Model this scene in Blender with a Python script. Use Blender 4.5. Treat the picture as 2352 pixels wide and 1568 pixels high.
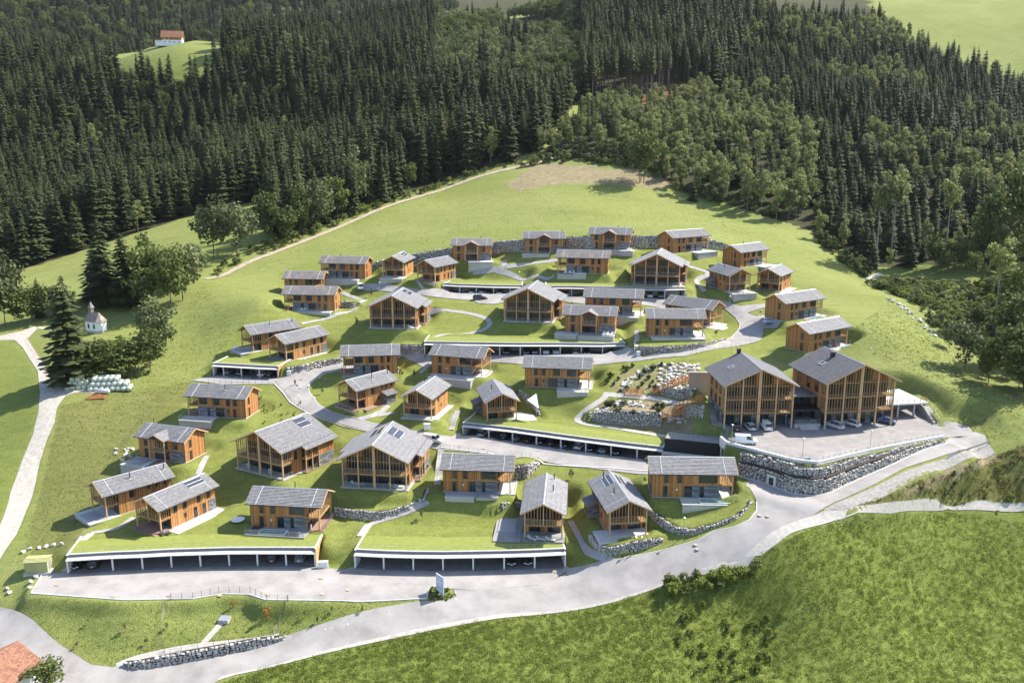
import bpy, bmesh, math, random
import numpy as np
from mathutils import Vector, Matrix
from mathutils.geometry import delaunay_2d_cdt
random.seed(7); rng = np.random.default_rng(11)
sc = bpy.context.scene
for o in list(bpy.data.objects): bpy.data.objects.remove(o)
COL = sc.collection
# ------------------------------------------------------------------ camera, sky, sun, exposure
PITCH = math.radians(12.817); FPX = 2018.7            # focal length for a 2352 px wide frame
cam = bpy.data.cameras.new('camera'); cam.sensor_width = 36.0; cam.lens = FPX/2352*36.0
cam.clip_start = 1.0; cam.clip_end = 6000
camo = bpy.data.objects.new('camera', cam); COL.objects.link(camo)
camo.location = (0, 0, 0); camo.rotation_euler = (math.pi/2-PITCH, 0, 0)
sc.camera = camo
SUN = Vector((0.85, 0.42, 0.98)).normalized()
elev = math.asin(SUN.z); az = math.atan2(SUN.x, SUN.y)
w = bpy.data.worlds.new('World'); sc.world = w; w.use_nodes = True
nt = w.node_tree; nt.nodes.clear()
sky = nt.nodes.new('ShaderNodeTexSky'); sky.sky_type = 'NISHITA'; sky.sun_disc = False
sky.sun_elevation = elev; sky.sun_rotation = az; sky.altitude = 900; sky.air_density = 1.0; sky.dust_density = 2.0; sky.ozone_density = 1.0
bg = nt.nodes.new('ShaderNodeBackground'); bg.inputs[1].default_value = 0.15
wo = nt.nodes.new('ShaderNodeOutputWorld')
nt.links.new(sky.outputs[0], bg.inputs[0]); nt.links.new(bg.outputs[0], wo.inputs[0])
sl = bpy.data.lights.new('sun', 'SUN'); sl.energy = 5.0; sl.angle = math.radians(0.55); sl.color = (1.0, 0.94, 0.84)
so = bpy.data.objects.new('sun', sl); COL.objects.link(so); so.rotation_euler = SUN.to_track_quat('Z', 'Y').to_euler()
so.location = (150, 100, 200)
sc.view_settings.view_transform = 'Standard'; sc.view_settings.look = 'None'
sc.view_settings.exposure = 1.14; sc.view_settings.gamma = 1.0; sc.view_settings.use_curve_mapping = False
sc.render.engine = 'CYCLES'
sc.cycles.max_bounces = 6; sc.cycles.diffuse_bounces = 3; sc.cycles.glossy_bounces = 2; sc.cycles.transmission_bounces = 4
sc.cycles.transparent_max_bounces = 8; sc.cycles.caustics_reflective = False; sc.cycles.caustics_refractive = False
# ------------------------------------------------------------------ camera geometry (reference frame 2352 x 1568)
CP, SP = math.cos(PITCH), math.sin(PITCH)
def ray(px, py):
    U = (784-py)/FPX
    return ((px-1176)/FPX, CP+U*SP, -SP+U*CP)
def at_z(px, py, z):
    r = ray(px, py); t = z/r[2]; return (r[0]*t, r[1]*t, z)
def at_y(px, py, y):
    r = ray(px, py); t = y/r[1]; return (r[0]*t, y, r[2]*t)
def to_px(x, y, z):
    d = y*CP-z*SP; u = y*SP+z*CP
    return 1176+FPX*x/d, 784-FPX*u/d
# ------------------------------------------------------------------ buildings found in the photograph: roof centre x, y, eave z, yaw, roof length
ROOFR = 2.1176
HOUSES = dict(
  h1=(-72.06,210.58,-61.10,-10.8,16.70,1.0),
  h2=(-78.72,193.09,-65.83,-18.3,14.01,1.0),
  h3=(-80.17,173.69,-69.72,47.0,15.39,1.0),
  h4=(-68.52,167.63,-70.04,61.0,15.65,0.984),
  h5=(-44.41,165.12,-69.66,-7.2,15.64,1.0),
  h6=(-36.40,212.37,-58.93,50.0,14.05,0.985),
  h7=(-21.00,206.80,-59.48,74.8,13.60,1.0),
  h8=(-3.54,205.56,-59.94,100.9,13.59,1.0),
  h9=(-38.10,230.02,-55.30,7.5,15.72,1.0),
  h10=(-13.40,225.83,-54.60,-17.5,15.43,1.0),
  h11=(11.66,214.88,-54.82,-7.6,17.38,1.0),
  h12=(-6.96,174.35,-65.93,-4.6,15.38,1.0),
  h13=(6.58,164.10,-69.33,85.6,15.99,1.028),
  h14=(20.97,161.73,-67.78,98.3,15.71,1.02),
  h15=(35.44,164.57,-62.91,-2.2,17.06,1.0),
  h16=(-56.91,300.10,-40.36,-10.6,17.10,1.0),
  h17=(-69.31,293.27,-44.56,-4.6,13.99,1.0),
  h18=(-63.41,275.20,-46.75,-4.3,17.44,1.0),
  h19=(-70.49,250.19,-53.21,42.1,15.96,1.0),
  h20=(-60.62,242.93,-54.07,53.6,16.25,1.0),
  h21=(-38.65,296.88,-39.17,81.3,14.63,1.0),
  h22=(-24.99,289.80,-39.69,59.3,13.51,1.0),
  h23=(-13.73,302.45,-34.58,-0.8,14.35,1.0),
  h24=(11.08,304.30,-32.39,-1.7,14.52,1.0),
  h25=(34.49,306.27,-31.23,-13.7,15.09,1.0),
  h26=(59.27,303.52,-31.72,32.1,17.60,1.0),
  h27=(23.43,286.14,-36.64,-10.0,17.49,1.0),
  h28=(29.97,254.74,-44.17,-10.2,17.49,1.0),
  h29=(22.24,242.87,-47.03,-11.5,15.33,0.990),
  h30=(44.41,235.66,-46.47,-3.2,16.37,0.985),
  h31=(53.83,255.71,-47.15,-40.9,15.79,1.035),
  h32=(78.77,295.99,-35.67,39.6,16.43,1.0),
  h33=(68.33,273.58,-40.12,105.3,14.66,1.0),
  h34=(84.09,279.35,-41.05,56.0,13.33,1.0),
  h35=(80.88,247.90,-43.93,32.9,17.38,1.0),
  h36=(80.67,226.92,-47.87,33.9,17.41,1.0),
)
BIGS = dict(
  d1=(-51.54,187.67,-64.73,59.5,1.000),
  d2=(-27.78,179.77,-64.60,82.0,1.000),
  d3=(-33.95,257.61,-46.96,84.4,0.985),
  d4=(47.03,279.74,-37.81,75.8,1.022),
  d5=(6.13,256.66,-44.76,78.0,1.000),
  e1=(53.31,189.96,-51.29,91.7,0.984),
  e2=(74.36,191.12,-50.66,99.7,1.050),
)
# ------------------------------------------------------------------ terrain: anchors -> smooth surface -> platforms and cuts
HW, HD, HE = 5.0, 6.12, 9.83       # eave height above floor: chalets, large chalets, main buildings
def base_z(n):
    if n[0] == 'h': return HOUSES[n][2]-HW*HOUSES[n][5]
    b = BIGS[n]; return b[2]-(HD if n[0] == 'd' else HE)*b[4]
ANC = []
for n, v in HOUSES.items(): ANC.append((v[0], v[1], base_z(n)-0.2))
for n, v in BIGS.items(): ANC.append((v[0], v[1], base_z(n)-0.2))
for px, py, y in [
    # meadow above the village, up to the wood
    (1250,372,440),(1130,395,430),(1020,432,420),(900,470,395),(770,525,365),(640,575,338),(480,636,310),(1470,417,415),(1540,445,405),(1650,480,392),
    (1860,520,372),(1990,640,318),(1880,585,330),(1300,470,375),(1100,500,365),(1700,530,345),(800,580,330),(600,690,270),(1700,465,396),
    # east meadow and gully
    (2040,685,268),(2150,770,242),(2000,760,228),(2352,930,186),(2230,860,210),(2100,690,280),(2352,690,285),(2200,640,310),(2352,600,330),(2250,970,180),
    (2352,1050,170),(2352,1170,163),(2150,1110,168),
    # foreground
    (2352,1568,128),(1700,1568,124),(1176,1568,122),(1700,1400,138),(2100,1350,145),(300,1420,136.6),(700,1420,137.3),(60,1380,142),(0,1280,155),(1250,1480,131),
    # west meadow, track, hamlet gully
    (60,1150,180),(120,950,208),(0,1000,204),(220,890,222),(400,900,222),(330,1000,203),(450,760,262),(330,830,240),(225,757,262),(95,780,258),(0,790,257),(300,700,285),
    (430,640,300),(0,690,300),(100,650,330),(200,585,365),(370,525,390),(590,475,410),(520,590,332),(40,628,350),
]: ANC.append(at_y(px, py, y))
ROADC = [(200,1580,-85),(480,1580,-84.3),(509,1550,-83.8),(621,1526,-83.2),(727,1498,-82.6),(836,1472,-82),(960,1446,-81.4),(1098,1421,-80.6),(1153,1411,-80.3),(1284,1400,-79.6),(1380,1384,-78.7),(1474,1355,-77.2),(1550,1326,-75.5),(1592,1315,-74.4),(1657,1296,-72.6),(1709,1277,-70.9),(1767,1225,-68.6),(1800,1205,-67.8),(1884,1172,-66.7),(1949,1143,-65.9),(2014,1114,-65),(2079,1081,-63.9),(2161,1055,-62.8),(2271,1019,-61.6),(2262,1003,-61.3),(2240,995,-61.2),(2178,1004,-61.2),
 (2174,1017,-61.6),(2118,1033,-62.1),(2047,1066,-63.3),(1966,1102,-64.8),(1904,1131,-65.8),(1868,1139,-66.2),(1819,1134,-66.3),(1754,1108,-65.9),(1720,1100,-65.9),(1712,1125,-66.6),(1722,1130,-66.7),(1738,1152,-67),(1738,1169,-67.4),(1722,1188,-68.1),(1689,1205,-69.1),(1640,1218,-70.4),(1606,1236,-71.4),(1433,1288,-75.6),(1405,1293,-76.1),(1345,1302,-77.2),(1304,1304,-77.9),(1300,1318,-78.2),(1240,1342,-78.5),(1100,1354,-78.6),(1041,1351,-78.55),(1048,1371,-79.3),(1030,1384,-79.9),(965,1397,-80.6),(863,1419,-81.3),(762,1445,-82),(671,1466,-82.6),(653,1470,-82.7),(588,1489,-83.1),(509,1506,-83.5),(455,1516,-83.8),(379,1529,-84.2),(316,1537,-84.5),(265,1538,-84.6)]
SIDEC = [(-60,1372,-80.5),(0,1399,-81.5),(30,1412,-82),(76,1440,-82.8),(142,1490,-83.8),(210,1533,-84.5),(262,1540,-84.6),(200,1590,-85.2),(40,1590,-85.3),(-20,1500,-84),(-60,1480,-83.7)]
for c_ in ROADC[::2]+SIDEC[::2]: ANC.append(at_z(*c_))
# wooded slopes (distance, image row chosen so that the slope rises steadily)
for px, py, y in [(-300,560,420),(0,520,450),(0,400,560),(0,270,680),(0,150,760),(250,120,740),(200,400,540),(400,330,580),(420,160,640),(395,100,690),(480,85,720),
                  (600,420,470),(600,250,620),(600,80,830),(800,330,520),(800,120,760),(1000,320,500),(1000,150,680),(1000,30,900),(1200,260,540),(1200,60,860),(1300,310,480),
                  (1400,180,620),(1400,0,860),(1500,330,460),(1600,200,600),(1600,20,840),(1800,380,440),(1900,200,600),(1950,40,780),(2100,420,420),(2150,240,560),(2200,80,720),
                  (2352,380,440),(2352,200,600),(2352,20,800),(2352,500,380),(2700,500,380),(2700,200,620),(2700,700,290),(2700,1000,190),(-350,300,660),(-350,130,860),(-350,900,240),(-350,700,330)]:
    ANC.append(at_y(px, py, y))
for x, y, z in [(-500,1050,70),(-250,1080,75),(0,1250,140),(300,1150,190),(700,1100,220),(-700,1900,330),(-300,1900,330),(200,2000,330),(800,1900,380),(1300,1200,300),(-1300,1200,230),
                (-1200,600,10),(1200,500,60),(-1200,100,-80),(1200,100,-100),(0,40,-104),(-300,40,-104),(300,40,-108),(0,-300,-140),(-900,-300,-140),(900,-300,-140),(-1500,2600,500),(1500,2600,500),(0,2800,520),
                (-620,1400,190),(-430,1400,185)]:
    ANC.append((x, y, z))
ANC = np.array(ANC)
def tps_fit(P, lam):
    n = len(P); S = 100.0; X = P[:, :2]/S
    d2 = ((X[:, None]-X[None])**2).sum(-1); K = 0.5*d2*np.log(d2+1e-12)
    A = np.zeros((n+3, n+3)); A[:n, :n] = K+lam*np.eye(n); A[:n, n] = 1; A[:n, n+1:] = X; A[n, :n] = 1; A[n+1:, :n] = X.T
    b = np.zeros(n+3); b[:n] = P[:, 2]
    return X, np.linalg.solve(A, b)
TX, TW = tps_fit(ANC, 0.0006)
def tps(x, y):
    q = np.stack([x, y], -1).reshape(-1, 2)/100.0; out = np.zeros(len(q))
    for i in range(0, len(q), 20000):
        c = q[i:i+20000]; d2 = ((c[:, None]-TX[None])**2).sum(-1)
        out[i:i+20000] = (0.5*d2*np.log(d2+1e-12))@TW[:-3]+TW[-3]+c@TW[-2:]
    return out.reshape(x.shape)
def spread(a, b, step, lo, hi, grow):
    mid = list(np.arange(a, b+1e-6, step)); l = []; s = step; v = a
    while v > lo: s *= grow; v -= s; l.append(v)
    h = []; s = step; v = mid[-1]
    while v < hi: s *= grow; v += s; h.append(v)
    return np.array(l[::-1]+mid+h)
GX = spread(-120, 118, 0.6, -1500, 1500, 1.06)
GY = spread(112, 322, 0.6, -300, 2800, 1.035)
MX, MY = np.meshgrid(GX, GY)
# evaluate the smooth surface on a coarse lattice, then interpolate to the fine one (cheap, same surface)
cx = np.concatenate([GX[:1], GX[1:-1:4], GX[-1:]]); cy = np.concatenate([GY[:1], GY[1:-1:4], GY[-1:]])
CZ = tps(*np.meshgrid(cx, cy))
def bil(xs, ys, Z, x, y):
    x = np.asarray(x, float); y = np.asarray(y, float)
    i = np.clip(np.searchsorted(xs, x)-1, 0, len(xs)-2); j = np.clip(np.searchsorted(ys, y)-1, 0, len(ys)-2)
    u = np.clip((x-xs[i])/(xs[i+1]-xs[i]), 0, 1); v = np.clip((y-ys[j])/(ys[j+1]-ys[j]), 0, 1)
    return (Z[j, i]*(1-u)+Z[j, i+1]*u)*(1-v)+(Z[j+1, i]*(1-u)+Z[j+1, i+1]*u)*v
GZ = bil(cx, cy, CZ, MX, MY)
def gz(x, y): return float(bil(GX, GY, GZ, x, y))
def gpt(px, py, far=2400):
    r = np.array(ray(px, py)); t = np.concatenate([np.arange(90, 420, 1.0), np.arange(420, far, 5.0)])
    h = r[2]*t-bil(GX, GY, GZ, r[0]*t, r[1]*t)
    k = np.argmax(h < 0)
    if h[k] >= 0: k = len(t)-1
    a, b = t[max(k-1, 0)], t[k]
    for _ in range(30):
        m = (a+b)/2
        if r[2]*m-bil(GX, GY, GZ, r[0]*m, r[1]*m) < 0: b = m
        else: a = m
    return (r[0]*b, r[1]*b, r[2]*b)
def in_poly(poly, x, y):
    poly = np.asarray(poly)[:, :2]; ins = np.zeros(x.shape, bool); n = len(poly)
    for i in range(n):
        x1, y1 = poly[i]; x2, y2 = poly[(i+1) % n]
        if y1 == y2: continue
        c = ((y1 > y) != (y2 > y)) & (x < (x2-x1)*(y-y1)/(y2-y1)+x1); ins ^= c
    return ins
def poly_dist(poly, x, y, closed=True):
    poly = np.asarray(poly)[:, :2]; best = np.full(x.shape, 1e9); n = len(poly)
    for i in range(n if closed else n-1):
        a = poly[i]; b = poly[(i+1) % n]; d = b-a; L = (d**2).sum()+1e-9
        t = np.clip(((x-a[0])*d[0]+(y-a[1])*d[1])/L, 0, 1)
        best = np.minimum(best, np.hypot(x-a[0]-t*d[0], y-a[1]-t*d[1]))
    return best
def window_of(poly, m):
    p = np.asarray(poly)[:, :2]; i0, i1 = np.searchsorted(GX, [p[:, 0].min()-m, p[:, 0].max()+m]); j0, j1 = np.searchsorted(GY, [p[:, 1].min()-m, p[:, 1].max()+m])
    return slice(max(j0-1, 0), j1+1), slice(max(i0-1, 0), i1+1)
def stamp(poly, z, blend):
    """bring the ground inside poly to z (number or function of x, y), easing out over `blend` metres"""
    w_ = window_of(poly, blend+1); x, y = MX[w_], MY[w_]
    ins = in_poly(poly, x, y); d = np.where(ins, 0, poly_dist(poly, x, y))
    t = np.clip(1-d/max(blend, 1e-6), 0, 1); t = t*t*(3-2*t)
    zz = z(x, y) if callable(z) else z
    GZ[w_] = GZ[w_]*(1-t)+zz*t
def smooth(poly, m, it):
    w_ = window_of(poly, m+3); x, y = MX[w_], MY[w_]
    d = np.where(in_poly(poly, x, y), 0, poly_dist(poly, x, y)); t = np.clip(1-d/m, 0, 1); Z = GZ[w_].copy()
    for _ in range(it):
        B = Z.copy(); B[1:-1, 1:-1] = (Z[1:-1, 1:-1]*2+Z[:-2, 1:-1]+Z[2:, 1:-1]+Z[1:-1, :-2]+Z[1:-1, 2:])/6; Z = Z*(1-t)+B*t
    GZ[w_] = Z
def rect(cx_, cy_, yaw, x0, x1, y0, y1):
    c, s = math.cos(yaw), math.sin(yaw)
    return [(cx_+c*a-s*b, cy_+s*a+c*b) for a, b in ((x0, y0), (x1, y0), (x1, y1), (x0, y1))]
for n, v in HOUSES.items():
    stamp(rect(v[0], v[1], math.radians(v[3]), -v[4]/2*v[5]+.4, v[4]/2*v[5]-.4, -4.0, 4.0), base_z(n)-0.12, 4.5)
for n, v in BIGS.items():
    if n[0] == 'd': stamp(rect(v[0], v[1], math.radians(v[3]), -7.6, 7.6, -7.4, 7.0), base_z(n)-0.25, 5)
# ------------------------------------------------------------------ layout: covered car parks, levels, roads (rows and columns measured in the photograph, set on the ground)
CARPORTS = dict(   # floor level, front column line (first and last are end walls), depth, lattice end
 c1=dict(z=-78.5, top=3.6, pts=[(157,1317),(260,1310.6),(328,1308),(394.6,1304),(461,1302),(527,1300),(592,1299.6),(657.6,1299.6),(724.5,1300)], depth=6.0),
 c2=dict(z=-78.3, top=3.6, pts=[(816,1304),(881.6,1307.5),(949.5,1309.3),(1017.7,1310),(1087,1309),(1158,1307.5),(1228,1305.5),(1298,1302)], depth=6.0),
 c3=dict(z=-68.4, top=3.6, pts=[(1063.6,1004),(1122.8,1010.8),(1177,1017),(1231.8,1025),(1287.7,1033),(1345,1041),(1403,1048.7),(1462.5,1056.3),(1521,1063)], depth=6.0),
 c4=dict(z=-57.0, top=3.6, pts=[(975,814),(1034,815),(1092,816),(1147.7,817),(1195,817.5),(1241,817.5),(1286.7,817.5),(1335,818),(1383.6,818.5),(1435,817)], depth=6.0),
 c5=dict(z=-62.3, top=3.5, pts=[(490.9,862.3),(514,863.6),(555,866),(596.4,868.4),(639,870.4)], depth=5.6),
 c6=dict(z=-48.5, top=3.5, pts=[(1017.7,674.5),(1056,677),(1094,678),(1133.5,679.5),(1172,680),(1200,680)], depth=5.6),
 c7=dict(z=-47.7, top=3.6, pts=[(1255,683),(1312.6,683),(1368,684.5),(1420,685.5),(1473,686.5),(1526.5,687),(1573,686)], depth=5.6),
)
for k_, c_ in CARPORTS.items():
    P = [Vector(at_z(a, b, c_['z'])) for a, b in c_['pts']]; c_['P'] = P
    N = []
    for i in range(len(P)):
        d = (P[min(i+1, len(P)-1)]-P[max(i-1, 0)]); d.z = 0; d.normalize(); N.append(Vector((-d.y, d.x, 0)))
    c_['N'] = N
    def off(a, c_=c_): return [(p+n*a) for p, n in zip(c_['P'], c_['N'])]
    c_['off'] = off
    dp = c_['depth']
    stamp([tuple(p.xy) for p in off(dp-0.5)]+[tuple(p.xy) for p in off(dp+5)][::-1], c_['z']+c_['top']-0.25, 6)
for k_, c_ in CARPORTS.items():
    stamp([tuple(p.xy) for p in c_['off'](-4.5)]+[tuple(p.xy) for p in c_['off'](0)][::-1], c_['z'], 4)
# houses again on top of the car-park levels
for n, v in HOUSES.items():
    stamp(rect(v[0], v[1], math.radians(v[3]), -v[4]/2*v[5]+.4, v[4]/2*v[5]-.4, -4.0, 4.0), base_z(n)-0.12, 3.0)
for n, v in BIGS.items():
    if n[0] == 'd': stamp(rect(v[0], v[1], math.radians(v[3]), -7.6, 7.6, -7.4, 7.0), base_z(n)-0.25, 3.0)
def zpoly(pts, z): return [at_z(a, b, z) for a, b in pts]
def gpoly(pts): return [gpt(a, b) for a, b in pts]
PARK_Z = -61.0
PARK = zpoly([(1640,985),(1653,1008),(1667,1020),(1743,1040),(1818,1060),(1879,1067),(1994,1040),(2095,1020),(2168,1006),(2180,1003)], PARK_Z) + \
       zpoly([(2240,1000),(2225,980),(2155,975),(2110,945),(2060,925),(1900,915),(1700,915),(1625,945)], PARK_Z)
def stamp_near(poly, z, blend, line, reach):
    w_ = window_of(poly, blend+1); x, y = MX[w_], MY[w_]; ins = in_poly(poly, x, y); d = np.where(ins, 0, poly_dist(poly, x, y))
    t = np.clip(1-d/blend, 0, 1); t = t*t*(3-2*t); t = np.where(ins, 1.0, t*(poly_dist([tuple(p.xy) for p in line], x, y, False) < reach))
    GZ[w_] = GZ[w_]*(1-t)+z*t
stamp(PARK, PARK_Z, 7)
_c = CARPORTS['c3']; _p, _n = _c['P'][-1], _c['N'][-1]; _t = Vector((_n.y, -_n.x, 0)); SVC = [tuple((_p+_t*a+_n*b).xy) for a, b in ((-.5, -5.5), (13.5, -5.5), (13.5, 5.6), (-.5, 5.6))]
stamp(SVC, -68.4, 2.0)
LOT = zpoly([(71,1362.5),(96,1321),(115,1318),(157,1312),(260,1306),(461,1298),(724,1296),(740,1303),(790,1308),(816,1300),(950,1306),(1158,1304),(1298,1299),(1310,1312),(1250,1340),(1100,1352),(1030,1348),(1002,1346),(987,1349),(980,1367.5),(815,1380),(610,1377.6),(572,1365),(509,1363.8),(443,1375),(283,1377.6)], -78.45)
stamp(LOT, -78.45, 2.5)
# lower wall line under the parking terrace (two stone tiers)
TIER = [(1692,1091,-65.6),(1754,1107,-65.9),(1819,1133,-66.3),(1868,1138,-66.2),(1904,1130,-65.8),(1966,1101,-64.8),(2047,1065,-63.3),(2118,1032,-62.1),(2174,1016,-61.6)]
TIERP = [Vector(at_z(*t)) for t in TIER]
ROAD_LOW = [(480,1568),(509,1550),(621,1526),(727,1498),(836,1472),(960,1446),(1098,1421),(1153,1411),(1284,1400),(1380,1384),(1474,1355),(1550,1326),(1592,1315),(1657,1296),(1709,1277),(1767,1225),(1800,1205),
            (1884,1172),(1949,1143),(2014,1114),(2079,1081),(2161,1055),(2271,1019),(2262,1003),(2240,995),(2178,1004)]
ROAD_UP = [(2174,1017),(2118,1033.5),(2047,1066),(1966,1102),(1904,1131),(1868,1139),(1819,1134),(1754,1108),(1700,1094),(1560,1085),(1489,1083.4),(1396,1076),(1238,1056),(1120,1042),(1012,1029),(930,1010),(839,990),(786,978.7),(736,961),(695.7,943.5),(665.5,924.6),(650,903),(627.7,879.4),(509,878),(440,874)]
# roads as outlines
ROADS = dict(
 main_road=[c[:2] for c in ROADC],
 side_road=[c[:2] for c in SIDEC],
 middle_road=[(478,866),(492,864),(640,872),(660,868),(700,855.4),(784,834),(920,815),(975,813),(975,832),(925,826),(784,851),(751,856),(721,873),(708,887),(711,900.6),(731,928),(761,946),(794,956),(836.6,966),(872,976),(935,992.7),(1003,1001.6),(1038,1009),(1064,1003),(1122,1009),(1232,1023),(1345,1039),(1462,1054),(1530,1060),(1600,1068),(1692,1088),(1705,1095)]+ROAD_UP[9:],
 upper_road=[(975,812),(1092,814),(1287,815.5),(1383,816),(1435,815),(1477,819),(1565,810),(1640.5,794),(1678,776),(1698,756),(1700,743.5),(1691,731),(1678,721),(1660,710),(1600,700),(1540,698),(1540,690),(1573,685),(1640,694),(1700,708),(1756,699),(1760,706),(1716,720),(1735,728),(1790,722),(1810,735),(1786,746),(1754,759),(1749,780),(1666,799),(1573,818),(1467,828),(1362,831.6),(1200,831.6),(1131,829),(975,826)],
 top_road=[(823,655),(845,656),(914,664.5),(967,671),(1018,674),(1094,677),(1172,679),(1255,682),(1368,683),(1473,685),(1573,685),(1575,696),(1530,698.5),(1420,696),(1341,694),(1290,688),(1160,688),(1148,692),(1133,697),(1098,696),(1083,687),(982,681),(930,677),(880,672),(830,670)],
)
# the terrace edge again: parking level right up to the wall, road level in front of it
up_ = [p+Vector((0, 0, 0)) for p in TIERP]
def side_off(P, a):
    out = []
    for i, p in enumerate(P):
        d = P[min(i+1, len(P)-1)]-P[max(i-1, 0)]; d.z = 0; d.normalize(); out.append(p+Vector((-d.y, d.x, 0))*a)
    return out
inn = side_off(TIERP, 0.5); out_ = side_off(TIERP, -6.0)
def tierz(x, y):
    best = np.full(x.shape, 1e9); z = np.zeros(x.shape)
    for i in range(len(TIERP)-1):
        a, b = TIERP[i], TIERP[i+1]; d = (b-a).xy; L = d.length_squared
        t = np.clip(((x-a.x)*d.x+(y-a.y)*d.y)/L, 0, 1); q = np.hypot(x-a.x-t*d.x, y-a.y-t*d.y); m = q < best
        z = np.where(m, a.z+(b.z-a.z)*t, z); best = np.minimum(best, q)
    return z
stamp([tuple(p.xy) for p in out_]+[tuple(p.xy) for p in inn][::-1], tierz, 4)
stamp_near(PARK, PARK_Z, 0.5, TIERP, 7)
# level the road corridors
ROADW = {}
for k_, o_ in ROADS.items():
    ROADW[k_] = gpoly(o_) if k_ not in ('main_road', 'side_road') else [at_z(*c) for c in (ROADC if k_ == 'main_road' else SIDEC)]
RC = np.array([at_z(*c) for c in ROADC+SIDEC]); RX, RW_ = tps_fit(RC, 0.004)
def roadz(x, y):
    q = np.stack([x, y], -1).reshape(-1, 2)/100.0; d2 = ((q[:, None]-RX[None])**2).sum(-1)
    return ((0.5*d2*np.log(d2+1e-12))@RW_[:-3]+RW_[-3]+q@RW_[-2:]).reshape(x.shape)
for k_ in ('main_road', 'side_road'): stamp(ROADW[k_], roadz, 3.0)
for k_ in ROADW: smooth(ROADW[k_], 3.0, 160)
stamp(LOT, -78.45, 2.5); smooth(ROADW['main_road'], 2.0, 60)
stamp([tuple(p.xy) for p in side_off(TIERP, -4.5)]+[tuple(p.xy) for p in inn][::-1], tierz, 2.5)
stamp_near(PARK, PARK_Z, 0.5, TIERP, 7)
# rock walls: base line in the photograph, height along it, mean stone size
WALLS = dict(
 w1=([(283,1531),(316,1536),(379,1528),(455,1515),(530,1500),(588,1488),(653,1470)], [.7,1.2,1.6,1.7,1.6,1.5,.7], .62, 0),
 w3=([(1488,1182),(1521,1214),(1554,1228),(1590,1229),(1640,1213),(1689,1194),(1715,1174),(1728,1153)], [1.5,1.6,1.4,1.0,.8,.6,.5,.4], .5, 1),
 w4=([(1351,1240),(1364,1260),(1381,1276),(1404,1278),(1447,1268),(1497,1257),(1522,1245)], [1.2,1.6,1.9,1.9,1.8,1.6,.9], .52, 1),
 w5=([(1155,1173),(1198,1172)], [1.7,1.7], .5, 1),
 w6=([(1183,1101),(1212,1098),(1240,1071)], [3.0,2.9,1.3], .55, 1),
 w7=([(768,1185),(812,1191),(862,1195),(900,1188),(942,1172),(975,1150),(986,1127)], [1.7,1.7,1.7,1.5,1.1,.8,.5], .5, 1),
 w8=([(1190,912),(1217,930),(1237,955)], [2.0,1.9,.8], .5, 1),
 w9=([(917,813),(969,813)], [2.6,2.6], .6, 1),
 w10=([(660,862),(702,855.4),(743,843),(784,833)], [2.3,2.2,1.8,1.4], .72, 1),
 w11=([(1470,813),(1502,814),(1567,809),(1618,799),(1668,782)], [1.9,2.0,1.8,1.3,.6], .55, 1),
 w12=([(846,622),(900,612),(955,604),(1038,596),(1132,584),(1205,579),(1295,574),(1353,572),(1454,571),(1512,571),(1628,571),(1676,577)], [2.2,3.0,3.4,4.0,4.2,4.4,4.6,4.6,4.6,4.4,3.6,2.0], .8, 1),
 w13=([(784,707),(812,706)], [2.0,1.8], .6, 1),
 w14=([(1516,907),(1555,915),(1588,918)], [1.6,2.3,2.6], .55, 1),
 w15=([(1362,968),(1405,973),(1455,977),(1518,978)], [2.2,3.2,3.4,3.0], .62, 1),
 w17=([(2092,930),(2118,955),(2142,974)], [2.4,1.9,.6], .5, 1),
 w16=([(1565,958),(1612,960)], [3.0,3.2], .6, 1),
)
WALLP = {}
for k_, (px_, hs_, ss_, st_) in WALLS.items():
    P = [Vector(gpt(a, b)) for a, b in px_]
    Q = []; Hh = []
    for i in range(len(P)-1):                       # resample to 1 m
        n = max(1, int((P[i+1]-P[i]).length/1.0))
        for j in range(n): t = j/n; Q.append(P[i].lerp(P[i+1], t)); Hh.append(hs_[i]*(1-t)+hs_[i+1]*t)
    Q.append(P[-1]); Hh.append(hs_[-1]); WALLP[k_] = (Q, Hh, ss_)
    for _ in range(3):
        z = [q.z for q in Q]
        for i in range(1, len(Q)-1): Q[i].z = (z[i-1]+z[i]*2+z[i+1])/4
    if st_:
        bk = side_off(Q, 0.9); bk2 = side_off(Q, 3.2)
        Pn = np.array([(q.x, q.y, q.z+h) for q, h in zip(Q, Hh)])
        def wz(x, y, Pn=Pn):
            d = (x[..., None]-Pn[:, 0])**2+(y[..., None]-Pn[:, 1])**2; wgt = 1/(d+0.3)**2
            return (wgt*Pn[:, 2]).sum(-1)/wgt.sum(-1)
        poly = [tuple(p.xy) for p in bk]+[tuple(p.xy) for p in bk2][::-1]
        w_ = window_of(poly, 6); x, y = MX[w_], MY[w_]
        d = np.where(in_poly(poly, x, y), 0, poly_dist(poly, x, y))
        dl = poly_dist([tuple(p.xy) for p in Q], x, y, False)
        # ease out behind the wall only (points whose nearest wall point lies in front of them)
        Qn = np.array([(q.x, q.y) for q in Q]); B = np.array([(p.x-q.x, p.y-q.y) for p, q in zip(bk, Q)])
        idx = ((x[..., None]-Qn[:, 0])**2+(y[..., None]-Qn[:, 1])**2).argmin(-1)
        beh = ((x-Qn[idx, 0])*B[idx, 0]+(y-Qn[idx, 1])*B[idx, 1]) > 0.55
        t = np.clip(1-d/4.5, 0, 1)*beh; t = t*t*(3-2*t)
        GZ[w_] = GZ[w_]*(1-t)+np.maximum(wz(x, y), GZ[w_])*t if k_ != 'w12' else GZ[w_]*(1-t)+wz(x, y)*t
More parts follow.
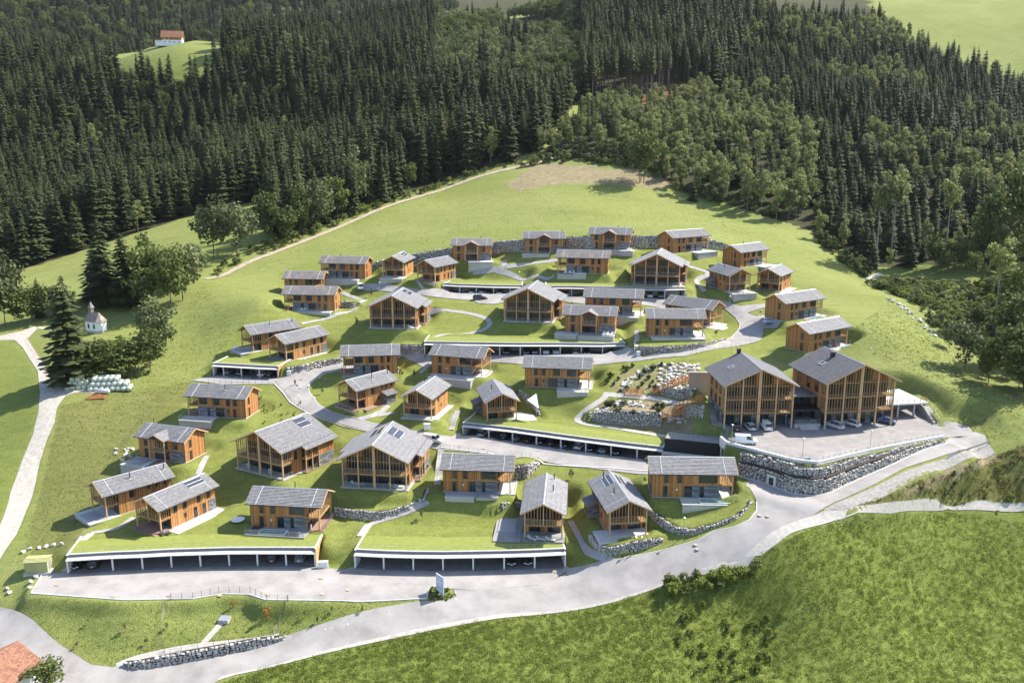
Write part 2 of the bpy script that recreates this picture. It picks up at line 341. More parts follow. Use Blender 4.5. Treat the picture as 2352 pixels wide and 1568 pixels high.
for n, v in HOUSES.items():
    stamp(rect(v[0], v[1], math.radians(v[3]), -v[4]/2*v[5]+.4, v[4]/2*v[5]-.4, -3.9, 3.9), base_z(n)-0.12, 1.2)
for n, v in BIGS.items():
    if n[0] == 'd': stamp(rect(v[0], v[1], math.radians(v[3]), -7.6, 7.6, -7.4, 7.0), base_z(n)-0.25, 1.2)
stamp([tuple((_p+_t*a+_n*b).xy) for a, b in ((-.5, -3.5), (12.6, -3.5), (12.6, 5.6), (-.5, 5.6))], -68.42, 1.0)
for k_, c_ in CARPORTS.items():
    stamp([tuple(p.xy) for p in c_['off'](-0.6)]+[tuple(p.xy) for p in c_['off'](c_['depth']-0.15)][::-1], c_['z']-0.02, 0.35)
# small-scale unevenness of turf
def vnoise(x, y, s, seed):
    r = np.random.default_rng(seed).random((64, 64)); u = x/s; v = y/s; i = np.floor(u).astype(int); j = np.floor(v).astype(int); fu = u-i; fv = v-j
    fu = fu*fu*(3-2*fu); fv = fv*fv*(3-2*fv)
    g = lambda a, b: r[b % 64, a % 64]
    return (g(i, j)*(1-fu)+g(i+1, j)*fu)*(1-fv)+(g(i, j+1)*(1-fu)+g(i+1, j+1)*fu)*fv
GZS = GZ.copy()                      # what sheets lie on
GZ += (vnoise(MX, MY, 2.3, 3)-.5)*0.10+(vnoise(MX, MY, 9, 4)-.5)*0.28*np.clip((MY-300)/100+(MY < 148)*0.6, 0, 1)
GZ += (vnoise(MX, MY, 60, 5)-.5)*8*np.clip((MY-430)/150, 0, 1)+(vnoise(MX, MY, 160, 6)-.5)*26*np.clip((MY-480)/200, 0, 1)
GZS = np.where(MY < 420, GZS, GZ)
SHEETS = []
def sheet_cut(poly, depth=0.07):
    w_ = window_of(poly, 1); ins = in_poly(poly, MX[w_], MY[w_]); dep = .04+.12*np.clip(poly_dist(poly, MX[w_], MY[w_])/1.2, 0, 1)
    GZ[w_] = np.where(ins, np.minimum(GZ[w_], GZS[w_]-dep), GZ[w_])
def sz(x, y): return float(bil(GX, GY, GZS, x, y))
# ------------------------------------------------------------------ materials
MATS = {}
class NB:
    def __init__(s, name, rough=0.8, spec=0.3):
        m = bpy.data.materials.new(name); m.use_nodes = True; s.m = m; s.t = m.node_tree; s.t.nodes.clear()
        s.out = s.n('ShaderNodeOutputMaterial'); s.b = s.n('ShaderNodeBsdfPrincipled'); s.l(s.b.outputs[0], s.out.inputs[0])
        s.b.inputs['Roughness'].default_value = rough; s.b.inputs['Specular IOR Level'].default_value = spec; MATS[name] = m
    def n(s, k, **kw):
        n = s.t.nodes.new(k)
        for a, v in kw.items(): setattr(n, a, v)
        return n
    def l(s, a, b): s.t.links.new(a, b)
    def coord(s, kind='Object', scale=(1, 1, 1)):
        c = s.n('ShaderNodeTexCoord') if kind != 'World' else s.n('ShaderNodeNewGeometry')
        mp = s.n('ShaderNodeMapping'); mp.inputs['Scale'].default_value = scale
        s.l(c.outputs['Position' if kind == 'World' else kind], mp.inputs[0]); return mp.outputs[0]
    def noise(s, co, scale, detail=3, rough=0.55):
        n = s.n('ShaderNodeTexNoise'); n.inputs['Scale'].default_value = scale; n.inputs['Detail'].default_value = detail; n.inputs['Roughness'].default_value = rough
        s.l(co, n.inputs['Vector']); return n.outputs[0]
    def ramp(s, fac, stops):
        r = s.n('ShaderNodeValToRGB'); e = r.color_ramp.elements
        while len(e) < len(stops): e.new(0.5)
        for i, (p, c) in enumerate(stops): e[i].position = p; e[i].color = (*c, 1) if len(c) == 3 else c
        s.l(fac, r.inputs[0]); return r.outputs[0]
    def mix(s, fac, a, b, mode='MIX'):
        x = s.n('ShaderNodeMix', data_type='RGBA', blend_type=mode)
        for v, i in ((fac, 0), (a, 6), (b, 7)):
            if isinstance(v, (int, float)): x.inputs[i].default_value = v
            elif isinstance(v, tuple): x.inputs[i].default_value = (*v, 1)
            else: s.l(v, x.inputs[i])
        return x.outputs[2]
    def math(s, op, a, b=0.0):
        x = s.n('ShaderNodeMath', operation=op)
        for v, i in ((a, 0), (b, 1)):
            if isinstance(v, (int, float)): x.inputs[i].default_value = v
            else: s.l(v, x.inputs[i])
        return x.outputs[0]
    def color(s, c):
        if isinstance(c, tuple): s.b.inputs['Base Color'].default_value = (*c, 1)
        else: s.l(c, s.b.inputs['Base Color'])
    def bump(s, h, strength=0.4, dist=0.05):
        b = s.n('ShaderNodeBump'); b.inputs['Strength'].default_value = strength; b.inputs['Distance'].default_value = dist
        s.l(h, b.inputs['Height']); s.l(b.outputs[0], s.b.inputs['Normal'])
    def rnd(s): return s.n('ShaderNodeObjectInfo').outputs['Random']
def grey(v, tint=(1, 1, 1)): return (v*tint[0], v*tint[1], v*tint[2])
def simple(name, a, b, scale=3.0, rough=0.8, spec=0.3, kind='Object', metal=0.0, bump=0.0, vary=0.0):
    m = NB(name, rough, spec); co = m.coord(kind); n = m.noise(co, scale, 4)
    col = m.ramp(n, [(0.3, a), (0.7, b)])
    if vary: col = m.mix(vary, col, m.ramp(m.rnd(), [(0, grey(0.35)), (1, grey(1.0))]), 'MULTIPLY')
    m.color(col); m.b.inputs['Metallic'].default_value = metal
    if bump: m.bump(n, bump, 0.03)
    return m.m
def flat(name, c, rough=0.5, spec=0.4, metal=0.0):
    m = NB(name, rough, spec); m.color(c); m.b.inputs['Metallic'].default_value = metal; return m.m
# timber cladding: vertical boards of differing tone, greyed and streaked
m = NB('larch_boards', 0.75, 0.2)
ob = m.coord('Object'); sx = m.n('ShaderNodeSeparateXYZ'); m.l(ob, sx.inputs[0])
al = m.math('ADD', sx.outputs[0], sx.outputs[1]); bd = m.math('FLOOR', m.math('MULTIPLY', al, 5.2))
wn = m.n('ShaderNodeTexWhiteNoise', noise_dimensions='1D'); m.l(bd, wn.inputs['W'])
fr_ = m.math('FRACT', m.math('MULTIPLY', al, 5.2)); gap = m.math('LESS_THAN', fr_, 0.16)
tone = m.ramp(wn.outputs[0], [(0.0, (0.25, 0.105, 0.036)), (0.35, (0.42, 0.198, 0.068)), (0.7, (0.54, 0.285, 0.100)), (1.0, (0.66, 0.40, 0.170))])
st = m.noise(m.coord('Object', (6, 6, 0.5)), 2.2, 4); tone = m.mix(0.55, tone, m.ramp(st, [(0.3, (0.5, 0.48, 0.45)), (0.7, (1.1, 1.05, 1.0))]), 'MULTIPLY')
wea = m.noise(m.coord('World'), 0.09, 3); tone = m.mix(m.math('MULTIPLY', wea, 0.35), tone, (0.40, 0.22, 0.105))
hue = m.mix(0.5, tone, m.ramp(m.rnd(), [(0, (0.85, 0.72, 0.62)), (0.5, (1, 1, 1)), (1, (0.95, 0.82, 0.72))]), 'MULTIPLY')
m.color(m.mix(m.math('MULTIPLY', gap, 0.72), hue, (0.07, 0.03, 0.012))); m.bump(m.math('SUBTRACT', 1.0, gap), 0.6, 0.03)
simple('larch_beam', (0.36, 0.19, 0.075), (0.52, 0.31, 0.14), 4, 0.7, 0.2, vary=0.35)
simple('pine_beam', (0.47, 0.295, 0.155), (0.62, 0.42, 0.245), 4, 0.7, 0.2, vary=0.2)
simple('red_larch', (0.42, 0.16, 0.06), (0.58, 0.27, 0.11), 4, 0.7, 0.2, vary=0.3)
simple('lattice_wood', (0.44, 0.25, 0.11), (0.60, 0.38, 0.19), 5, 0.7, 0.2)
# roof tiles: per-tile tone in running courses
def roofmat(name, ca, cb, rust):
    m = NB(name, 0.62, 0.35); uv = m.n('ShaderNodeUVMap'); uv.uv_map = 'UVMap'; sp = m.n('ShaderNodeSeparateXYZ'); m.l(uv.outputs[0], sp.inputs[0])
    row = m.math('FLOOR', m.math('DIVIDE', sp.outputs[1], 0.36)); offs = m.math('MULTIPLY', m.math('MODULO', row, 2.0), 0.5)
    colx = m.math('ADD', m.math('DIVIDE', sp.outputs[0], 0.42), offs); ci = m.math('FLOOR', colx)
    cv = m.n('ShaderNodeCombineXYZ'); m.l(ci, cv.inputs[0]); m.l(row, cv.inputs[1]); m.l(m.rnd(), cv.inputs[2])
    wn = m.n('ShaderNodeTexWhiteNoise', noise_dimensions='3D'); m.l(cv.outputs[0], wn.inputs['Vector'])
    base = m.ramp(wn.outputs[0], [(0, ca), (1, cb)])
    g1 = m.math('LESS_THAN', m.math('FRACT', colx), 0.10)
    g2 = m.math('LESS_THAN', m.math('FRACT', m.math('DIVIDE', sp.outputs[1], 0.36)), 0.16)
    base = m.mix(m.math('MULTIPLY', m.math('MAXIMUM', g1, g2), 0.30), base, (0.05, 0.05, 0.055))
    # snow hooks: every third tile, every third course
    hk = m.math('MULTIPLY', m.math('LESS_THAN', m.math('MODULO', ci, 3.0), 0.5), m.math('LESS_THAN', m.math('MODULO', row, 3.0), 0.5))
    hk = m.math('MULTIPLY', hk, m.math('LESS_THAN', m.math('ABSOLUTE', m.math('SUBTRACT', m.math('FRACT', colx), 0.5)), 0.16))
    base = m.mix(m.math('MULTIPLY', hk, 0.55), base, (0.05, 0.05, 0.05))
    if rust:
        cv2 = m.n('ShaderNodeCombineXYZ'); m.l(sp.outputs[0], cv2.inputs[0]); m.l(m.math('MULTIPLY', sp.outputs[1], 0.22), cv2.inputs[1]); m.l(m.math('MULTIPLY', m.rnd(), 50.0), cv2.inputs[2])
        s_ = m.noise(cv2.outputs[0], 1.5, 5, 0.7); f_ = m.ramp(s_, [(0.50, (0, 0, 0)), (0.66, (1, 1, 1))])
        base = m.mix(m.math('MULTIPLY', f_, rust), base, (0.46, 0.30, 0.16))
    pat = m.noise(uv.outputs[0], 0.5, 4); base = m.mix(0.35, base, m.ramp(pat, [(0.3, grey(0.72)), (0.7, grey(1.12))]), 'MULTIPLY')
    m.color(base); m.bump(m.math('SUBTRACT', 1.0, m.math('MAXIMUM', g1, g2)), 0.35, 0.03)
roofmat('grey_tiles', (0.165, 0.163, 0.168), (0.240, 0.238, 0.238), 0)
roofmat('slate_tiles', (0.100, 0.098, 0.105), (0.155, 0.152, 0.160), 0)
roofmat('rusty_tiles', (0.165, 0.163, 0.168), (0.240, 0.238, 0.238), 0.6)
roofmat('shingle_red', (0.20, 0.085, 0.05), (0.34, 0.17, 0.10), 0)
roofmat('shingle_brown', (0.17, 0.14, 0.11), (0.28, 0.24, 0.20), 0)
# coursed stone cladding
m = NB('stone_cladding', 0.85, 0.25); co = m.coord('Object'); s3 = m.n('ShaderNodeSeparateXYZ'); m.l(co, s3.inputs[0])
cb_ = m.n('ShaderNodeCombineXYZ'); m.l(m.math('ADD', s3.outputs[0], s3.outputs[1]), cb_.inputs[0]); m.l(s3.outputs[2], cb_.inputs[1])
br = m.n('ShaderNodeTexBrick'); m.l(cb_.outputs[0], br.inputs['Vector']); br.inputs['Scale'].default_value = 2.2; br.inputs['Color1'].default_value = (.12, .125, .13, 1); br.inputs['Color2'].default_value = (.30, .31, .32, 1)
br.inputs['Mortar'].default_value = (.07, .07, .07, 1); br.inputs['Mortar Size'].default_value = 0.02; br.inputs['Bias'].default_value = -0.1; br.inputs['Brick Width'].default_value = .9
m.color(m.mix(0.5, br.outputs[0], m.ramp(m.noise(co, 6, 4), [(0.3, grey(.5)), (0.75, grey(1.3))]), 'MULTIPLY')); m.bump(br.outputs[1], -0.5, 0.03)
simple('concrete', (0.33, 0.32, 0.295), (0.46, 0.45, 0.42), 1.4, 0.85, 0.2, bump=0.1)
simple('white_concrete', (0.58, 0.57, 0.54), (0.70, 0.69, 0.66), 1.0, 0.8, 0.25)
simple('terrace_slab', (0.42, 0.41, 0.395), (0.55, 0.54, 0.52), 1.2, 0.8, 0.25)
simple('grey_deck', (0.22, 0.215, 0.215), (0.32, 0.315, 0.31), 2.0, 0.8, 0.2)
simple('brown_deck', (0.20, 0.12, 0.085), (0.33, 0.22, 0.16), 2.0, 0.75, 0.2)
flat('white_paint', (0.75, 0.75, 0.74), 0.5); flat('white_metal', (0.66, 0.66, 0.65), 0.35, 0.5)
flat('black_metal', (0.022, 0.022, 0.024), 0.4, 0.5); flat('dark_frame', (0.035, 0.036, 0.04), 0.45, 0.5)
flat('steel', (0.45, 0.46, 0.47), 0.32, 0.5, 0.85); flat('zinc', (0.34, 0.35, 0.37), 0.45, 0.5, 0.4)
simple('bitumen', (0.13, 0.13, 0.132), (0.19, 0.19, 0.192), 3, 0.9, 0.2); flat('black_panel', (0.018, 0.021, 0.021), 0.6, 0.3)
simple('asphalt', (0.235, 0.225, 0.222), (0.315, 0.305, 0.30), 0.7, 0.92, 0.2, kind='World', bump=0.15)
simple('asphalt_dark', (0.16, 0.155, 0.155), (0.22, 0.215, 0.21), 0.7, 0.92, 0.2, kind='World', bump=0.15)
m = NB('road_asphalt', 0.92, 0.2); co = m.coord('World'); c1 = m.ramp(m.noise(co, 0.22, 5, 0.6), [(0.28, (0.215, 0.202, 0.192)), (0.5, (0.290, 0.274, 0.260)), (0.72, (0.345, 0.328, 0.312))])
c2 = m.ramp(m.noise(m.coord('World', (1, 1, 1)), 7, 3), [(0.3, grey(0.85)), (0.7, grey(1.1))]); cc = m.mix(0.6, c1, c2, 'MULTIPLY')
vo = m.n('ShaderNodeTexVoronoi', feature='DISTANCE_TO_EDGE'); vo.inputs['Scale'].default_value = 0.055; m.l(m.coord('World'), vo.inputs['Vector'])
cr = m.math('LESS_THAN', vo.outputs[0], 0.0012); m.color(m.mix(m.math('MULTIPLY', cr, 0.22), cc, (0.12, 0.115, 0.11))); m.bump(m.noise(co, 9, 2), 0.15, 0.02)
simple('path_asphalt', (0.27, 0.255, 0.245), (0.36, 0.345, 0.33), 1.0, 0.92, 0.2, kind='World')
simple('grey_gravel', (0.20, 0.19, 0.175), (0.32, 0.305, 0.28), 1.6, 0.95, 0.15, kind='World', bump=0.6)
simple('gravel', (0.32, 0.29, 0.245), (0.46, 0.43, 0.375), 1.1, 0.95, 0.15, kind='World', bump=0.5)
simple('parking_asphalt', (0.200, 0.188, 0.178), (0.270, 0.256, 0.243), 0.5, 0.92, 0.2, kind='World', bump=0.15)
simple('pale_gravel', (0.31, 0.29, 0.26), (0.44, 0.415, 0.375), 1.6, 0.95, 0.15, kind='World', bump=0.4)
simple('dirt', (0.26, 0.205, 0.15), (0.44, 0.37, 0.29), 0.8, 0.95, 0.1, kind='World', bump=0.4)
simple('kerb_stone', (0.50, 0.49, 0.46), (0.62, 0.61, 0.58), 2, 0.85, 0.2)
# glass and water
m = NB('window_glass', 0.06, 0.5); m.color(m.ramp(m.noise(m.coord('World'), 0.35, 2), [(0.35, (0.012, 0.016, 0.018)), (0.75, (0.06, 0.075, 0.075))])); m.b.inputs['IOR'].default_value = 1.5
m = NB('glass_pane', 0.05, 0.5); m.color((0.30, 0.34, 0.33))
tr = m.n('ShaderNodeBsdfTransparent'); tr.inputs[0].default_value = (0.86, 0.9, 0.88, 1); mx_ = m.n('ShaderNodeMixShader'); mx_.inputs[0].default_value = 0.13
m.l(tr.outputs[0], mx_.inputs[1]); m.l(m.b.outputs[0], mx_.inputs[2]); m.l(mx_.outputs[0], m.out.inputs[0])
flat('pool_water', (0.13, 0.26, 0.28), 0.08, 0.5); flat('pool_cover', (0.30, 0.31, 0.325), 0.6); flat('solar_cell', (0.045, 0.05, 0.062), 0.18, 0.6)
flat('curtain', (0.6, 0.58, 0.53), 0.9)
# rock
def rock(name, a, b, c):
    m = NB(name, 0.9, 0.2); co = m.coord('World'); n1 = m.noise(co, 1.7, 5, 0.65); base = m.ramp(n1, [(0.28, a), (0.5, b), (0.72, c)])
    base = m.mix(0.6, base, m.ramp(m.rnd(), [(0, (0.55, 0.56, 0.58)), (0.4, (0.95, 0.95, 0.95)), (0.7, (1.1, 1.0, 0.86)), (1, (1.25, 1.25, 1.25))]), 'MULTIPLY'); m.color(base); m.bump(n1, 0.6, 0.12)
rock('wall_rock', (0.18, 0.175, 0.168), (0.38, 0.365, 0.342), (0.58, 0.57, 0.545)); rock('pale_rock', (0.36, 0.355, 0.34), (0.58, 0.57, 0.55), (0.74, 0.735, 0.72))
flat('joint_earth', (0.035, 0.033, 0.03), 0.95); flat('planter_soil', (0.05, 0.038, 0.032), 0.95)
# plants
def leafmat(name, a, b, trans=0.25, vary=0.5, rough=0.6):
    m = NB(name, rough, 0.08); n = m.noise(m.coord('World'), 0.9, 3); base = m.ramp(n, [(0.3, a), (0.7, b)])
    base = m.mix(vary, base, m.ramp(m.rnd(), [(0, (0.5, 0.52, 0.5)), (0.5, (0.95, 0.95, 0.9)), (1, (1.5, 1.4, 1.15))]), 'MULTIPLY'); m.color(base)
    tl = m.n('ShaderNodeBsdfTranslucent'); m.l(base, tl.inputs[0]); x = m.n('ShaderNodeMixShader'); x.inputs[0].default_value = trans
    m.l(m.b.outputs[0], x.inputs[1]); m.l(tl.outputs[0], x.inputs[2]); m.l(x.outputs[0], m.out.inputs[0]); return m.m
leafmat('spruce_needles', (0.032, 0.043, 0.018), (0.072, 0.086, 0.034), 0.12); leafmat('young_spruce_needles', (0.046, 0.062, 0.028), (0.088, 0.106, 0.044), 0.14)
leafmat('birch_leaves', (0.165, 0.190, 0.072), (0.255, 0.275, 0.112), 0.4); leafmat('broad_leaves', (0.062, 0.088, 0.026), (0.125, 0.150, 0.048), 0.28)
leafmat('silver_leaves', (0.095, 0.118, 0.050), (0.175, 0.195, 0.090), 0.25); leafmat('larch_needles', (0.062, 0.072, 0.028), (0.105, 0.115, 0.048), 0.2)
leafmat('grass_blades', (0.160, 0.195, 0.046), (0.220, 0.250, 0.072), 0.3, 0.6); leafmat('lush_blades', (0.150, 0.190, 0.038), (0.215, 0.252, 0.062), 0.42, 0.35)
leafmat('dry_blades', (0.17, 0.14, 0.055), (0.26, 0.21, 0.10), 0.3, 0.5); leafmat('autumn_leaves', (0.24, 0.12, 0.03), (0.34, 0.19, 0.05), 0.3)
simple('bark', (0.075, 0.055, 0.042), (0.15, 0.12, 0.10), 3, 0.9, 0.1); simple('pale_bark', (0.15, 0.14, 0.12), (0.32, 0.30, 0.27), 4, 0.85, 0.1)
# ground
m = NB('turf', 0.95, 0.1); co = m.coord('World')
ka = m.n('ShaderNodeVertexColor'); ka.layer_name = 'kind_a'; kb = m.n('ShaderNodeVertexColor'); kb.layer_name = 'kind_b'
sa = m.n('ShaderNodeSeparateColor'); m.l(ka.outputs[0], sa.inputs[0]); sb = m.n('ShaderNodeSeparateColor'); m.l(kb.outputs[0], sb.inputs[0])
nA = m.noise(co, 0.035, 5, 0.6); nB = m.noise(co, 0.45, 4, 0.6); nC = m.noise(co, 4.5, 3, 0.6)
g0 = m.ramp(nA, [(0.3, (0.175, 0.205, 0.056)), (0.7, (0.225, 0.248, 0.082))]); lw = m.ramp(nB, [(0.3, (0.168, 0.198, 0.044)), (0.7, (0.220, 0.240, 0.068))])
lu = m.ramp(nB, [(0.3, (0.145, 0.180, 0.038)), (0.7, (0.172, 0.205, 0.048))]); ba = m.ramp(nB, [(0.3, (0.20, 0.165, 0.095)), (0.7, (0.30, 0.255, 0.16))])
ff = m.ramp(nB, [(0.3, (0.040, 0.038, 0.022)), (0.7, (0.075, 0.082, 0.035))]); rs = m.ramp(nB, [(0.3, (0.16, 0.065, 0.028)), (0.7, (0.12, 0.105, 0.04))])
dr = m.ramp(nC, [(0.35, (0.105, 0.115, 0.030)), (0.65, (0.165, 0.160, 0.060))])
def soft(f): return m.math('MINIMUM', m.math('MAXIMUM', m.math('MULTIPLY', m.math('SUBTRACT', m.math('ADD', f, m.math('MULTIPLY', m.math('SUBTRACT', nC, 0.5), 0.5)), 0.25), 2.0), 0.0), 1.0)
col = m.mix(soft(sa.outputs[0]), g0, lw); col = m.mix(soft(sb.outputs[0]), col, lu); col = m.mix(soft(sb.outputs[2]), col, dr); col = m.mix(soft(sa.outputs[1]), col, ba)
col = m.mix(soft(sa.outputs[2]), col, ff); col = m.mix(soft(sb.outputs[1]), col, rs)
col = m.mix(0.75, col, m.ramp(nC, [(0.25, grey(0.62)), (0.75, grey(1.25))]), 'MULTIPLY')
col = m.mix(0.6, col, m.ramp(m.noise(co, 1.3, 3), [(0.3, (0.75, 0.78, 0.7)), (0.7, (1.15, 1.12, 1.1))]), 'MULTIPLY')
mw = m.noise(m.coord('World', (0.10, 0.9, 0.9)), 0.8, 4, 0.65); col = m.mix(0.7, col, m.ramp(mw, [(0.3, (0.78, 0.82, 0.75)), (0.5, (1, 1, 1)), (0.72, (1.18, 1.12, 1.1))]), 'MULTIPLY')
wp = m.noise(co, 0.11, 6, 0.7); col = m.mix(m.ramp(wp, [(0.60, grey(0.0)), (0.78, grey(0.55))]), col, (0.20, 0.185, 0.085)); m.color(col)
hb = m.math('ADD', m.math('MULTIPLY', nB, 0.5), nC); m.bump(hb, 0.9, 0.28)
simple('roof_turf', (0.168, 0.198, 0.044), (0.220, 0.240, 0.068), 1.1, 0.95, 0.1, kind='World', bump=0.5)
MAT = MATS
# ------------------------------------------------------------------ mesh helpers
class MB:
    def __init__(s): s.v = []; s.f = []; s.mi = []; s.uv = []
    def add(s, vs, fs, mi=0, uvs=None):
        b = len(s.v); s.v += [tuple(v) for v in vs]
        for k, f in enumerate(fs): s.f.append(tuple(b+i for i in f)); s.mi.append(mi); s.uv.append(uvs[k] if uvs else None)
        return s
    def box(s, x0, x1, y0, y1, z0, z1, mi=0):
        return s.add([(x0,y0,z0),(x1,y0,z0),(x1,y1,z0),(x0,y1,z0),(x0,y0,z1),(x1,y0,z1),(x1,y1,z1),(x0,y1,z1)], [(0,3,2,1),(4,5,6,7),(0,1,5,4),(1,2,6,5),(2,3,7,6),(3,0,4,7)], mi)
    def prism(s, poly, z0, z1, mi=0, top=None):
        n = len(poly); f0 = (lambda i: z0[i]) if isinstance(z0, (list, tuple)) else (lambda i: z0); f1 = (lambda i: z1[i]) if isinstance(z1, (list, tuple)) else (lambda i: z1)
        vs = [(p[0], p[1], f0(i)) for i, p in enumerate(poly)]+[(p[0], p[1], f1(i)) for i, p in enumerate(poly)]
        s.add(vs, [tuple(range(n))[::-1]]+[(i, (i+1) % n, n+(i+1) % n, n+i) for i in range(n)], mi)
        b = len(s.v)-2*n; s.f.append(tuple(b+n+i for i in range(n))); s.mi.append(mi if top is None else top); s.uv.append(None); return s
    def tube(s, pts, rs, n=6, mi=0, cap=True):
        pts = [Vector(p) for p in pts]; rings = []
        if not isinstance(rs, (list, tuple)): rs = [rs]*len(pts)
        for i, p in enumerate(pts):
            d = (pts[min(i+1, len(pts)-1)]-pts[max(i-1, 0)]).normalized(); a = d.orthogonal().normalized() if abs(d.z) > .99 else Vector((0, 0, 1)).cross(d).normalized(); b = d.cross(a)
            rings.append([p+(a*math.cos(t)+b*math.sin(t))*rs[i] for t in [2*math.pi*k/n for k in range(n)]])
        vs = [v for r in rings for v in r]; fs = []
        for i in range(len(pts)-1):
            for k in range(n): fs.append((i*n+k, i*n+(k+1) % n, (i+1)*n+(k+1) % n, (i+1)*n+k))
        if cap: fs += [tuple(range(n))[::-1], tuple((len(pts)-1)*n+k for k in range(n))]
        return s.add(vs, fs, mi)
    def mesh(s, name, mats, smooth=False):
        me = bpy.data.meshes.new(name); me.from_pydata(s.v, [], s.f)
        for mt in mats if isinstance(mats, (list, tuple)) else [mats]: me.materials.append(MAT[mt])
        if any(s.mi): me.polygons.foreach_set('material_index', s.mi)
        if any(u is not None for u in s.uv):
            ul = me.uv_layers.new(name='UVMap'); d = []
            for f, u in zip(s.f, s.uv): d += [c for q in (u or [(0, 0)]*len(f)) for c in q]
            ul.data.foreach_set('uv', d)
        if smooth: me.polygons.foreach_set('use_smooth', [True]*len(s.f))
        me.update(); return me
    def build(s, name, mats, parent=None, smooth=False): return obj(name, s.mesh(name, mats, smooth), parent)
def obj(name, data, parent=None, loc=None, rot=None, scale=None):
    o = bpy.data.objects.new(name, data); COL.objects.link(o)
    if parent is not None: o.parent = parent
    if loc is not None: o.location = loc
    if rot is not None: o.rotation_euler = rot if not isinstance(rot, (int, float)) else (0, 0, rot)
    if scale is not None: o.scale = scale if not isinstance(scale, (int, float)) else (scale,)*3
    return o
def thing(name, label, cat, loc=(0, 0, 0), yaw=0, scale=1, group=None):
    o = obj(name, None, None, loc, yaw, scale); o.empty_display_size = 0.5; tag(o, label, cat, group); return o
def tag(o, label, cat, group=None):
    o['label'] = label; o['category'] = cat
    if group: o['group'] = group
    return o
UNIT = {}
def unit(mat):
    if mat not in UNIT: UNIT[mat] = MB().box(-.5, .5, -.5, .5, -.5, .5).mesh('unit_'+mat, mat)
    return UNIT[mat]
def bar(name, parent, mat, x0, x1, y0, y1, z0, z1, rot=None):
    return obj(name, unit(mat), parent, ((x0+x1)/2, (y0+y1)/2, (z0+z1)/2), rot, (x1-x0, y1-y0, z1-z0))
def strut(name, parent, mat, a, b, w_=0.1, d=None):
    a, b = Vector(a), Vector(b); v = b-a; o = obj(name, unit(mat), parent, (a+b)/2, v.to_track_quat('Z', 'Y').to_euler(), (w_, d or w_, v.length)); return o
def dup(o, parent=None):
    c = o.copy(); COL.objects.link(c); c.parent = parent
    for ch in o.children: dup(ch, c)
    return c
# ------------------------------------------------------------------ ground sheets
def sheet(name, poly, mat, lift=0.05, step=2.0, label=None, z=None, kind='structure', cut=True):
    """a thin paved sheet lying on the ground inside a world outline"""
    P = [Vector(p[:2]) for p in poly]; Q = []
    for i in range(len(P)):
        a, b = P[i], P[(i+1) % len(P)]; n = max(1, int((b-a).length/1.2)); Q += [a.lerp(b, j/n) for j in range(n)]
    xs = [q.x for q in Q]; ys = [q.y for q in Q]
    X, Y = np.meshgrid(np.arange(min(xs), max(xs), step), np.arange(min(ys), max(ys), step))
    A = np.array([(q.x, q.y) for q in Q]); ok = in_poly(A, X, Y); ok &= poly_dist(A, X, Y) > 0.5
    pts = Q+[Vector((a, b)) for a, b in zip(X[ok], Y[ok])]
    vo, ed, fa, *_ = delaunay_2d_cdt(pts, [], [list(range(len(Q)))], 1, 1e-4)
    me = bpy.data.meshes.new(name); me.from_pydata([(v.x, v.y, (sz(v.x, v.y) if z is None else z)+lift) for v in vo], [], [tuple(f) for f in fa])
    # a skirt so that the edge has thickness
    me.materials.append(MAT[mat]); me.polygons.foreach_set('use_smooth', [True]*len(me.polygons)); me.update(); o = obj(name, me); o['kind'] = kind
    if cut: SHEETS.append(A)
    return o
def ribbon_poly(P, w0, w1=None):
    P = [Vector((p[0], p[1])) for p in P]; w1 = w0 if w1 is None else w1; L = []; R = []
    for i, p in enumerate(P):
        d = (P[min(i+1, len(P)-1)]-P[max(i-1, 0)]).normalized(); n = Vector((-d.y, d.x)); wv = (w0+(w1-w0)*i/(len(P)-1))/2; L.append(p+n*wv); R.append(p-n*wv)
    return [tuple(p) for p in L]+[tuple(p) for p in R[::-1]]
def smooth_line(P, it=2):
    P = [Vector(p) for p in P]
    for _ in range(it):
        Q = [P[0]]
        for a, b in zip(P, P[1:]): Q += [a.lerp(b, .25), a.lerp(b, .75)]
        P = Q+[P[-1]]
    return P
# ------------------------------------------------------------------ roads, paths, terrain mesh
for k_, nm in (('main_road','main_road'),('side_road','side_road'),('middle_road','middle_road'),('upper_road','upper_road'),('top_road','top_road')):
    sheet(nm, ROADW[k_], 'road_asphalt', 0.07+0.012*list(ROADS).index(k_), 1.3)
sheet('car_park_apron', LOT, 'road_asphalt', 0.045, 1.3)
sheet('parking_terrace', PARK, 'parking_asphalt', 0.06)
for k_, c_ in CARPORTS.items():
    o = sheet('garage_floor', [tuple(p.xy) for p in c_['off'](-0.2)]+[tuple(p.xy) for p in c_['off'](c_['depth']-0.3)][::-1], 'asphalt_dark', 0.14, z=c_['z'], cut=False)
TRACK_W = [(70.5,827.7),(86.8,853),(92,903),(88,948.6),(75.5,999),(50,1059),(25,1127),(0,1205),(-40,1320),(-10,1300),(0,1284),(38,1227),(60.7,1171.5),(73,1142),(90.6,1064),(108,1009),(126,968.7),(131,936),(150,910),(172,902),(240,905),(262,893),(230,880),(150,884),(122,893),(118,890),(113,863),(95.7,827.7),(63.3,778),(87,753),(80,749),(47.5,761),(0,771),(-60,776),(-60,787),(0,781),(34,781),(52.8,799.5)]
sheet('gravel_track', gpoly(TRACK_W), 'gravel', 0.05)
def path(name, pts, wd, mat, lift=0.05, w1=None, it=2, step=2.0):
    P = smooth_line([Vector(gpt(a, b)) for a, b in pts], it); return sheet(name, ribbon_poly(P, wd, w1), mat, lift, step)
path('meadow_track', [(470,641),(560,605),(640,577),(770,525),(900,470),(1020,432),(1130,397),(1200,383),(1260,366),(1310,350)], 2.6, 'dirt', 0.12)
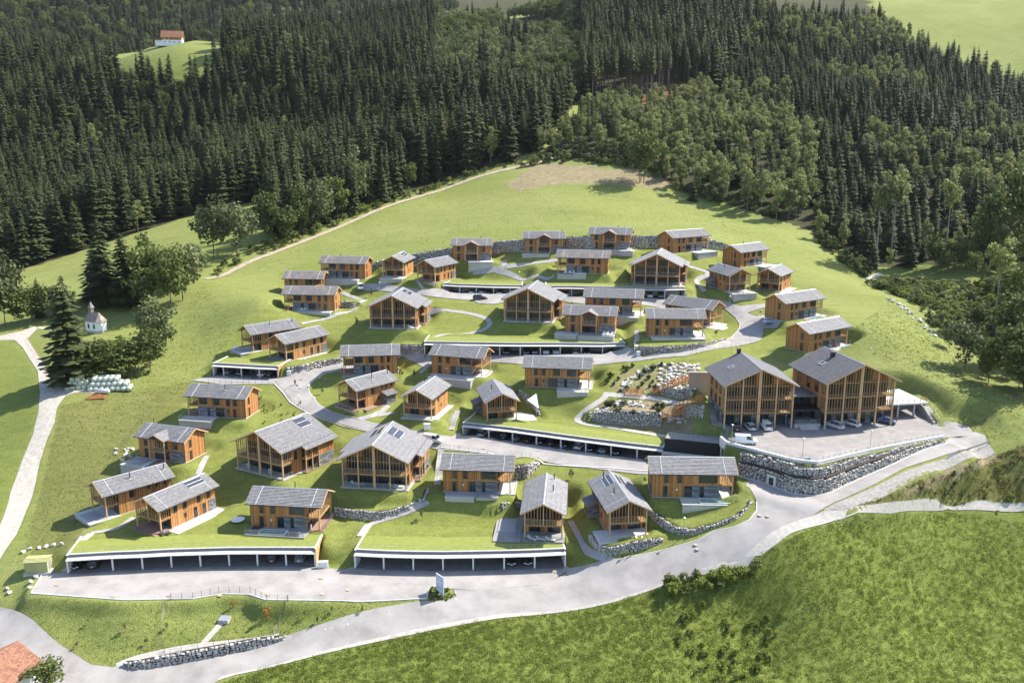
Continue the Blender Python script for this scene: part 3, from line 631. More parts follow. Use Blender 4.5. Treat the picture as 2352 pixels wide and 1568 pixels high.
sheet('east_gravel_track', gpoly([(1709,1279),(1748,1276),(1783,1250),(1819,1224),(1861,1211),(1933,1192),(2047,1180),(2176,1169),(2352,1174),(2420,1178),(2420,1158),(2352,1154),(2250,1148),(2150,1147),(2080,1151),(2000,1160),(1940,1171),(1895,1172),(1800,1207),(1767,1227)]), 'pale_gravel', 0.09, 1.2)
sheet('gravel_verge', gpoly([(1890,1171),(1949,1144),(2014,1115),(2079,1082),(2161,1056),(2272,1020),(2285,1040),(2200,1065),(2100,1100),(2050,1130),(2010,1150),(1950,1168)]), 'grey_gravel', 0.055, 1.0)
path('road_verge', [(470,1575),(509,1552),(621,1528),(727,1500),(836,1474),(960,1448),(1098,1423),(1153,1413),(1284,1402),(1380,1386),(1474,1357),(1550,1328),(1592,1317),(1657,1298),(1709,1280)], 1.0, 'pale_gravel', 0.06, it=1)
FP = [[(208,1224),(240,1219),(265,1215),(290,1200),(308,1188)], [(455,1090),(461,1075),(468,1060),(476,1046)], [(844,1208),(857,1200),(887,1190.5),(937,1175),(984,1152)],
      [(1310,1196),(1321,1217),(1331,1237),(1341,1257),(1366,1279),(1411,1288)], [(822,963),(850,957),(866,951),(878,945),(893,931)], [(866,952),(907,947)],
      [(985,712),(1033,713.7),(1083,720),(1116,730),(1128,742),(1118,755),(1095,763),(1058,766.5),(1017,768),(998,774)],
      [(1086,624),(1139,619),(1159,613),(1158,598)], [(1160,612),(1220,605),(1280,597)], [(1139,621),(1190,636.5),(1238,636.5),(1277,629)],
      [(1582,612),(1628,625),(1625,633),(1605,638),(1598,647),(1610,658),(1618,670)], [(786,671),(797,677),(819,685),(832,689)], [(693,743),(746,732.6),(766,727),(811,712)], [(1462,758),(1463,786)],
      [(984,828),(978,846),(965,857)]]
for f_ in FP: path('footpath', f_, 1.25 if f_[0][1] > 720 else 1.6, 'path_asphalt', 0.06, step=1.2)
for f_, wd in (([(1395,901),(1388,915),(1363,932),(1332,953),(1324,965),(1347,975),(1405,980.5),(1455,990),(1505,998),(1560,1001)], 1.7), ([(1392,905),(1432,908),(1480,912),(1538,919),(1580,924)], 1.9)):
    path('garden_path', f_, wd, 'pale_gravel', 0.06, step=1.2)
path('meadow_trail', [(515,1424),(500,1440),(480,1462),(464,1480)], 1.0, 'pale_gravel', 0.04, step=1.2); path('roadside_ledge', [(268,1530),(300,1516),(380,1497),(460,1484),(560,1473),(640,1461)], 1.5, 'pale_gravel', 0.05)
path('chapel_path', [(87,752),(112,755),(150,757),(186,757)], 1.6, 'pale_gravel', 0.05); path('forest_clearing_track', [(1990,640),(2010,634),(2024,628)], 1.8, 'pale_gravel', 0.08)
for A in SHEETS: sheet_cut(A)
# masks
d_ = MY*CP-GZ*SP; ok_ = d_ > 20; PX = np.where(ok_, 1176+FPX*MX/np.where(ok_, d_, 1), -9999); PY = np.where(ok_, 784-FPX*(MY*SP+GZ*CP)/np.where(ok_, d_, 1), -9999)
FOREST = dict(
 centre=[(-400,170),(0,150),(160,150),(330,185),(420,205),(500,165),(520,100),(560,30),(700,-60),(1000,-60),(1010,60),(1330,120),(1320,240),(1240,345),(1130,383),(1000,425),(900,458),(770,512),(640,560),(596,462),(420,500),(170,583),(0,636),(-400,760)],
 leafy=[(1000,60),(1060,20),(1340,-20),(1345,120),(1330,235),(1180,250),(1000,230)],
 young=[(1140,390),(1250,352),(1330,270),(1440,225),(1500,255),(1560,190),(1700,250),(1880,330),(1880,535),(1700,478),(1545,432),(1500,385),(1400,362),(1300,348)],
 poles=[(1335,-60),(1730,-60),(1740,60),(1640,215),(1560,195),(1500,240),(1440,222),(1330,250)],
 east=[(1700,60),(1735,-60),(1960,-60),(2005,30),(2085,92),(2200,140),(2352,205),(2700,300),(2700,640),(2352,600),(2130,610),(2010,632),(1870,545),(1880,330),(1640,215)],
)
def pmask(P): return in_poly(P, PX, PY)
nearf = (MY > 330) & (MY < 1000)
KA = np.zeros((*GZ.shape, 4)); KB = np.zeros((*GZ.shape, 4)); KA[..., 3] = 1; KB[..., 3] = 1
KA[..., 0] = pmask([(130,1330),(190,1215),(260,1050),(400,905),(480,850),(540,760),(640,690),(640,625),(740,590),(860,612),(1010,572),(1300,560),(1650,548),(1780,600),(1850,690),(1980,800),(1870,800),(1600,830),(1300,980),(1500,1090),(1740,1160),(1700,1200),(1300,1310),(800,1310),(700,1300)])
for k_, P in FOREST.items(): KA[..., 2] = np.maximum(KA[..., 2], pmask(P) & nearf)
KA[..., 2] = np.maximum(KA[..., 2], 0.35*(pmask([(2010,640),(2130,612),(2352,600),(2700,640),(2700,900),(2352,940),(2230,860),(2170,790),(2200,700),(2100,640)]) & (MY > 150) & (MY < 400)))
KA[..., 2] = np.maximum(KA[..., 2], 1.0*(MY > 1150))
far_m = pmask([(362,104),(400,80),(450,68),(500,68),(492,100),(440,120),(420,145),(405,155),(358,150)])
KA[..., 2][far_m] = 0
KA[..., 1] = 0.95*pmask([(1160,425),(1235,374),(1330,380),(1480,395),(1560,425),(1500,436),(1380,420),(1280,424),(1190,440)])*(MY < 700)
KA[..., 1] = np.maximum(KA[..., 1], 0.55*pmask([(1392,893),(1425,858),(1455,843),(1500,838),(1605,834),(1610,900),(1520,908),(1440,902)]))
KA[..., 1] = np.maximum(KA[..., 1], 0.9*pmask([(1345,960),(1370,935),(1400,918),(1560,922),(1590,950),(1600,1000),(1500,990),(1400,975)]))
KA[..., 1] = np.maximum(KA[..., 1], 0.75*pmask([(2080,1120),(2180,1075),(2290,1042),(2310,1052),(2230,1085),(2120,1130),(2060,1148)]))
KB[..., 0] = np.maximum(pmask([(470,1580),(621,1530),(836,1476),(1098,1425),(1284,1404),(1474,1358),(1592,1320),(1709,1282),(1783,1252),(1861,1213),(2047,1182),(2176,1171),(2500,1178),(2500,1800),(300,1800)]), 0.4*pmask([(0,1400),(70,1370),(280,1380),(980,1375),(1040,1370),(650,1465),(270,1540)]))
KB[..., 0] = np.maximum(KB[..., 0], 0.55*pmask([(-300,790),(34,783),(70,830),(90,900),(85,960),(0,1210),(-300,1300)]))
KB[..., 1] = 0.9*pmask([(1420,250),(1500,205),(1570,185),(1560,215),(1480,250),(1440,262)])*(MY > 400)
KB[..., 2] = np.maximum(0.9*pmask([(1960,1165),(2070,1120),(2200,1070),(2290,1045),(2352,1020),(2500,1000),(2500,1150),(2150,1145)]), 0.55*pmask([(140,930),(250,905),(480,870),(520,850),(430,920),(300,1050),(200,1210),(110,1330),(60,1250)]))
KB[..., 2] = np.maximum(KB[..., 2], 0.45*pmask([(1700,840),(1620,820),(1480,840),(1570,830)]))
n_ = GZ.size; ny_, nx_ = GZ.shape
idx_ = np.arange(n_).reshape(ny_, nx_); quads = np.stack([idx_[:-1, :-1], idx_[:-1, 1:], idx_[1:, 1:], idx_[1:, :-1]], -1).reshape(-1, 4)
me = bpy.data.meshes.new('terrain'); me.vertices.add(n_); me.vertices.foreach_set('co', np.stack([MX, MY, GZ], -1).ravel())
me.loops.add(quads.size); me.loops.foreach_set('vertex_index', quads.ravel()); me.polygons.add(len(quads)); me.polygons.foreach_set('loop_start', np.arange(0, quads.size, 4)); me.polygons.foreach_set('loop_total', np.full(len(quads), 4))
me.polygons.foreach_set('use_smooth', np.ones(len(quads), bool))
for nm, K in (('kind_a', KA), ('kind_b', KB)):
    a = me.color_attributes.new(nm, 'FLOAT_COLOR', 'POINT'); a.data.foreach_set('color', K.reshape(-1))
me.materials.append(MAT['turf']); me.update(); me.validate()
ter = obj('ground', me); ter['kind'] = 'structure'
# ------------------------------------------------------------------ timber houses
def slope_courses(mb, x0, x1, ye, ze, yr, zr, mi=0, soffit=1, thick=0.20, xr0=None, xr1=None):
    """one roof slope in overlapping tile courses from the eave (ye, ze) to the ridge (yr, zr)"""
    xr0 = x0 if xr0 is None else xr0; xr1 = x1 if xr1 is None else xr1
    ln = math.hypot(yr-ye, zr-ze); n = max(2, round(ln/0.36)); ny, nz = -(zr-ze)/ln*(1 if yr > ye else -1), abs(yr-ye)/ln
    for i in range(n):
        a, b = i/n, (i+1)/n; la, lb = 0.075, 0.0
        pa = (ye+(yr-ye)*a+ny*la, ze+(zr-ze)*a+nz*la); pb = (ye+(yr-ye)*b+ny*lb, ze+(zr-ze)*b+nz*lb)
        pu = (ye+(yr-ye)*a, ze+(zr-ze)*a)
        xa0, xa1, xb0, xb1 = x0+(xr0-x0)*a, x1+(xr1-x1)*a, x0+(xr0-x0)*b, x1+(xr1-x1)*b
        uv = [(xa0, a*ln), (xa1, a*ln), (xb1, b*ln-0.001), (xb0, b*ln-0.001)]
        mb.add([(xa0, *pa), (xa1, *pa), (xb1, *pb), (xb0, *pb)], [(0, 1, 2, 3)], mi, [uv])
        mb.add([(xa0, *pu), (xa1, *pu), (xa1, *pa), (xa0, *pa)], [(0, 1, 2, 3)], mi, [[(xa0, a*ln+.02), (xa1, a*ln+.02), (xa1, a*ln+.03), (xa0, a*ln+.03)]])
    dy, dz = -ny*thick, -nz*thick
    mb.add([(x0, ye, ze), (x1, ye, ze), (xr1, yr, zr), (xr0, yr, zr), (x0, ye+dy, ze+dz), (x1, ye+dy, ze+dz), (xr1, yr+dy, zr+dz), (xr0, yr+dy, zr+dz)], [(4, 7, 6, 5), (0, 4, 5, 1), (1, 5, 6, 2), (3, 7, 4, 0)], soffit)
WINC = {}
def window(parent, face, u, z0, w_, h, wall, frame='dark_frame', bars=0, name='window'):
    """a framed pane on a wall face; face: '-y','+y','-x','+x'; u along the wall, wall = distance of the wall plane from the axis"""
    key = (round(w_, 2), round(h, 2), frame, bars)
    if key not in WINC:
        f = 0.07; mb = MB(); mb.box(-w_/2, w_/2, -.07, 0, 0, f).box(-w_/2, w_/2, -.07, 0, h-f, h).box(-w_/2, -w_/2+f, -.07, 0, f, h-f).box(w_/2-f, w_/2, -.07, 0, f, h-f)
        for i in range(bars): c = -w_/2+w_*(i+1)/(bars+1); mb.box(c-.03, c+.03, -.06, 0, f, h-f)
        WINC[key] = (mb.mesh('window_frame', frame), MB().add([(-w_/2+f, -.025, f), (w_/2-f, -.025, f), (w_/2-f, -.025, h-f), (-w_/2+f, -.025, h-f)], [(0, 1, 2, 3)]).mesh('pane', 'window_glass'))
    fm, pm = WINC[key]; loc, rot = {'-y': ((u, -wall, z0), 0), '+y': ((u, wall, z0), math.pi), '-x': ((-wall, u, z0), -math.pi/2), '+x': ((wall, u, z0), math.pi/2)}[face]
    o = obj(name, fm, parent, loc, rot); obj('pane', pm, o); return o
def railing(parent, a, b, h=1.0, z=0.0, mat='steel', glass=True, name='railing'):
    a, b = Vector((a[0], a[1], z)), Vector((b[0], b[1], z)); v = b-a; L = v.length; n = max(1, round(L/1.5)); mb = MB()
    for i in range(n+1): t = L*i/n; mb.box(t-.02, t+.02, -.02, .02, 0, h)
    mb.box(0, L, -.025, .025, h, h+.045)
    o = obj(name, mb.mesh(name, mat), parent, a, math.atan2(v.y, v.x))
    if glass: obj('glass', MB().add([(0, 0, .06), (L, 0, .06), (L, 0, h-.04), (0, 0, h-.04)], [(0, 1, 2, 3)]).mesh('glass', 'glass_pane'), o)
    return o
def deck(parent, x0, x1, y0, y1, mat='terrace_slab', depth=1.2, rails='', pool=None, plinth='concrete'):
    bar('terrace', parent, mat, x0, x1, y0, y1, -0.16, -0.02)
    bar('plinth', parent, plinth, x0+.12, x1-.12, y0+.12, y1-.12, -depth-1.5, -0.16)
    e = .12
    for r in rails.split():
        a, b = {'-x': ((x0+e, y0+e), (x0+e, y1-e)), '+x': ((x1-e, y0+e), (x1-e, y1-e)), '-y': ((x0+e, y0+e), (x1-e, y0+e)), '+y': ((x0+e, y1-e), (x1-e, y1-e))}[r]
        railing(parent, a, b, 0.95, -0.02)
    if pool:
        px0, px1, py0, py1, mt = pool; mb = MB(); t = .16; zt = .22
        mb.box(px0, px1, py0, py0+t, -.02, zt).box(px0, px1, py1-t, py1, -.02, zt).box(px0, px0+t, py0+t, py1-t, -.02, zt).box(px1-t, px1, py0+t, py1-t, -.02, zt)
        o = mb.build('pool', 'white_concrete' if mt == 'pool_water' else 'zinc', parent); bar('pool_water' if mt == 'pool_water' else 'pool_cover', o, mt, px0+t, px1-t, py0+t, py1-t, 0.0, .14)
def roof_trim(roof, L, W, ze, R, lines=(), cap='zinc', verge='pine_beam', x0=None):
    h = W/2; sl = R/h; x0 = -L/2 if x0 is None else x0
    for sx in (x0-.02, L/2+.02):
        for sy in (-1, 1): strut('verge_board', roof, verge, (sx, sy*(h+.02), ze-.12), (sx, 0, ze+R-.10), .055, .24)
    for sy in (-1, 1): roof_g = MB().tube([(x0, sy*(h+.07), ze-.06), (L/2, sy*(h+.07), ze-.06)], .075, 6).build('gutter', 'dark_frame', roof)
    MB().add([(x0, -.2, ze+R-.035), (x0, 0, ze+R+.07), (x0, .2, ze+R-.035), (L/2, -.2, ze+R-.035), (L/2, 0, ze+R+.07), (L/2, .2, ze+R-.035)], [(0, 3, 4, 1), (1, 4, 5, 2)]).build('ridge_cap', cap, roof)
    a = math.atan(sl)
    for x in lines:
        for sy in (-1, 1): strut('snow_line', roof, 'white_metal', (x, sy*h, ze+.085), (x, sy*.05, ze+R+.075), .07, .05)
def flue(roof, x, y, zr, h=1.25):
    o = MB().tube([(x, y, zr-.2), (x, y, zr+h)], .10, 8).tube([(x, y, zr+h), (x, y, zr+h+.12)], .15, 8).build('flue', 'black_metal', roof); bar('flashing', o, 'white_metal', x-.28, x+.28, y-.3, y+.3, zr-.02, zr+.03, None)
def solar(roof, x0, x1, s0, s1, W, ze, R, side, cols=3, rows=2):
    """panels on the slope on side (+1/-1); s = fraction of the slope from eave to ridge"""
    h = W/2; ln = math.hypot(h, R); a = math.atan2(R, h); pw = (x1-x0)/cols; ph = (s1-s0)*ln/rows
    for r in range(rows):
        for c in range(cols):
            s = (s0*ln+(r+.5)*ph+(0.06 if r else -0.06)); y = side*(h-s*math.cos(a)); z = ze+s*math.sin(a)+.10
            obj('solar_panel', unit('solar_cell'), roof, (x0+(c+.5)*pw, y, z), (-side*a, 0, 0), (pw-.05, ph-.05, .05))
    for k in range(rows+1):
        s = s0*ln+k*ph; y = side*(h-s*math.cos(a)); z = ze+s*math.sin(a)+.105
        obj('panel_rail', unit('white_metal'), roof, ((x0+x1)/2, y, z), (-side*a, 0, 0), (x1-x0+.1, .10, .055))
def gable_poly(hw, z0, zt, hr): return [(-hw, z0), (hw, z0), (hw, zt), (0, hr), (-hw, zt)]
def chalet(n, label, flip=False, kind='A', tiles='grey_tiles', decks=(), front=0.5, fmat='brown_deck', fdepth=1.2, solar_side=0, flues=(), annex=0, lines=True, frail=True, fpool=None, group='timber chalets on the slope'):
    x, y, z, yaw, L, k = HOUSES[n]; yaw = math.radians(yaw)+(math.pi if flip else 0)
    s = 1 if flip else -1; t = thing('chalet', label, 'chalet', (x, y, base_z(n)), yaw, k, group)
    if kind.startswith('G'): s = -1 if kind.endswith('r') else 1
    W = 8.6; h = 4.3; ze = HW; R = ROOFR; hw = 3.5; sl = R/h; zt = ze+(h-hw)*sl-.19; zr = ze+R-.22
    lg = 0.0 if kind == 'X' else 2.7; xa = -L/2+.75+lg; xb = L/2-.7
    body = MB(); P = gable_poly(hw, 0, zt, zr)
    body.add([(xa, *p) for p in P]+[(xb, *p) for p in P], [(4, 3, 2, 1, 0), (5, 6, 7, 8, 9), (0, 1, 6, 5), (1, 2, 7, 6), (2, 3, 8, 7), (3, 4, 9, 8), (4, 0, 5, 9)])
    wall = body.build('timber_wall', 'larch_boards', t)
    f = '+y' if s > 0 else '-y'
    def yy(a, b): return (min(s*a, s*b), max(s*a, s*b))
    for fy in (-1, 1): bar('trim_board', wall, 'larch_beam', xa-.02, xb+.02, min(fy*hw, fy*(hw+.05)), max(fy*hw, fy*(hw+.05)), 2.52, 2.66)
    bar('trim_board', wall, 'larch_beam', xb, xb+.05, -hw, hw, 2.52, 2.66)
    for cy in (-1, 1): bar('corner_board', wall, 'dark_frame', xb-.02, xb+.06, cy*(hw-.02)-.05, cy*(hw-.02)+.05, 0, zt-.1)
    bar('footing', t, 'concrete', xa-.05, xb+.18, -hw-.18, hw+.18, -1.8, 0.02)
    M = xb-xa
    def U(q): return xa+q*M
    def stone(q0, q1): bar('stone_cladding', wall, 'stone_cladding', U(q0), U(q1), *yy(hw, hw+.075), 0, 2.5)
    def win(q0, q1, z0, z1, bars=0, d=0.0): window(wall, f, (U(q0)+U(q1))/2, z0, (q1-q0)*M, z1-z0, hw+d, bars=bars)
    if kind == 'A':
        stone(0, .2); stone(.26, .38); stone(.56, .60)
        win(.03, .21, 3.0, 4.75, 2); win(.34, .47, 3.0, 4.75, 1); win(.61, .68, 2.95, 4.8); win(.76, .83, 2.95, 4.8)
        win(.20, .26, .05, 2.3); win(.38, .56, .05, 2.3, 2); win(.63, .67, 1.2, 2.0); win(.75, .81, .05, 2.2)
    elif kind == 'B':
        stone(0, .22); stone(.29, .40)
        win(.03, .30, 3.0, 4.8, 4); win(.56, .63, 2.95, 4.8); win(.76, .83, 2.95, 4.8)
        win(.22, .29, .05, 2.35); win(.40, .52, .05, 2.35, 1); win(.77, .84, .05, 2.3)
        bar('lamp_plate', wall, 'white_paint', U(.62), U(.645), *yy(hw, hw+.08), 1.4, 1.75)
    elif kind == 'S1' or kind == 'Gl':
        stone(.84, 1.0)
        for q in (.06, .27, .58, .80): win(q, q+.08, 3.0, 4.85)
        win(.28, .33, 1.1, 2.0); win(.50, .57, .1, 2.3); win(.70, .77, .1, 2.3)
    elif kind in ('S2', 'Gr'):
        win(.20, .28, 2.95, 4.75); win(.55, .59, 3.7, 4.5); win(.70, .74, 3.7, 4.5); win(.86, .90, 3.7, 4.5); win(.42, .47, 1.1, 2.0)
    elif kind == 'X':
        stone(.70, 1.0)
        for q in (.12, .78): win(q, q+.08, 2.9, 4.8); win(q, q+.08, .1, 2.3)
        win(.34, .66, .1, 2.4, 3)
    # far long side and closed gable
    g = '-y' if s > 0 else '+y'
    for q in (.2, .5, .8): window(wall, g, U(q), 3.0, .9, 1.7, hw)
    for q, z0, z1 in ((-.9, 3.0, 4.8), (-.9, .1, 2.2)): window(wall, '+x', q*1.6*(-s), z0, .75, z1-z0, xb)
    # roof
    rb = MB(); slope_courses(rb, -L/2, L/2, -h, ze, 0, ze+R); slope_courses(rb, -L/2, L/2, h, ze, 0, ze+R)
    roof = rb.build('roof', [tiles, 'larch_beam'], t)
    roof_trim(roof, L, W, ze, R, (-L/2+.14*L, L/2-.14*L) if lines else ())
    for (fx, fs) in flues: flue(roof, fx*L/2, fs*1.6*s, ze+R-1.6*sl)
    if solar_side:
        x_ = L*.12; solar(roof, x_, x_+L*.26, .50, .90, W, ze, R, solar_side, 3, 2)
        if kind.startswith('G'): solar(roof, x_, x_+L*.26, .50, .90, W, ze, R, -solar_side, 3, 2)
    if kind == 'X':
        for q in (.42, .58): bar('post', t, 'larch_beam', U(q)-.0, U(q)+.0, 0, 0, 0, .01)
    # loggia: posts, balcony, slats, glazed end wall
    if lg:
        xf = -L/2+.85; ztop = lambda yv: ze+(h-abs(yv))*sl-.24
        gw = window(t, '-x', 0, 2.75, 6.4, 1.9, -xa, bars=5, name='glazed_wall') if False else None
        wf = bar('balcony_floor', t, 'larch_beam', xf-.1, xa, -hw-.02, hw+.02, 2.36, 2.60)
        bar('balcony_boards', wf, 'grey_deck', 0, 0, 0, 0, 0, 0) if False else None
        for c in (-2.35, 0, 2.35): window(t, '-x', c, 2.68, 2.1, 2.15 if c else 2.9, -xa, bars=1)
        for c, w2 in ((-1.9, 2.4), (1.7, 2.2)): window(t, '-x', c, .05, w2, 2.2, -xa, bars=1)
        for sy in (-1, 1): bar('post', t, 'pine_beam', xf-.12, xf+.12, sy*(hw-.02)-.12, sy*(hw-.02)+.12, -.02, ztop(hw))
        bar('post', t, 'pine_beam', xf-.07, xf+.07, -.09, .09, 2.3, ztop(0))
        for q in (-2.9, -2.35, -1.75, -1.2, -.6, .55, 1.15, 1.7, 2.3, 2.85):
            bar('slat', t, 'larch_beam', xf-.05, xf+.03, q-.045, q+.045, 2.12, ztop(q))
        for sy in (-1, 1):
            for q in (.55, 1.05, 1.5, 2.05): bar('slat', t, 'larch_beam', xf+q-.045, xf+q+.045, sy*hw-.04, sy*hw+.04, 2.12, ztop(hw))
            strut('purlin', t, 'pine_beam', (-L/2+.1, sy*hw, ztop(hw)+.06), (xa, sy*hw, ztop(hw)+.06), .16)
        strut('purlin', t, 'pine_beam', (-L/2+.1, 0, ztop(0)+.08), (xa, 0, ztop(0)+.08), .18)
        railing(t, (xf+.1, -hw+.1), (xf+.1, hw-.1), .95, 2.6)
        ext = front; bar('terrace', t, fmat, -L/2+.3-ext, xa, -hw-.5, hw+.5, -.15, -.015); bar('plinth', t, 'concrete', -L/2+.45-ext, xa, -hw-.35, hw+.35, -fdepth-1.6, -.15)
        if frail and ext > .2:
            railing(t, (-L/2+.4-ext, -hw-.35), (-L/2+.4-ext, hw+.35), .95, -.015)
        if fpool: deck(t, *fpool[:4], mat='terrace_slab', depth=fdepth, pool=None) if False else bar('pool_cover', t, 'pool_cover', *fpool, -.015, .12)
    if kind == 'X':
        dw, dz0 = 2.55, ze+.30; rz = dz0+dw*sl+.02; yo = 5.55
        cxm = U(.5); db = MB()
        def slope(sg):
            # dormer slope: eave runs from the front to where it meets the main slope
            y_in_r = max(.05, (ze+R-rz)/sl-.15); y_in_e = (ze+R-dz0)/sl-.25
            n = 8
            for i in range(n):
                a, b = i/n, (i+1)/n
                pa = (cxm+sg*dw*(1-a), dz0+(rz-dz0)*a+.04); pb = (cxm+sg*dw*(1-b), dz0+(rz-dz0)*b)
                ya, yb = y_in_e+(y_in_r-y_in_e)*a, y_in_e+(y_in_r-y_in_e)*b
                db.add([(pa[0], s*ya, pa[1]), (pa[0], s*yo, pa[1]), (pb[0], s*yo, pb[1]), (pb[0], s*yb, pb[1])], [(0, 1, 2, 3)], 0, [[(ya, a*2.9), (yo, a*2.9), (yo, b*2.9-.001), (yb, b*2.9-.001)]])
            db.add([(cxm+sg*dw, s*y_in_e, dz0-.16), (cxm+sg*dw, s*yo, dz0-.16), (cxm, s*yo, rz-.16), (cxm, s*y_in_r, rz-.16), (cxm+sg*dw, s*y_in_e, dz0), (cxm+sg*dw, s*yo, dz0)], [(0, 1, 2, 3), (0, 1, 5, 4)], 1)
        slope(-1); slope(1); dr = db.build('dormer_roof', [tiles, 'larch_beam'], t)
        for sg in (-1, 1): strut('verge_board', dr, 'pine_beam', (cxm+sg*(dw+.02), s*(yo+.02), dz0-.1), (cxm, s*(yo+.02), rz-.06), .22, .06)
        dwl = MB().add([(cxm-2.0, s*hw*.98, 2.5), (cxm+2.0, s*hw*.98, 2.5), (cxm+2.0, s*hw*.98, dz0+.25*sl), (cxm, s*hw*.98, rz-.2), (cxm-2.0, s*hw*.98, dz0+.25*sl), (cxm-2.0, s*1.5, dz0+.25*sl), (cxm+2.0, s*1.5, dz0+.25*sl)], [(0, 1, 2, 3, 4), (4, 5, 0), (2, 6, 1)]).build('dormer_wall', 'larch_boards', t)
        window(dwl, f, cxm, 2.75, 3.3, 2.6, hw+.02, bars=3)
        ys = s*(hw+1.55)
        for sg in (-1, 1): bar('post', t, 'pine_beam', cxm+sg*2.05-.11, cxm+sg*2.05+.11, ys-.11, ys+.11, -.02, dz0+.35*sl)
        for q in (-1.6, -1.1, -.55, 0, .55, 1.1, 1.6): bar('slat', t, 'larch_beam', cxm+q-.04, cxm+q+.04, ys-.04, ys+.04, 2.15, rz-abs(q)*sl-.2)
        bar('balcony_floor', t, 'larch_beam', cxm-2.05, cxm+2.05, *yy(hw, hw+1.6), 2.34, 2.56); railing(t, (cxm-1.95, ys), (cxm+1.95, ys), .95, 2.56)
    for dk in decks:
        x0, x1, e0, e1, mat, dp, rl, pool = (list(dk)+[None]*3)[:8]
        y0, y1 = yy(hw+e0, hw+e1); rl = rl or ''
        rl = rl.replace('o', '+y' if s > 0 else '-y')
        pl = (pool[0], pool[1], *yy(hw+pool[2], hw+pool[3]), pool[4]) if pool else None
        deck(t, x0, x1, y0, y1, mat, dp or 1.2, rl, pl)
    if annex:
        a0, a1 = U(.55), U(.85); y0, y1 = (hw, hw+2.0) if annex > 0 else (-hw-2.0, -hw)
        ax = bar('annex_wall', t, 'stone_cladding', a0, a1, y0+.0, y1, -1.0, 2.35)
        o = annex; yi, yo_ = (hw+.02, hw+2.5) if o > 0 else (-hw-.02, -hw-2.5)
        ab = MB(); slope_courses(ab, a0-.4, a1+.4, yo_, 2.35, yi, 3.15); ab.build('annex_roof', [tiles, 'larch_beam'], t)
    return t
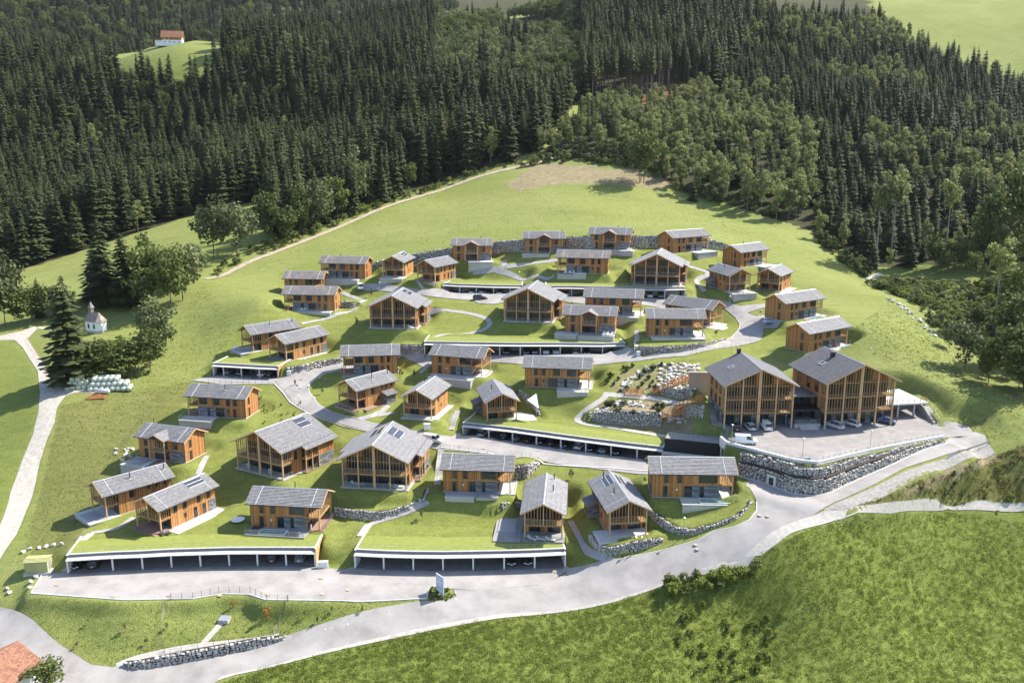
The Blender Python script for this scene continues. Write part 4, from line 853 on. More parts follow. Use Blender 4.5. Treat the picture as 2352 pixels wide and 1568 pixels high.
def big_chalet(n, label, tiles='grey_tiles', sol=0):
    x, y, z, yaw, k = BIGS[n]; W, R, L, Wn = 15.545, 3.6645, 16.25, 1.495; h = W/2; sl = R/h; ze = HD; hw = h-.95
    t = thing('large_chalet', label, 'chalet', (x, y, base_z(n)), math.radians(yaw), k, 'large gabled timber chalets')
    xf = -L/2+1.0; xa = xf+2.6; xb = L/2-.8; xn = -L/2+.37*L; zt = ze+(h-hw)*sl-.22; zr = ze+R-.25
    P = gable_poly(hw, 0, zt, zr); b = MB()
    b.add([(xa, *p) for p in P]+[(xb, *p) for p in P], [(4, 3, 2, 1, 0), (5, 6, 7, 8, 9), (0, 1, 6, 5), (1, 2, 7, 6), (2, 3, 8, 7), (3, 4, 9, 8), (4, 0, 5, 9)]); wall = b.build('timber_wall', 'larch_boards', t)
    bar('base_slab', t, 'concrete', -L/2+.55, xb+.3, -hw-.55, hw+.55, -.42, -.02); bar('footing', t, 'concrete', -L/2+1.2, xb, -hw-.2, hw+.2, -3.2, -.42)
    rb = MB(); zn = ze-Wn*sl
    for sy in (-1, 1):
        slope_courses(rb, -L/2, L/2, sy*h, ze, 0, ze+R); slope_courses(rb, xn, L/2, sy*(h+Wn), zn, sy*(h-.02), ze+.005)
    roof = rb.build('roof', [tiles, 'larch_beam'], t); roof_trim(roof, L, W, ze, R, (), verge='pine_beam')
    for sy in (-1, 1): strut('verge_board', roof, 'pine_beam', (xn-.02, sy*(h+Wn), zn-.1), (xn-.02, sy*h, ze-.1), .055, .22)
    if sol:
        solar(roof, L*.16, L*.36, .55, .92, W, ze, R, -1, 2, 2) if sol == 1 else (solar(roof, L*.05, L*.31, .55, .92, W, ze, R, -1, 4, 2), solar(roof, L*.05, L*.31, .55, .92, W, ze, R, 1, 4, 2))
    ztop = lambda yv: ze+(h-abs(yv))*sl-.26
    # glazed front wall
    for i, c in enumerate((-5.05, -1.72, 1.72, 5.05)):
        window(wall, '-x', c, .05, 3.25, 2.65, -xa, bars=3); window(wall, '-x', c, 3.1, 3.25, 2.62, -xa, bars=3)
        if abs(c) < 3: window(wall, '-x', c, 5.76, 3.1, 1.75, -xa, bars=3)
    bar('balcony_floor', t, 'larch_beam', xf-.15, xa, -hw, hw, 2.80, 3.06)
    ys = (-hw, -hw/2, -.14, .14, hw/2, hw)
    for q in ys: bar('post', t, 'pine_beam', xf-.13, xf+.13, q-.12, q+.12, -.02, ztop(q))
    for a, c in zip((-hw, -hw/2, .14, hw/2), (-hw/2, -.14, hw/2, hw)):
        for i in range(1, 5): q = a+(c-a)*i/5; bar('slat', t, 'larch_beam', xf-.05, xf+.04, q-.028, q+.028, 2.55, ztop(q))
    bar('cross_rail', t, 'larch_beam', xf-.03, xf+.03, -hw+1.0, hw-1.0, 5.72, 5.82)
    for z_ in (-.02, 3.06):
        for a, c in ((-hw+.15, -.3), (.3, hw-.15)): railing(t, (xf+.16, a), (xf+.16, c), .95, z_, 'zinc')
    for sy in (-1, 1):
        railing(t, (xf+.2, sy*hw), (xa, sy*hw), .95, 3.06); railing(t, (xf+.2, sy*(hw+.2)), (xa, sy*(hw+.2)), .95, -.02)
        for q in (.5, 1.05, 1.6, 2.1): bar('slat', t, 'larch_beam', xf+q-.05, xf+q+.05, sy*hw-.04, sy*hw+.04, 2.55, ztop(hw))
        strut('purlin', t, 'pine_beam', (-L/2+.1, sy*hw, ztop(hw)+.08), (xa, sy*hw, ztop(hw)+.08), .2); strut('purlin', t, 'pine_beam', (-L/2+.1, sy*hw/2, ztop(hw/2)+.08), (xa, sy*hw/2, ztop(hw/2)+.08), .2)
        # side bay under the wider roof
        x0 = xn+.5; yo = hw+1.55; g = '-y' if sy < 0 else '+y'
        bar('side_terrace', t, 'brown_deck', x0-.2, xb, min(sy*hw, sy*(yo+.2)), max(sy*hw, sy*(yo+.2)), -.14, -.02); bar('side_plinth', t, 'concrete', x0, xb, min(sy*hw, sy*(yo+.1)), max(sy*hw, sy*(yo+.1)), -3.0, -.14)
        bar('side_balcony', t, 'larch_beam', x0, x0+4.2, min(sy*hw, sy*yo), max(sy*hw, sy*yo), 2.80, 3.02)
        for q in (0, 2.0, 4.1): bar('post', t, 'pine_beam', x0+q-.1, x0+q+.1, sy*yo-.1, sy*yo+.1, -.02, zn+.3)
        for q in (.5, 1.0, 1.5, 2.6, 3.1, 3.6): bar('slat', t, 'larch_beam', x0+q-.04, x0+q+.04, sy*yo-.04, sy*yo+.04, 2.6, zn+.32)
        railing(t, (x0, sy*(yo-.12)), (x0+4.1, sy*(yo-.12)), .95, -.02)
        bar('rear_wall', t, 'larch_boards', x0+4.3, xb, min(sy*hw, sy*(yo+.05)), max(sy*hw, sy*(yo+.05)), 2.7, zn+.25); bar('stone_base', t, 'stone_cladding', x0+4.3, xb, min(sy*hw, sy*(yo+.05)), max(sy*hw, sy*(yo+.05)), -1.5, 2.7)
        for q, z0, zz in ((1.1, .1, 2.3), (3.0, .1, 2.3), (1.1, 3.1, 2.1), (3.0, 3.1, 2.1)): window(wall, g, x0+q, z0, 1.5, zz, hw, bars=1)
        window(wall, g, xa+1.4, 3.1, .8, 2.0, hw)
    for c in (-3, 3): window(wall, '+x', c, 3.2, 1.6, 2, xb)
    return t
def main_building(n, label, chim):
    x, y, z, yaw, k = BIGS[n]; W, R, L = 16.867, 3.826, 16.793; h = W/2; sl = R/h; ze = HE; hw = h-.95
    t = thing('hotel_building', label, 'building', (x, y, base_z(n)), math.radians(yaw), k, 'three-storey timber main buildings')
    xf = -L/2+1.0; xa = xf+2.3; xb = L/2-.8; zt = ze+(h-hw)*sl-.22; zr = ze+R-.25; F1, F2 = 3.65, 6.72
    P = gable_poly(hw, F1, zt, zr); b = MB()
    b.add([(xa, *p) for p in P]+[(xb, *p) for p in P], [(4, 3, 2, 1, 0), (5, 6, 7, 8, 9), (0, 1, 6, 5), (1, 2, 7, 6), (2, 3, 8, 7), (3, 4, 9, 8), (4, 0, 5, 9)]); wall = b.build('timber_wall', 'larch_boards', t)
    gr = bar('stone_base', t, 'stone_cladding', xa+.6, xb-.05, -hw+.02, hw-.02, -1.5, F1)
    rb = MB()
    for sy in (-1, 1): slope_courses(rb, -L/2, L/2, sy*h, ze, 0, ze+R)
    roof = rb.build('roof', ['slate_tiles', 'larch_beam'], t); roof_trim(roof, L, W, ze, R, ())
    a = math.atan(sl)
    sk = obj('skylight', unit('white_metal'), roof, (1.2, 4.2, ze+R-4.2*sl+.12), (-a, 0, 0), (1.5, 1.2, .18)); obj('skylight_pane', unit('window_glass'), sk, (0, 0, .52), None, (.82, .8, .1))
    ch = bar('chimney', roof, 'black_metal', chim[0]-.4, chim[0]+.4, chim[1]-.4, chim[1]+.4, ze+R-abs(chim[1])*sl-.3, ze+R-abs(chim[1])*sl+1.0); bar('chimney_cap', ch, 'dark_frame', -.65, .65, -.65, .65, .5, .6)
    ztop = lambda yv: ze+(h-abs(yv))*sl-.26
    ys = (-hw, -hw/2, -.17, .17, hw/2, hw)
    for q in ys:
        p = bar('post', t, 'pine_beam', xf-.15, xf+.15, q-.14, q+.14, .85, ztop(q)); bar('post_foot', t, 'concrete', xf-.16, xf+.16, q-.15, q+.15, -.1, .85)
    for z_ in (F1, F2): o = bar('balcony_floor', t, 'larch_beam', xf-.2, xa, -hw, hw, z_-.22, z_); bar('balcony_edge', o, 'dark_frame', -.505, -.50, -.5, .5, -.52, -.30)
    for a_, c in zip((-hw, -hw/2, .17, hw/2), (-hw/2, -.17, hw/2, hw)):
        for i in range(1, 6): q = a_+(c-a_)*i/6; bar('slat', t, 'larch_beam', xf-.05, xf+.05, q-.035, q+.035, F1-.55, ztop(q))
        for z_ in (F1, F2): railing(t, (xf+.2, a_+.1), (xf+.2, c-.1), 1.0, z_, 'dark_frame')
    bar('cross_rail', t, 'larch_beam', xf-.04, xf+.04, -hw+.9, hw-.9, 9.62, 9.74)
    for c in (-5.8, -2.0, 2.0, 5.8):
        for z_ in (F1, F2): window(wall, '-x', c*.97, z_+.05, 3.55, 2.65, -xa, bars=3)
        window(gr, '-x', 0, 0, 1, 1, .5) if False else None
        window(t, '-x', c, .05, 2.6, 3.1, -(xa+.6), bars=1)
        if abs(c) < 3: window(wall, '-x', c, F2+2.75, 3.3, 2.4, -xa, bars=2)
    for sy in (-1, 1):
        g = '-y' if sy < 0 else '+y'
        for q in (xa+2, xa+5.5, xa+9.5):
            for z_ in (F1, F2): window(wall, g, q, z_+.15, 1.3, 2.2, hw)
            bar('wall_band', wall, 'larch_beam', q-1.4, q+1.4, sy*hw-.05, sy*hw+.05, F2-.25, F2+.02)
        for q in (xa+3, xa+8): window(t, g, q, .2, 2.0, 2.6, hw-.02)
        for q in (.6, 1.2, 1.8): bar('slat', t, 'larch_beam', xf+q-.05, xf+q+.05, sy*hw-.05, sy*hw+.05, F1-.5, ztop(hw))
        strut('purlin', t, 'pine_beam', (-L/2+.1, sy*hw, ztop(hw)+.08), (xa, sy*hw, ztop(hw)+.08), .24)
        for z_ in (F1, F2): railing(t, (xf+.2, sy*hw), (xa, sy*hw), 1.0, z_)
    return t
G, S, RU = 'grey_tiles', 'slate_tiles', 'rusty_tiles'
TS, GD, BD = 'terrace_slab', 'grey_deck', 'brown_deck'
chalet('h1', 'chalet with concrete terrace on the west meadow below the small garage', False, 'A', G, [(-8, .5, 0, 4.2, TS, 1.4, 'o -x')], flues=[(.2, 1)], frail=False)
chalet('h2', 'dark-roofed chalet with small pale cross gable beside the rocky bank', False, 'X', G, [(-7.2, -1, 0, 5.5, TS, 1.8, 'o -x', (-6.5, -2.5, 1, 4, 'pool_cover')), (-1, 3, 0, 3, BD, .8)], flues=[(-.85, -1)])
chalet('h3', 'westernmost chalet, long pale roof with two black flues', False, 'S2', G, [], 3.2, TS, 1.2, flues=[(-.1, 1), (.85, 1)], fpool=(-10.2, -7.0, -2.6, 2.2), frail=False)
chalet('h4', 'chalet with solar panels and long white terrace above the west front garage', False, 'S1', G, [(-5.5, 7.6, 0, 3.0, 'white_concrete', .8, '')], 1.0, BD, .8, solar_side=-1, flues=[], frail=False)
chalet('h5', 'dark-roofed chalet with pool terrace standing on the west front garage', True, 'B', G, [(-5.2, 7.0, 0, 3.8, GD, .5, 'o', (-1.0, 4.4, 1.2, 3.4, 'pool_water'))], .4, BD, .6, flues=[(-.05, -1)])
chalet('h6', 'pale-roofed chalet with stone shed annex inside the road bend', False, 'S2', G, [(-5, 5, 0, 2.0, BD, .9, '')], .8, BD, 1.0, flues=[(.05, 1), (.8, 1)], annex=-1)
chalet('h7', 'small gabled chalet with corner deck between the shed-annex chalet and the garage stairs', False, 'Gr', G, [(-6, 6.0, 0, 1.5, TS, .7, '')], .6, TS, .9, flues=[(.5, -1)])
chalet('h8', 'chalet with a white triangular shade sail on the west end of the middle garage', False, 'Gr', G, [(-6.5, 1, 0, 5.0, TS, .8, '')], .4, TS, .6, flues=[(-.1, -1)], annex=1)
chalet('h9', 'chalet at the road bend, its roof in line with the boulder wall', False, 'A', G, [(-7.6, -1.0, 0, 2.2, GD, 1.2, 'o -x')], .5, BD, 1.0)
chalet('h10', 'chalet on a tall pale concrete terrace with slatted gable to the east', True, 'B', G, [(-5.5, 6.5, 0, 4.4, TS, 3.2, 'o')], .6, TS, 2.6)
chalet('h11', 'long grey-roofed chalet with a white-railed terrace beside the rock garden', True, 'A', G, [(-8.0, -.2, 0, 3.6, TS, 1.6, '-x o')], .4, TS, 1.0)
chalet('h12', 'chalet with covered pool below the middle garage, beside a boulder bank', True, 'B', G, [(.2, 6.4, 0, 3.0, TS, .5, '', (.4, 6.0, .3, 2.7, 'pool_cover')), (-4.6, .2, 0, 2.6, GD, .7)], .5, TS, .6)
chalet('h13', 'gable-fronted chalet with wide grey deck on the east end of the centre front garage', False, 'Gr', G, [], 1.0, GD, .9, flues=[(.0, 1), (.75, 1)], annex=0)
chalet('h14', 'gable-fronted chalet with solar panels on both slopes above a boulder wall', False, 'Gl', G, [(-9.6, -4.2, 0, 2.6, TS, .3, '-x')], 1.9, TS, .2, solar_side=1, flues=[(-.3, 1), (.75, 1)], annex=1)
chalet('h15', 'long-roofed chalet with glass-railed pool on the grassy mound at the road junction', True, 'B', G, [(-8.2, 2.5, 0, 3.6, TS, 1.2, 'o -x', (-7.6, -1, .8, 3.2, 'pool_water'))], .3, TS, 1.0)
chalet('h16', 'rust-streaked chalet on a concrete base at the west end of the top boulder wall', False, 'A', RU, [(-5.5, 6.5, 0, 3.6, TS, 2.6, 'o')], .4, TS, 2.0, flues=[(-.3, -1)])
chalet('h17', 'rust-streaked chalet at the upper west edge, half behind another roof', True, 'B', RU, [(-4, 5, 0, 2, TS, 1.4, '')], .4, TS, 1.5)
chalet('h18', 'rust-streaked chalet on a long concrete terrace at the upper west edge', False, 'A', RU, [(-4.6, 7.6, 0, 3.4, TS, 2.6, 'o')], .4, BD, 1.0)
chalet('h19', 'pale-roofed chalet set back behind its twin above the small west garage', False, 'S2', G, [], 3.4, TS, 1.2, flues=[(-.1, 1), (.8, 1)], fpool=(-10.4, -7.4, -2.4, 2.4), frail=False)
chalet('h20', 'pale-roofed chalet with long handrail above the boulder wall by the small west garage', False, 'S1', G, [(-4, 6.5, 0, 1.4, TS, .8, 'o')], .8, GD, .9)
chalet('h21', 'small gabled chalet with two solar panels below the top boulder wall', False, 'Gr', G, [], 2.4, TS, 2.2, solar_side=-1)
chalet('h22', 'small pale-roofed chalet above the stairs at the west end of the upper garage', False, 'S1', G, [], .8, BD, 1.3)
chalet('h23', 'cross-gabled chalet on concrete at the top, westernmost of the three in that row', False, 'X', RU, [(-1, 7.5, 0, 4.0, TS, 2.6, '')], flues=[(.4, -1)])
chalet('h24', 'cross-gabled chalet on the top row, middle of the three, with a bent flue', False, 'X', G, [(-7.5, 2, 0, 3.2, TS, 1.8, 'o')], flues=[(.85, -1)])
chalet('h25', 'cross-gabled chalet on the top row, highest in the village', False, 'X', G, [(-1, 8.6, 0, 3.8, TS, 2.2, 'o')], flues=[(.3, -1)])
chalet('h26', 'chalet with pale roof on a high grey concrete terrace at the north-east corner', True, 'A', G, [(-8.2, 1, 0, 5.0, TS, 3.6, 'o')], .3, TS, 2.5)
chalet('h27', 'rust-streaked chalet with white chairs below the top row', False, 'A', RU, [(-8, 1.5, 0, 2.4, GD, .9, '', (-2.5, 1.3, .2, 2.2, 'pool_water'))], .4, BD, .7, flues=[(-.1, -1)])
chalet('h28', 'chalet on a concrete plinth between the upper garage and the cross-gabled chalet', True, 'A', G, [(-7.6, -.2, 0, 3.4, TS, 2.6, 'o')], .5, TS, 2.0)
chalet('h29', 'cross-gabled chalet standing on the long middle garage, white loungers on its deck', False, 'X', G, [(-9.5, -3, -.5, 3.4, TS, .8, '', (-9.2, -4.2, .6, 3.0, 'pool_cover')), (-3, 7.2, 0, 3.6, GD, .6)], flues=[(-.75, -1)])
chalet('h30', 'chalet above the curved boulder wall inside the upper road bend', True, 'B', G, [(-7.8, 6.8, 0, 3.0, TS, 1.2, 'o')], .4, TS, .9)
chalet('h31', 'angled dark-roofed chalet with slatted gable and white deck behind the road-bend chalet', True, 'S2', G, [], 3.6, 'white_concrete', 1.0, frail=False)
chalet('h32', 'pale-roofed chalet with terrace high at the east edge, uphill of a solar-roofed one', True, 'A', G, [(-8.2, 0, 0, 4.6, TS, 2.8, 'o')], .3, TS, 1.8, flues=[(-.1, -1)])
chalet('h33', 'dark-roofed chalet with solar panels and lean-to at the upper east side', False, 'Gl', G, [], 3.2, TS, 1.6, solar_side=1, flues=[(.1, 1)], annex=1)
chalet('h34', 'small gabled chalet with wooden side deck at the upper east edge', False, 'Gr', G, [(-6, 4.5, 0, 2.6, TS, 1.0, '')], .5, BD, 1.0)
chalet('h35', 'pale-roofed chalet beside the parked blue convertible', True, 'A', G, [(-8.6, .5, 0, 3.6, TS, 1.4, 'o', (-5.5, -.5, .8, 2.8, 'pool_water'))], .6, TS, 1.2, flues=[])
chalet('h36', 'chalet with outdoor pool directly uphill of the main buildings', True, 'A', G, [(-9.5, -.5, 0, 3.8, TS, 1.6, 'o -x', (-8.8, -3.5, .8, 3.0, 'pool_water'))], .6, TS, 1.2)
big_chalet('d1', 'large chalet with wide pale roof and solar panels, nearest the west meadow', sol=1)
big_chalet('d2', 'large chalet with solar panels on both slopes above the lower boulder wall', sol=2)
big_chalet('d3', 'large chalet with panels near the ridge inside the looping footpath', sol=1)
big_chalet('d4', 'large chalet standing on the uppermost garage roof', G)
big_chalet('d5', 'large chalet in the middle of the village, east of the looping footpath', G)
main_building('e1', 'three-storey timber hotel building next to the rock garden', (8.0, .6))
main_building('e2', 'three-storey timber hotel building with chimney and side terrace at the meadow edge', (1.8, 1.6))
# ------------------------------------------------------------------ covered car parks with planted roofs
def profile_strip(c_, prof, base, P=None):
    """extrude a closed (offset, height) outline along the column line"""
    mb = MB(); rows = [c_['off'](o) for o, z in prof]; n = len(c_['P']); m_ = len(prof)
    vs = [(rows[j][i]+Vector((0, 0, prof[j][1]))-base) for i in range(n) for j in range(m_)]; fs = []
    for i in range(n-1):
        for j in range(m_): k = (j+1) % m_; fs.append((i*m_+j, i*m_+k, (i+1)*m_+k, (i+1)*m_+j))
    fs += [tuple(range(m_)), tuple((n-1)*m_+j for j in range(m_))[::-1]]
    return mb.add(vs, fs)
GLABEL = dict(c1='long covered garage with planted roof at the west front, yellow mark on its edge', c2='long covered garage with planted roof at the centre front beside the main road', c3='covered garage with planted roof along the middle road, full of dark cars',
              c4='long covered garage under the cross-gabled chalet in mid-village', c5='short covered garage with lattice end wall at the west road bend', c6='upper covered garage whose roof runs below the looping upper paths', c7='uppermost covered garage carrying a large chalet')
for k_, c_ in CARPORTS.items():
    P = c_['P']; base = P[len(P)//2].copy(); dp = c_['depth']; tp = c_['top']
    t = thing('covered_garage', GLABEL[k_], 'garage', base, 0, 1, 'covered garages with planted roofs')
    def part(name, prof, mat): return profile_strip(c_, prof, base).build(name, mat, t)
    h0 = tp-.82
    part('canopy', [(-.75, h0+.02), (-.75, h0+.15), (.05, h0+.22), (.60, h0+.24), (.60, h0+.02)], 'terrace_slab')
    part('upstand', [(.35, h0+.245), (.62, tp-.14), (.86, tp-.14), (.86, h0+.245)], 'bitumen')
    part('coping', [(.56, tp-.135), (.56, tp), (.92, tp), (.92, tp-.135)], 'terrace_slab')
    part('roof_slab', [(.61, h0), (.61, tp-.2), (dp, tp-.2), (dp, h0)], 'concrete')
    part('planted_roof', [(.925, tp-.195), (.925, tp-.06), (dp+.7, tp-.03), (dp+.7, tp-.195)], 'roof_turf')
    part('back_wall', [(dp-.35, -.1), (dp-.35, h0-.005), (dp-.1, h0-.005), (dp-.1, -.1)], 'concrete')
    for i, p in enumerate(P):
        n = c_['N'][i]; tang = Vector((n.y, -n.x, 0)); q = p-base
        if 0 < i < len(P)-1:
            bar('column', t, 'white_concrete', q.x-.14, q.x+.14, q.y-.14, q.y+.14, -.1, h0+.015, (0, 0, math.atan2(tang.y, tang.x))).location = q+n*.1+Vector((0, 0, (h0-.09)/2))
        else:
            a = q-n*.05; b = q+n*(dp-.12); o = MB()
            e = tang*.14; o.add([a-e, a+e, b+e, b-e]+[v+Vector((0, 0, h0+.01)) for v in (a-e, a+e, b+e, b-e)], [(0, 3, 2, 1), (4, 5, 6, 7), (0, 1, 5, 4), (1, 2, 6, 5), (2, 3, 7, 6), (3, 0, 4, 7)])
            o.build('end_wall', 'white_concrete', t)
            sgn = -1 if i == 0 else 1
            lat = (k_ in ('c1', 'c4', 'c5', 'c6') and i > 0)
            side = MB(); a2 = q+tang*sgn*.15-n*.1; b2 = a2+n*(dp+3.5)
            if lat:
                pn = MB().add([a2, b2, b2+Vector((0, 0, tp)), a2+Vector((0, 0, tp-.1))], [(0, 1, 2, 3)]).build('lattice_panel', 'larch_beam', t)
                for j in range(17):
                    z = .08+j*(tp-.2)/16; strut('slat', pn, 'lattice_wood', a2+tang*sgn*.03+Vector((0, 0, z)), b2+tang*sgn*.03+Vector((0, 0, z)), .05, .09)
                for j in range(6):
                    pz = a2.lerp(b2, j/5)+tang*sgn*.06; strut('batten', pn, 'lattice_wood', pz, pz+Vector((0, 0, tp-.1)), .06, .06)
            # white coping running back along the end
            c0 = q+n*.3+Vector((0, 0, tp-.07)); strut('side_coping', t, 'white_concrete', c0, q+n*(dp+2.5)+Vector((0, 0, tp-.02)), .3, .15)
    # thin railing along the roof edge
    R_ = c_['off'](1.2); rl = MB()
    for a, b in zip(R_, R_[1:]):
        n = max(1, round((b-a).length/1.4))
        for j in range(n): q = a.lerp(b, j/n)-base; rl.box(q.x-.018, q.x+.018, q.y-.018, q.y+.018, tp-.06, tp+.9)
        for z in (.88, .45): rl.tube([a-base+Vector((0, 0, tp+z)), b-base+Vector((0, 0, tp+z))], .016, 4)
    rl.build('railing', 'steel', t)
# ------------------------------------------------------------------ boulders and boulder walls
def stone_mesh(i, blocky=.55, mat='wall_rock'):
    r = random.Random(i*7+3); bm = bmesh.new()
    for _ in range(16):
        v = Vector((r.uniform(-1, 1), r.uniform(-1, 1), r.uniform(-1, 1))); m_ = max(abs(v.x), abs(v.y), abs(v.z)); v = v.normalized()*(1-blocky)+v/m_*blocky*.85; bm.verts.new(v*.5*r.uniform(.9, 1.05))
    bmesh.ops.convex_hull(bm, input=bm.verts); me = bpy.data.meshes.new('stone'); bm.to_mesh(me); bm.free(); me.materials.append(MAT[mat]); return me
STONES = [stone_mesh(i) for i in range(10)]; PALE = [stone_mesh(20+i, .4, 'pale_rock') for i in range(8)]
def rock_wall(name, label, P, Hh, ss, mat_meshes=None, lean=.12, group='boulder retaining walls', seed=1, backing=.55):
    r = random.Random(seed); ms = mat_meshes or STONES; base = P[len(P)//2].copy(); t = thing(name, label, 'retaining wall', base, 0, 1, group)
    N = [(q-p) for p, q in zip(P, side_off(P, 1.0))]
    S = [0.0]
    for a, b in zip(P, P[1:]): S.append(S[-1]+(b-a).xy.length)
    def atS(s):
        i = min(max(np.searchsorted(S, s)-1, 0), len(P)-2); f = (s-S[i])/max(S[i+1]-S[i], 1e-6); return P[i].lerp(P[i+1], f), N[i].lerp(N[i+1], f), Hh[i]*(1-f)+Hh[i+1]*f, (P[i+1]-P[i])
    mb = MB(); fr = [p+n*.28 for p, n in zip(P, N)]
    vs = []
    for p, n, h in zip(P, N, Hh):
        b0 = p-base; vs += [b0+n*.30+Vector((0, 0, -.8)), b0+n*(.30+lean*h)+Vector((0, 0, h-.12)), b0+n*(.30+backing+lean*h)+Vector((0, 0, h-.12))]
    mb.add(vs, [f for i in range(len(P)-1) for f in ((3*i, 3*i+3, 3*i+4, 3*i+1), (3*i+1, 3*i+4, 3*i+5, 3*i+2))]).build('backing', 'joint_earth', t)
    L = S[-1]; out = []; z = -.15*ss; row = 0
    hmax = max(Hh)
    while z < hmax:
        ch = ss*r.uniform(.62, .95); s = -r.uniform(0, ss)*.5
        while s < L:
            w_ = ss*r.uniform(.75, 1.75); p, n, h, d = atS(min(max(s+w_/2, 0), L))
            hh = ch*r.uniform(.85, 1.25)
            if z+hh*.55 < h+.05:
                yaw = math.atan2(d.y, d.x); loc = p-base+n*(.12+lean*(z+hh/2)+r.uniform(-.05, .07))+Vector((0, 0, z+hh/2+r.uniform(-.05, .05)))
                out.append((loc, (r.uniform(-.2, .2), r.uniform(-.2, .2), yaw+r.choice((0, math.pi))+r.uniform(-.15, .15)), (w_*1.06, ss*r.uniform(.9, 1.2), hh*1.10), r.randrange(len(ms))))
            s += w_*.93
        z += ch*.93; row += 1
    out.sort(key=lambda o: (base+o[0]).length/(o[2][0]*o[2][2])**.5)
    for loc, rot, scl, mi in out[:300]: obj('stone', ms[mi], t, loc, rot, scl)
    if len(out) > 300:
        mb = MB()
        from mathutils import Euler
        for loc, rot, scl, mi in out[300:]:
            M = Matrix.LocRotScale(loc, Euler(rot), Vector(scl)); me = ms[mi]; mb.add([M@v.co for v in me.vertices], [tuple(p.vertices) for p in me.polygons])
        o = mb.build('stones', ms[0].materials[0].name, t); o['kind'] = 'stuff'
    return t
WLAB = dict(w1='low boulder wall beside the bottom road, fence posts above it', w3='curved boulder edging around the grassy mound at the junction', w4='boulder wall under the broad terrace of the solar-roofed gable chalet',
 w5='short boulder bank between two lawns beside the wide grey deck', w6='dark boulder bank next to the covered-pool chalet', w7='long curving boulder wall below the large solar-roofed chalet', w8='boulder bank around the deck with the shade sail',
 w9='block wall at the west end of the long middle garage', w10='big pale boulder wall along the west road bend', w11='curving boulder wall along the upper road bend', w12='tall long boulder wall behind the topmost row of chalets',
 w13='small square boulder wall beside the upper west stairs', w14='stone wall under the sloping wooden footbridge', w15='high stone wall behind the garden waterfall', w17='boulder wall beside the stairs at the east end of the hotel', w16='block wall under the wooden garden stairs beside the hotel')
for k_, (Q, Hh, ss) in WALLP.items(): rock_wall('boulder_wall', WLAB[k_], Q, Hh, ss, None, .12, seed=hash(k_) % 97 if False else sum(map(ord, k_)))
# parking terrace: two tiers, planting strip, parapet
def dens(P, H_, n=1.0):
    Q, h = [], []
    for i in range(len(P)-1):
        m_ = max(1, int((P[i+1]-P[i]).length/n))
        for j in range(m_): Q.append(P[i].lerp(P[i+1], j/m_)); h.append(H_[i]+(H_[i+1]-H_[i])*j/m_)
    return Q+[P[-1]], h+[H_[-1]]
tot = [PARK_Z-p.z for p in TIERP]
lowh = [2.4, 2.6, 3.0, 3.0, 2.7, 2.2, 1.5, .9, .45]
Q, h = dens(TIERP, lowh); rock_wall('boulder_wall', 'lower tier of the boulder wall below the hotel parking', Q, h, .62, seed=5, backing=1.2)
U2 = side_off(TIERP, 1.15); U2 = [Vector((p.x, p.y, q.z+hh-.1)) for p, q, hh in zip(U2, TIERP, lowh)]; h2 = [max(.25, PARK_Z-p.z-.15) for p in U2]
Q2, hh2 = dens(U2, h2); rock_wall('boulder_wall', 'upper tier of the boulder wall below the hotel parking', Q2, hh2, .6, seed=6)
n7 = 7; pl = MB(); A_ = side_off(TIERP, .45); B_ = side_off(TIERP, 1.35); base = TIERP[3]
vs = []
for i in range(n7): z = TIERP[i].z+lowh[i]-.02; vs += [Vector((A_[i].x, A_[i].y, z))-base, Vector((B_[i].x, B_[i].y, z))-base, Vector((A_[i].x, A_[i].y, z+.34))-base, Vector((B_[i].x, B_[i].y, z+.34))-base]
pl.add(vs, [f for i in range(n7-1) for f in ((4*i, 4*i+4, 4*i+6, 4*i+2), (4*i+2, 4*i+6, 4*i+7, 4*i+3))]); o = pl.build('planting_trough', 'planter_soil'); o.location = base; tag(o, 'dark planting trough between the two boulder tiers below the hotel parking', 'planter')
EDGE = [Vector(at_z(a, b, PARK_Z)) for a, b in [(1653,1006),(1667,1018),(1743,1038),(1818,1058),(1879,1065),(1994,1038),(2095,1018),(2168,1005)]]
pm = MB(); O_ = side_off(EDGE, .45); base = EDGE[3]; vs = []
for p, q in zip(EDGE, O_): vs += [p-base+Vector((0, 0, -1.6)), p-base+Vector((0, 0, .45)), q-base+Vector((0, 0, .45)), q-base+Vector((0, 0, -.1))]
pm.add(vs, [f for i in range(len(EDGE)-1) for f in ((4*i, 4*i+4, 4*i+5, 4*i+1), (4*i+1, 4*i+5, 4*i+6, 4*i+2), (4*i+2, 4*i+6, 4*i+7, 4*i+3))])
t = thing('parapet', 'pale concrete parapet with thin railing around the hotel parking', 'parapet', base); pm.build('parapet_wall', 'white_concrete', t)
rl = MB(); M_ = side_off(EDGE, .22)
for a, b in zip(M_, M_[1:]):
    n = max(1, round((b-a).length/1.6))
    for j in range(n): q = a.lerp(b, j/n)-base; rl.box(q.x-.02, q.x+.02, q.y-.02, q.y+.02, .45, 1.35)
    for z in (1.33, .9): rl.tube([a-base+Vector((0, 0, z)), b-base+Vector((0, 0, z))], .018, 4)
rl.build('railing', 'zinc', t)
# banner on the parapet: blue cloth with pale lettering lines
p = Vector(at_z(1838, 1066, PARK_Z-.9)); b = thing('banner', 'blue banner hung on the parking parapet', 'banner', p+Vector((0, -.25, 0)), math.radians(8)); flat('banner_blue', (.16, .24, .42), .7)
bar('cloth', b, 'banner_blue', -2.0, 2.0, -.03, .03, -.2, 1.35)
for z, x0, x1 in ((.9, -1.6, -.2), (.6, -1.6, .6), (.35, .7, 1.7), (.2, .7, 1.7)): bar('print_line', b, 'white_paint', x0, x1, -.045, -.032, z, z+.09)
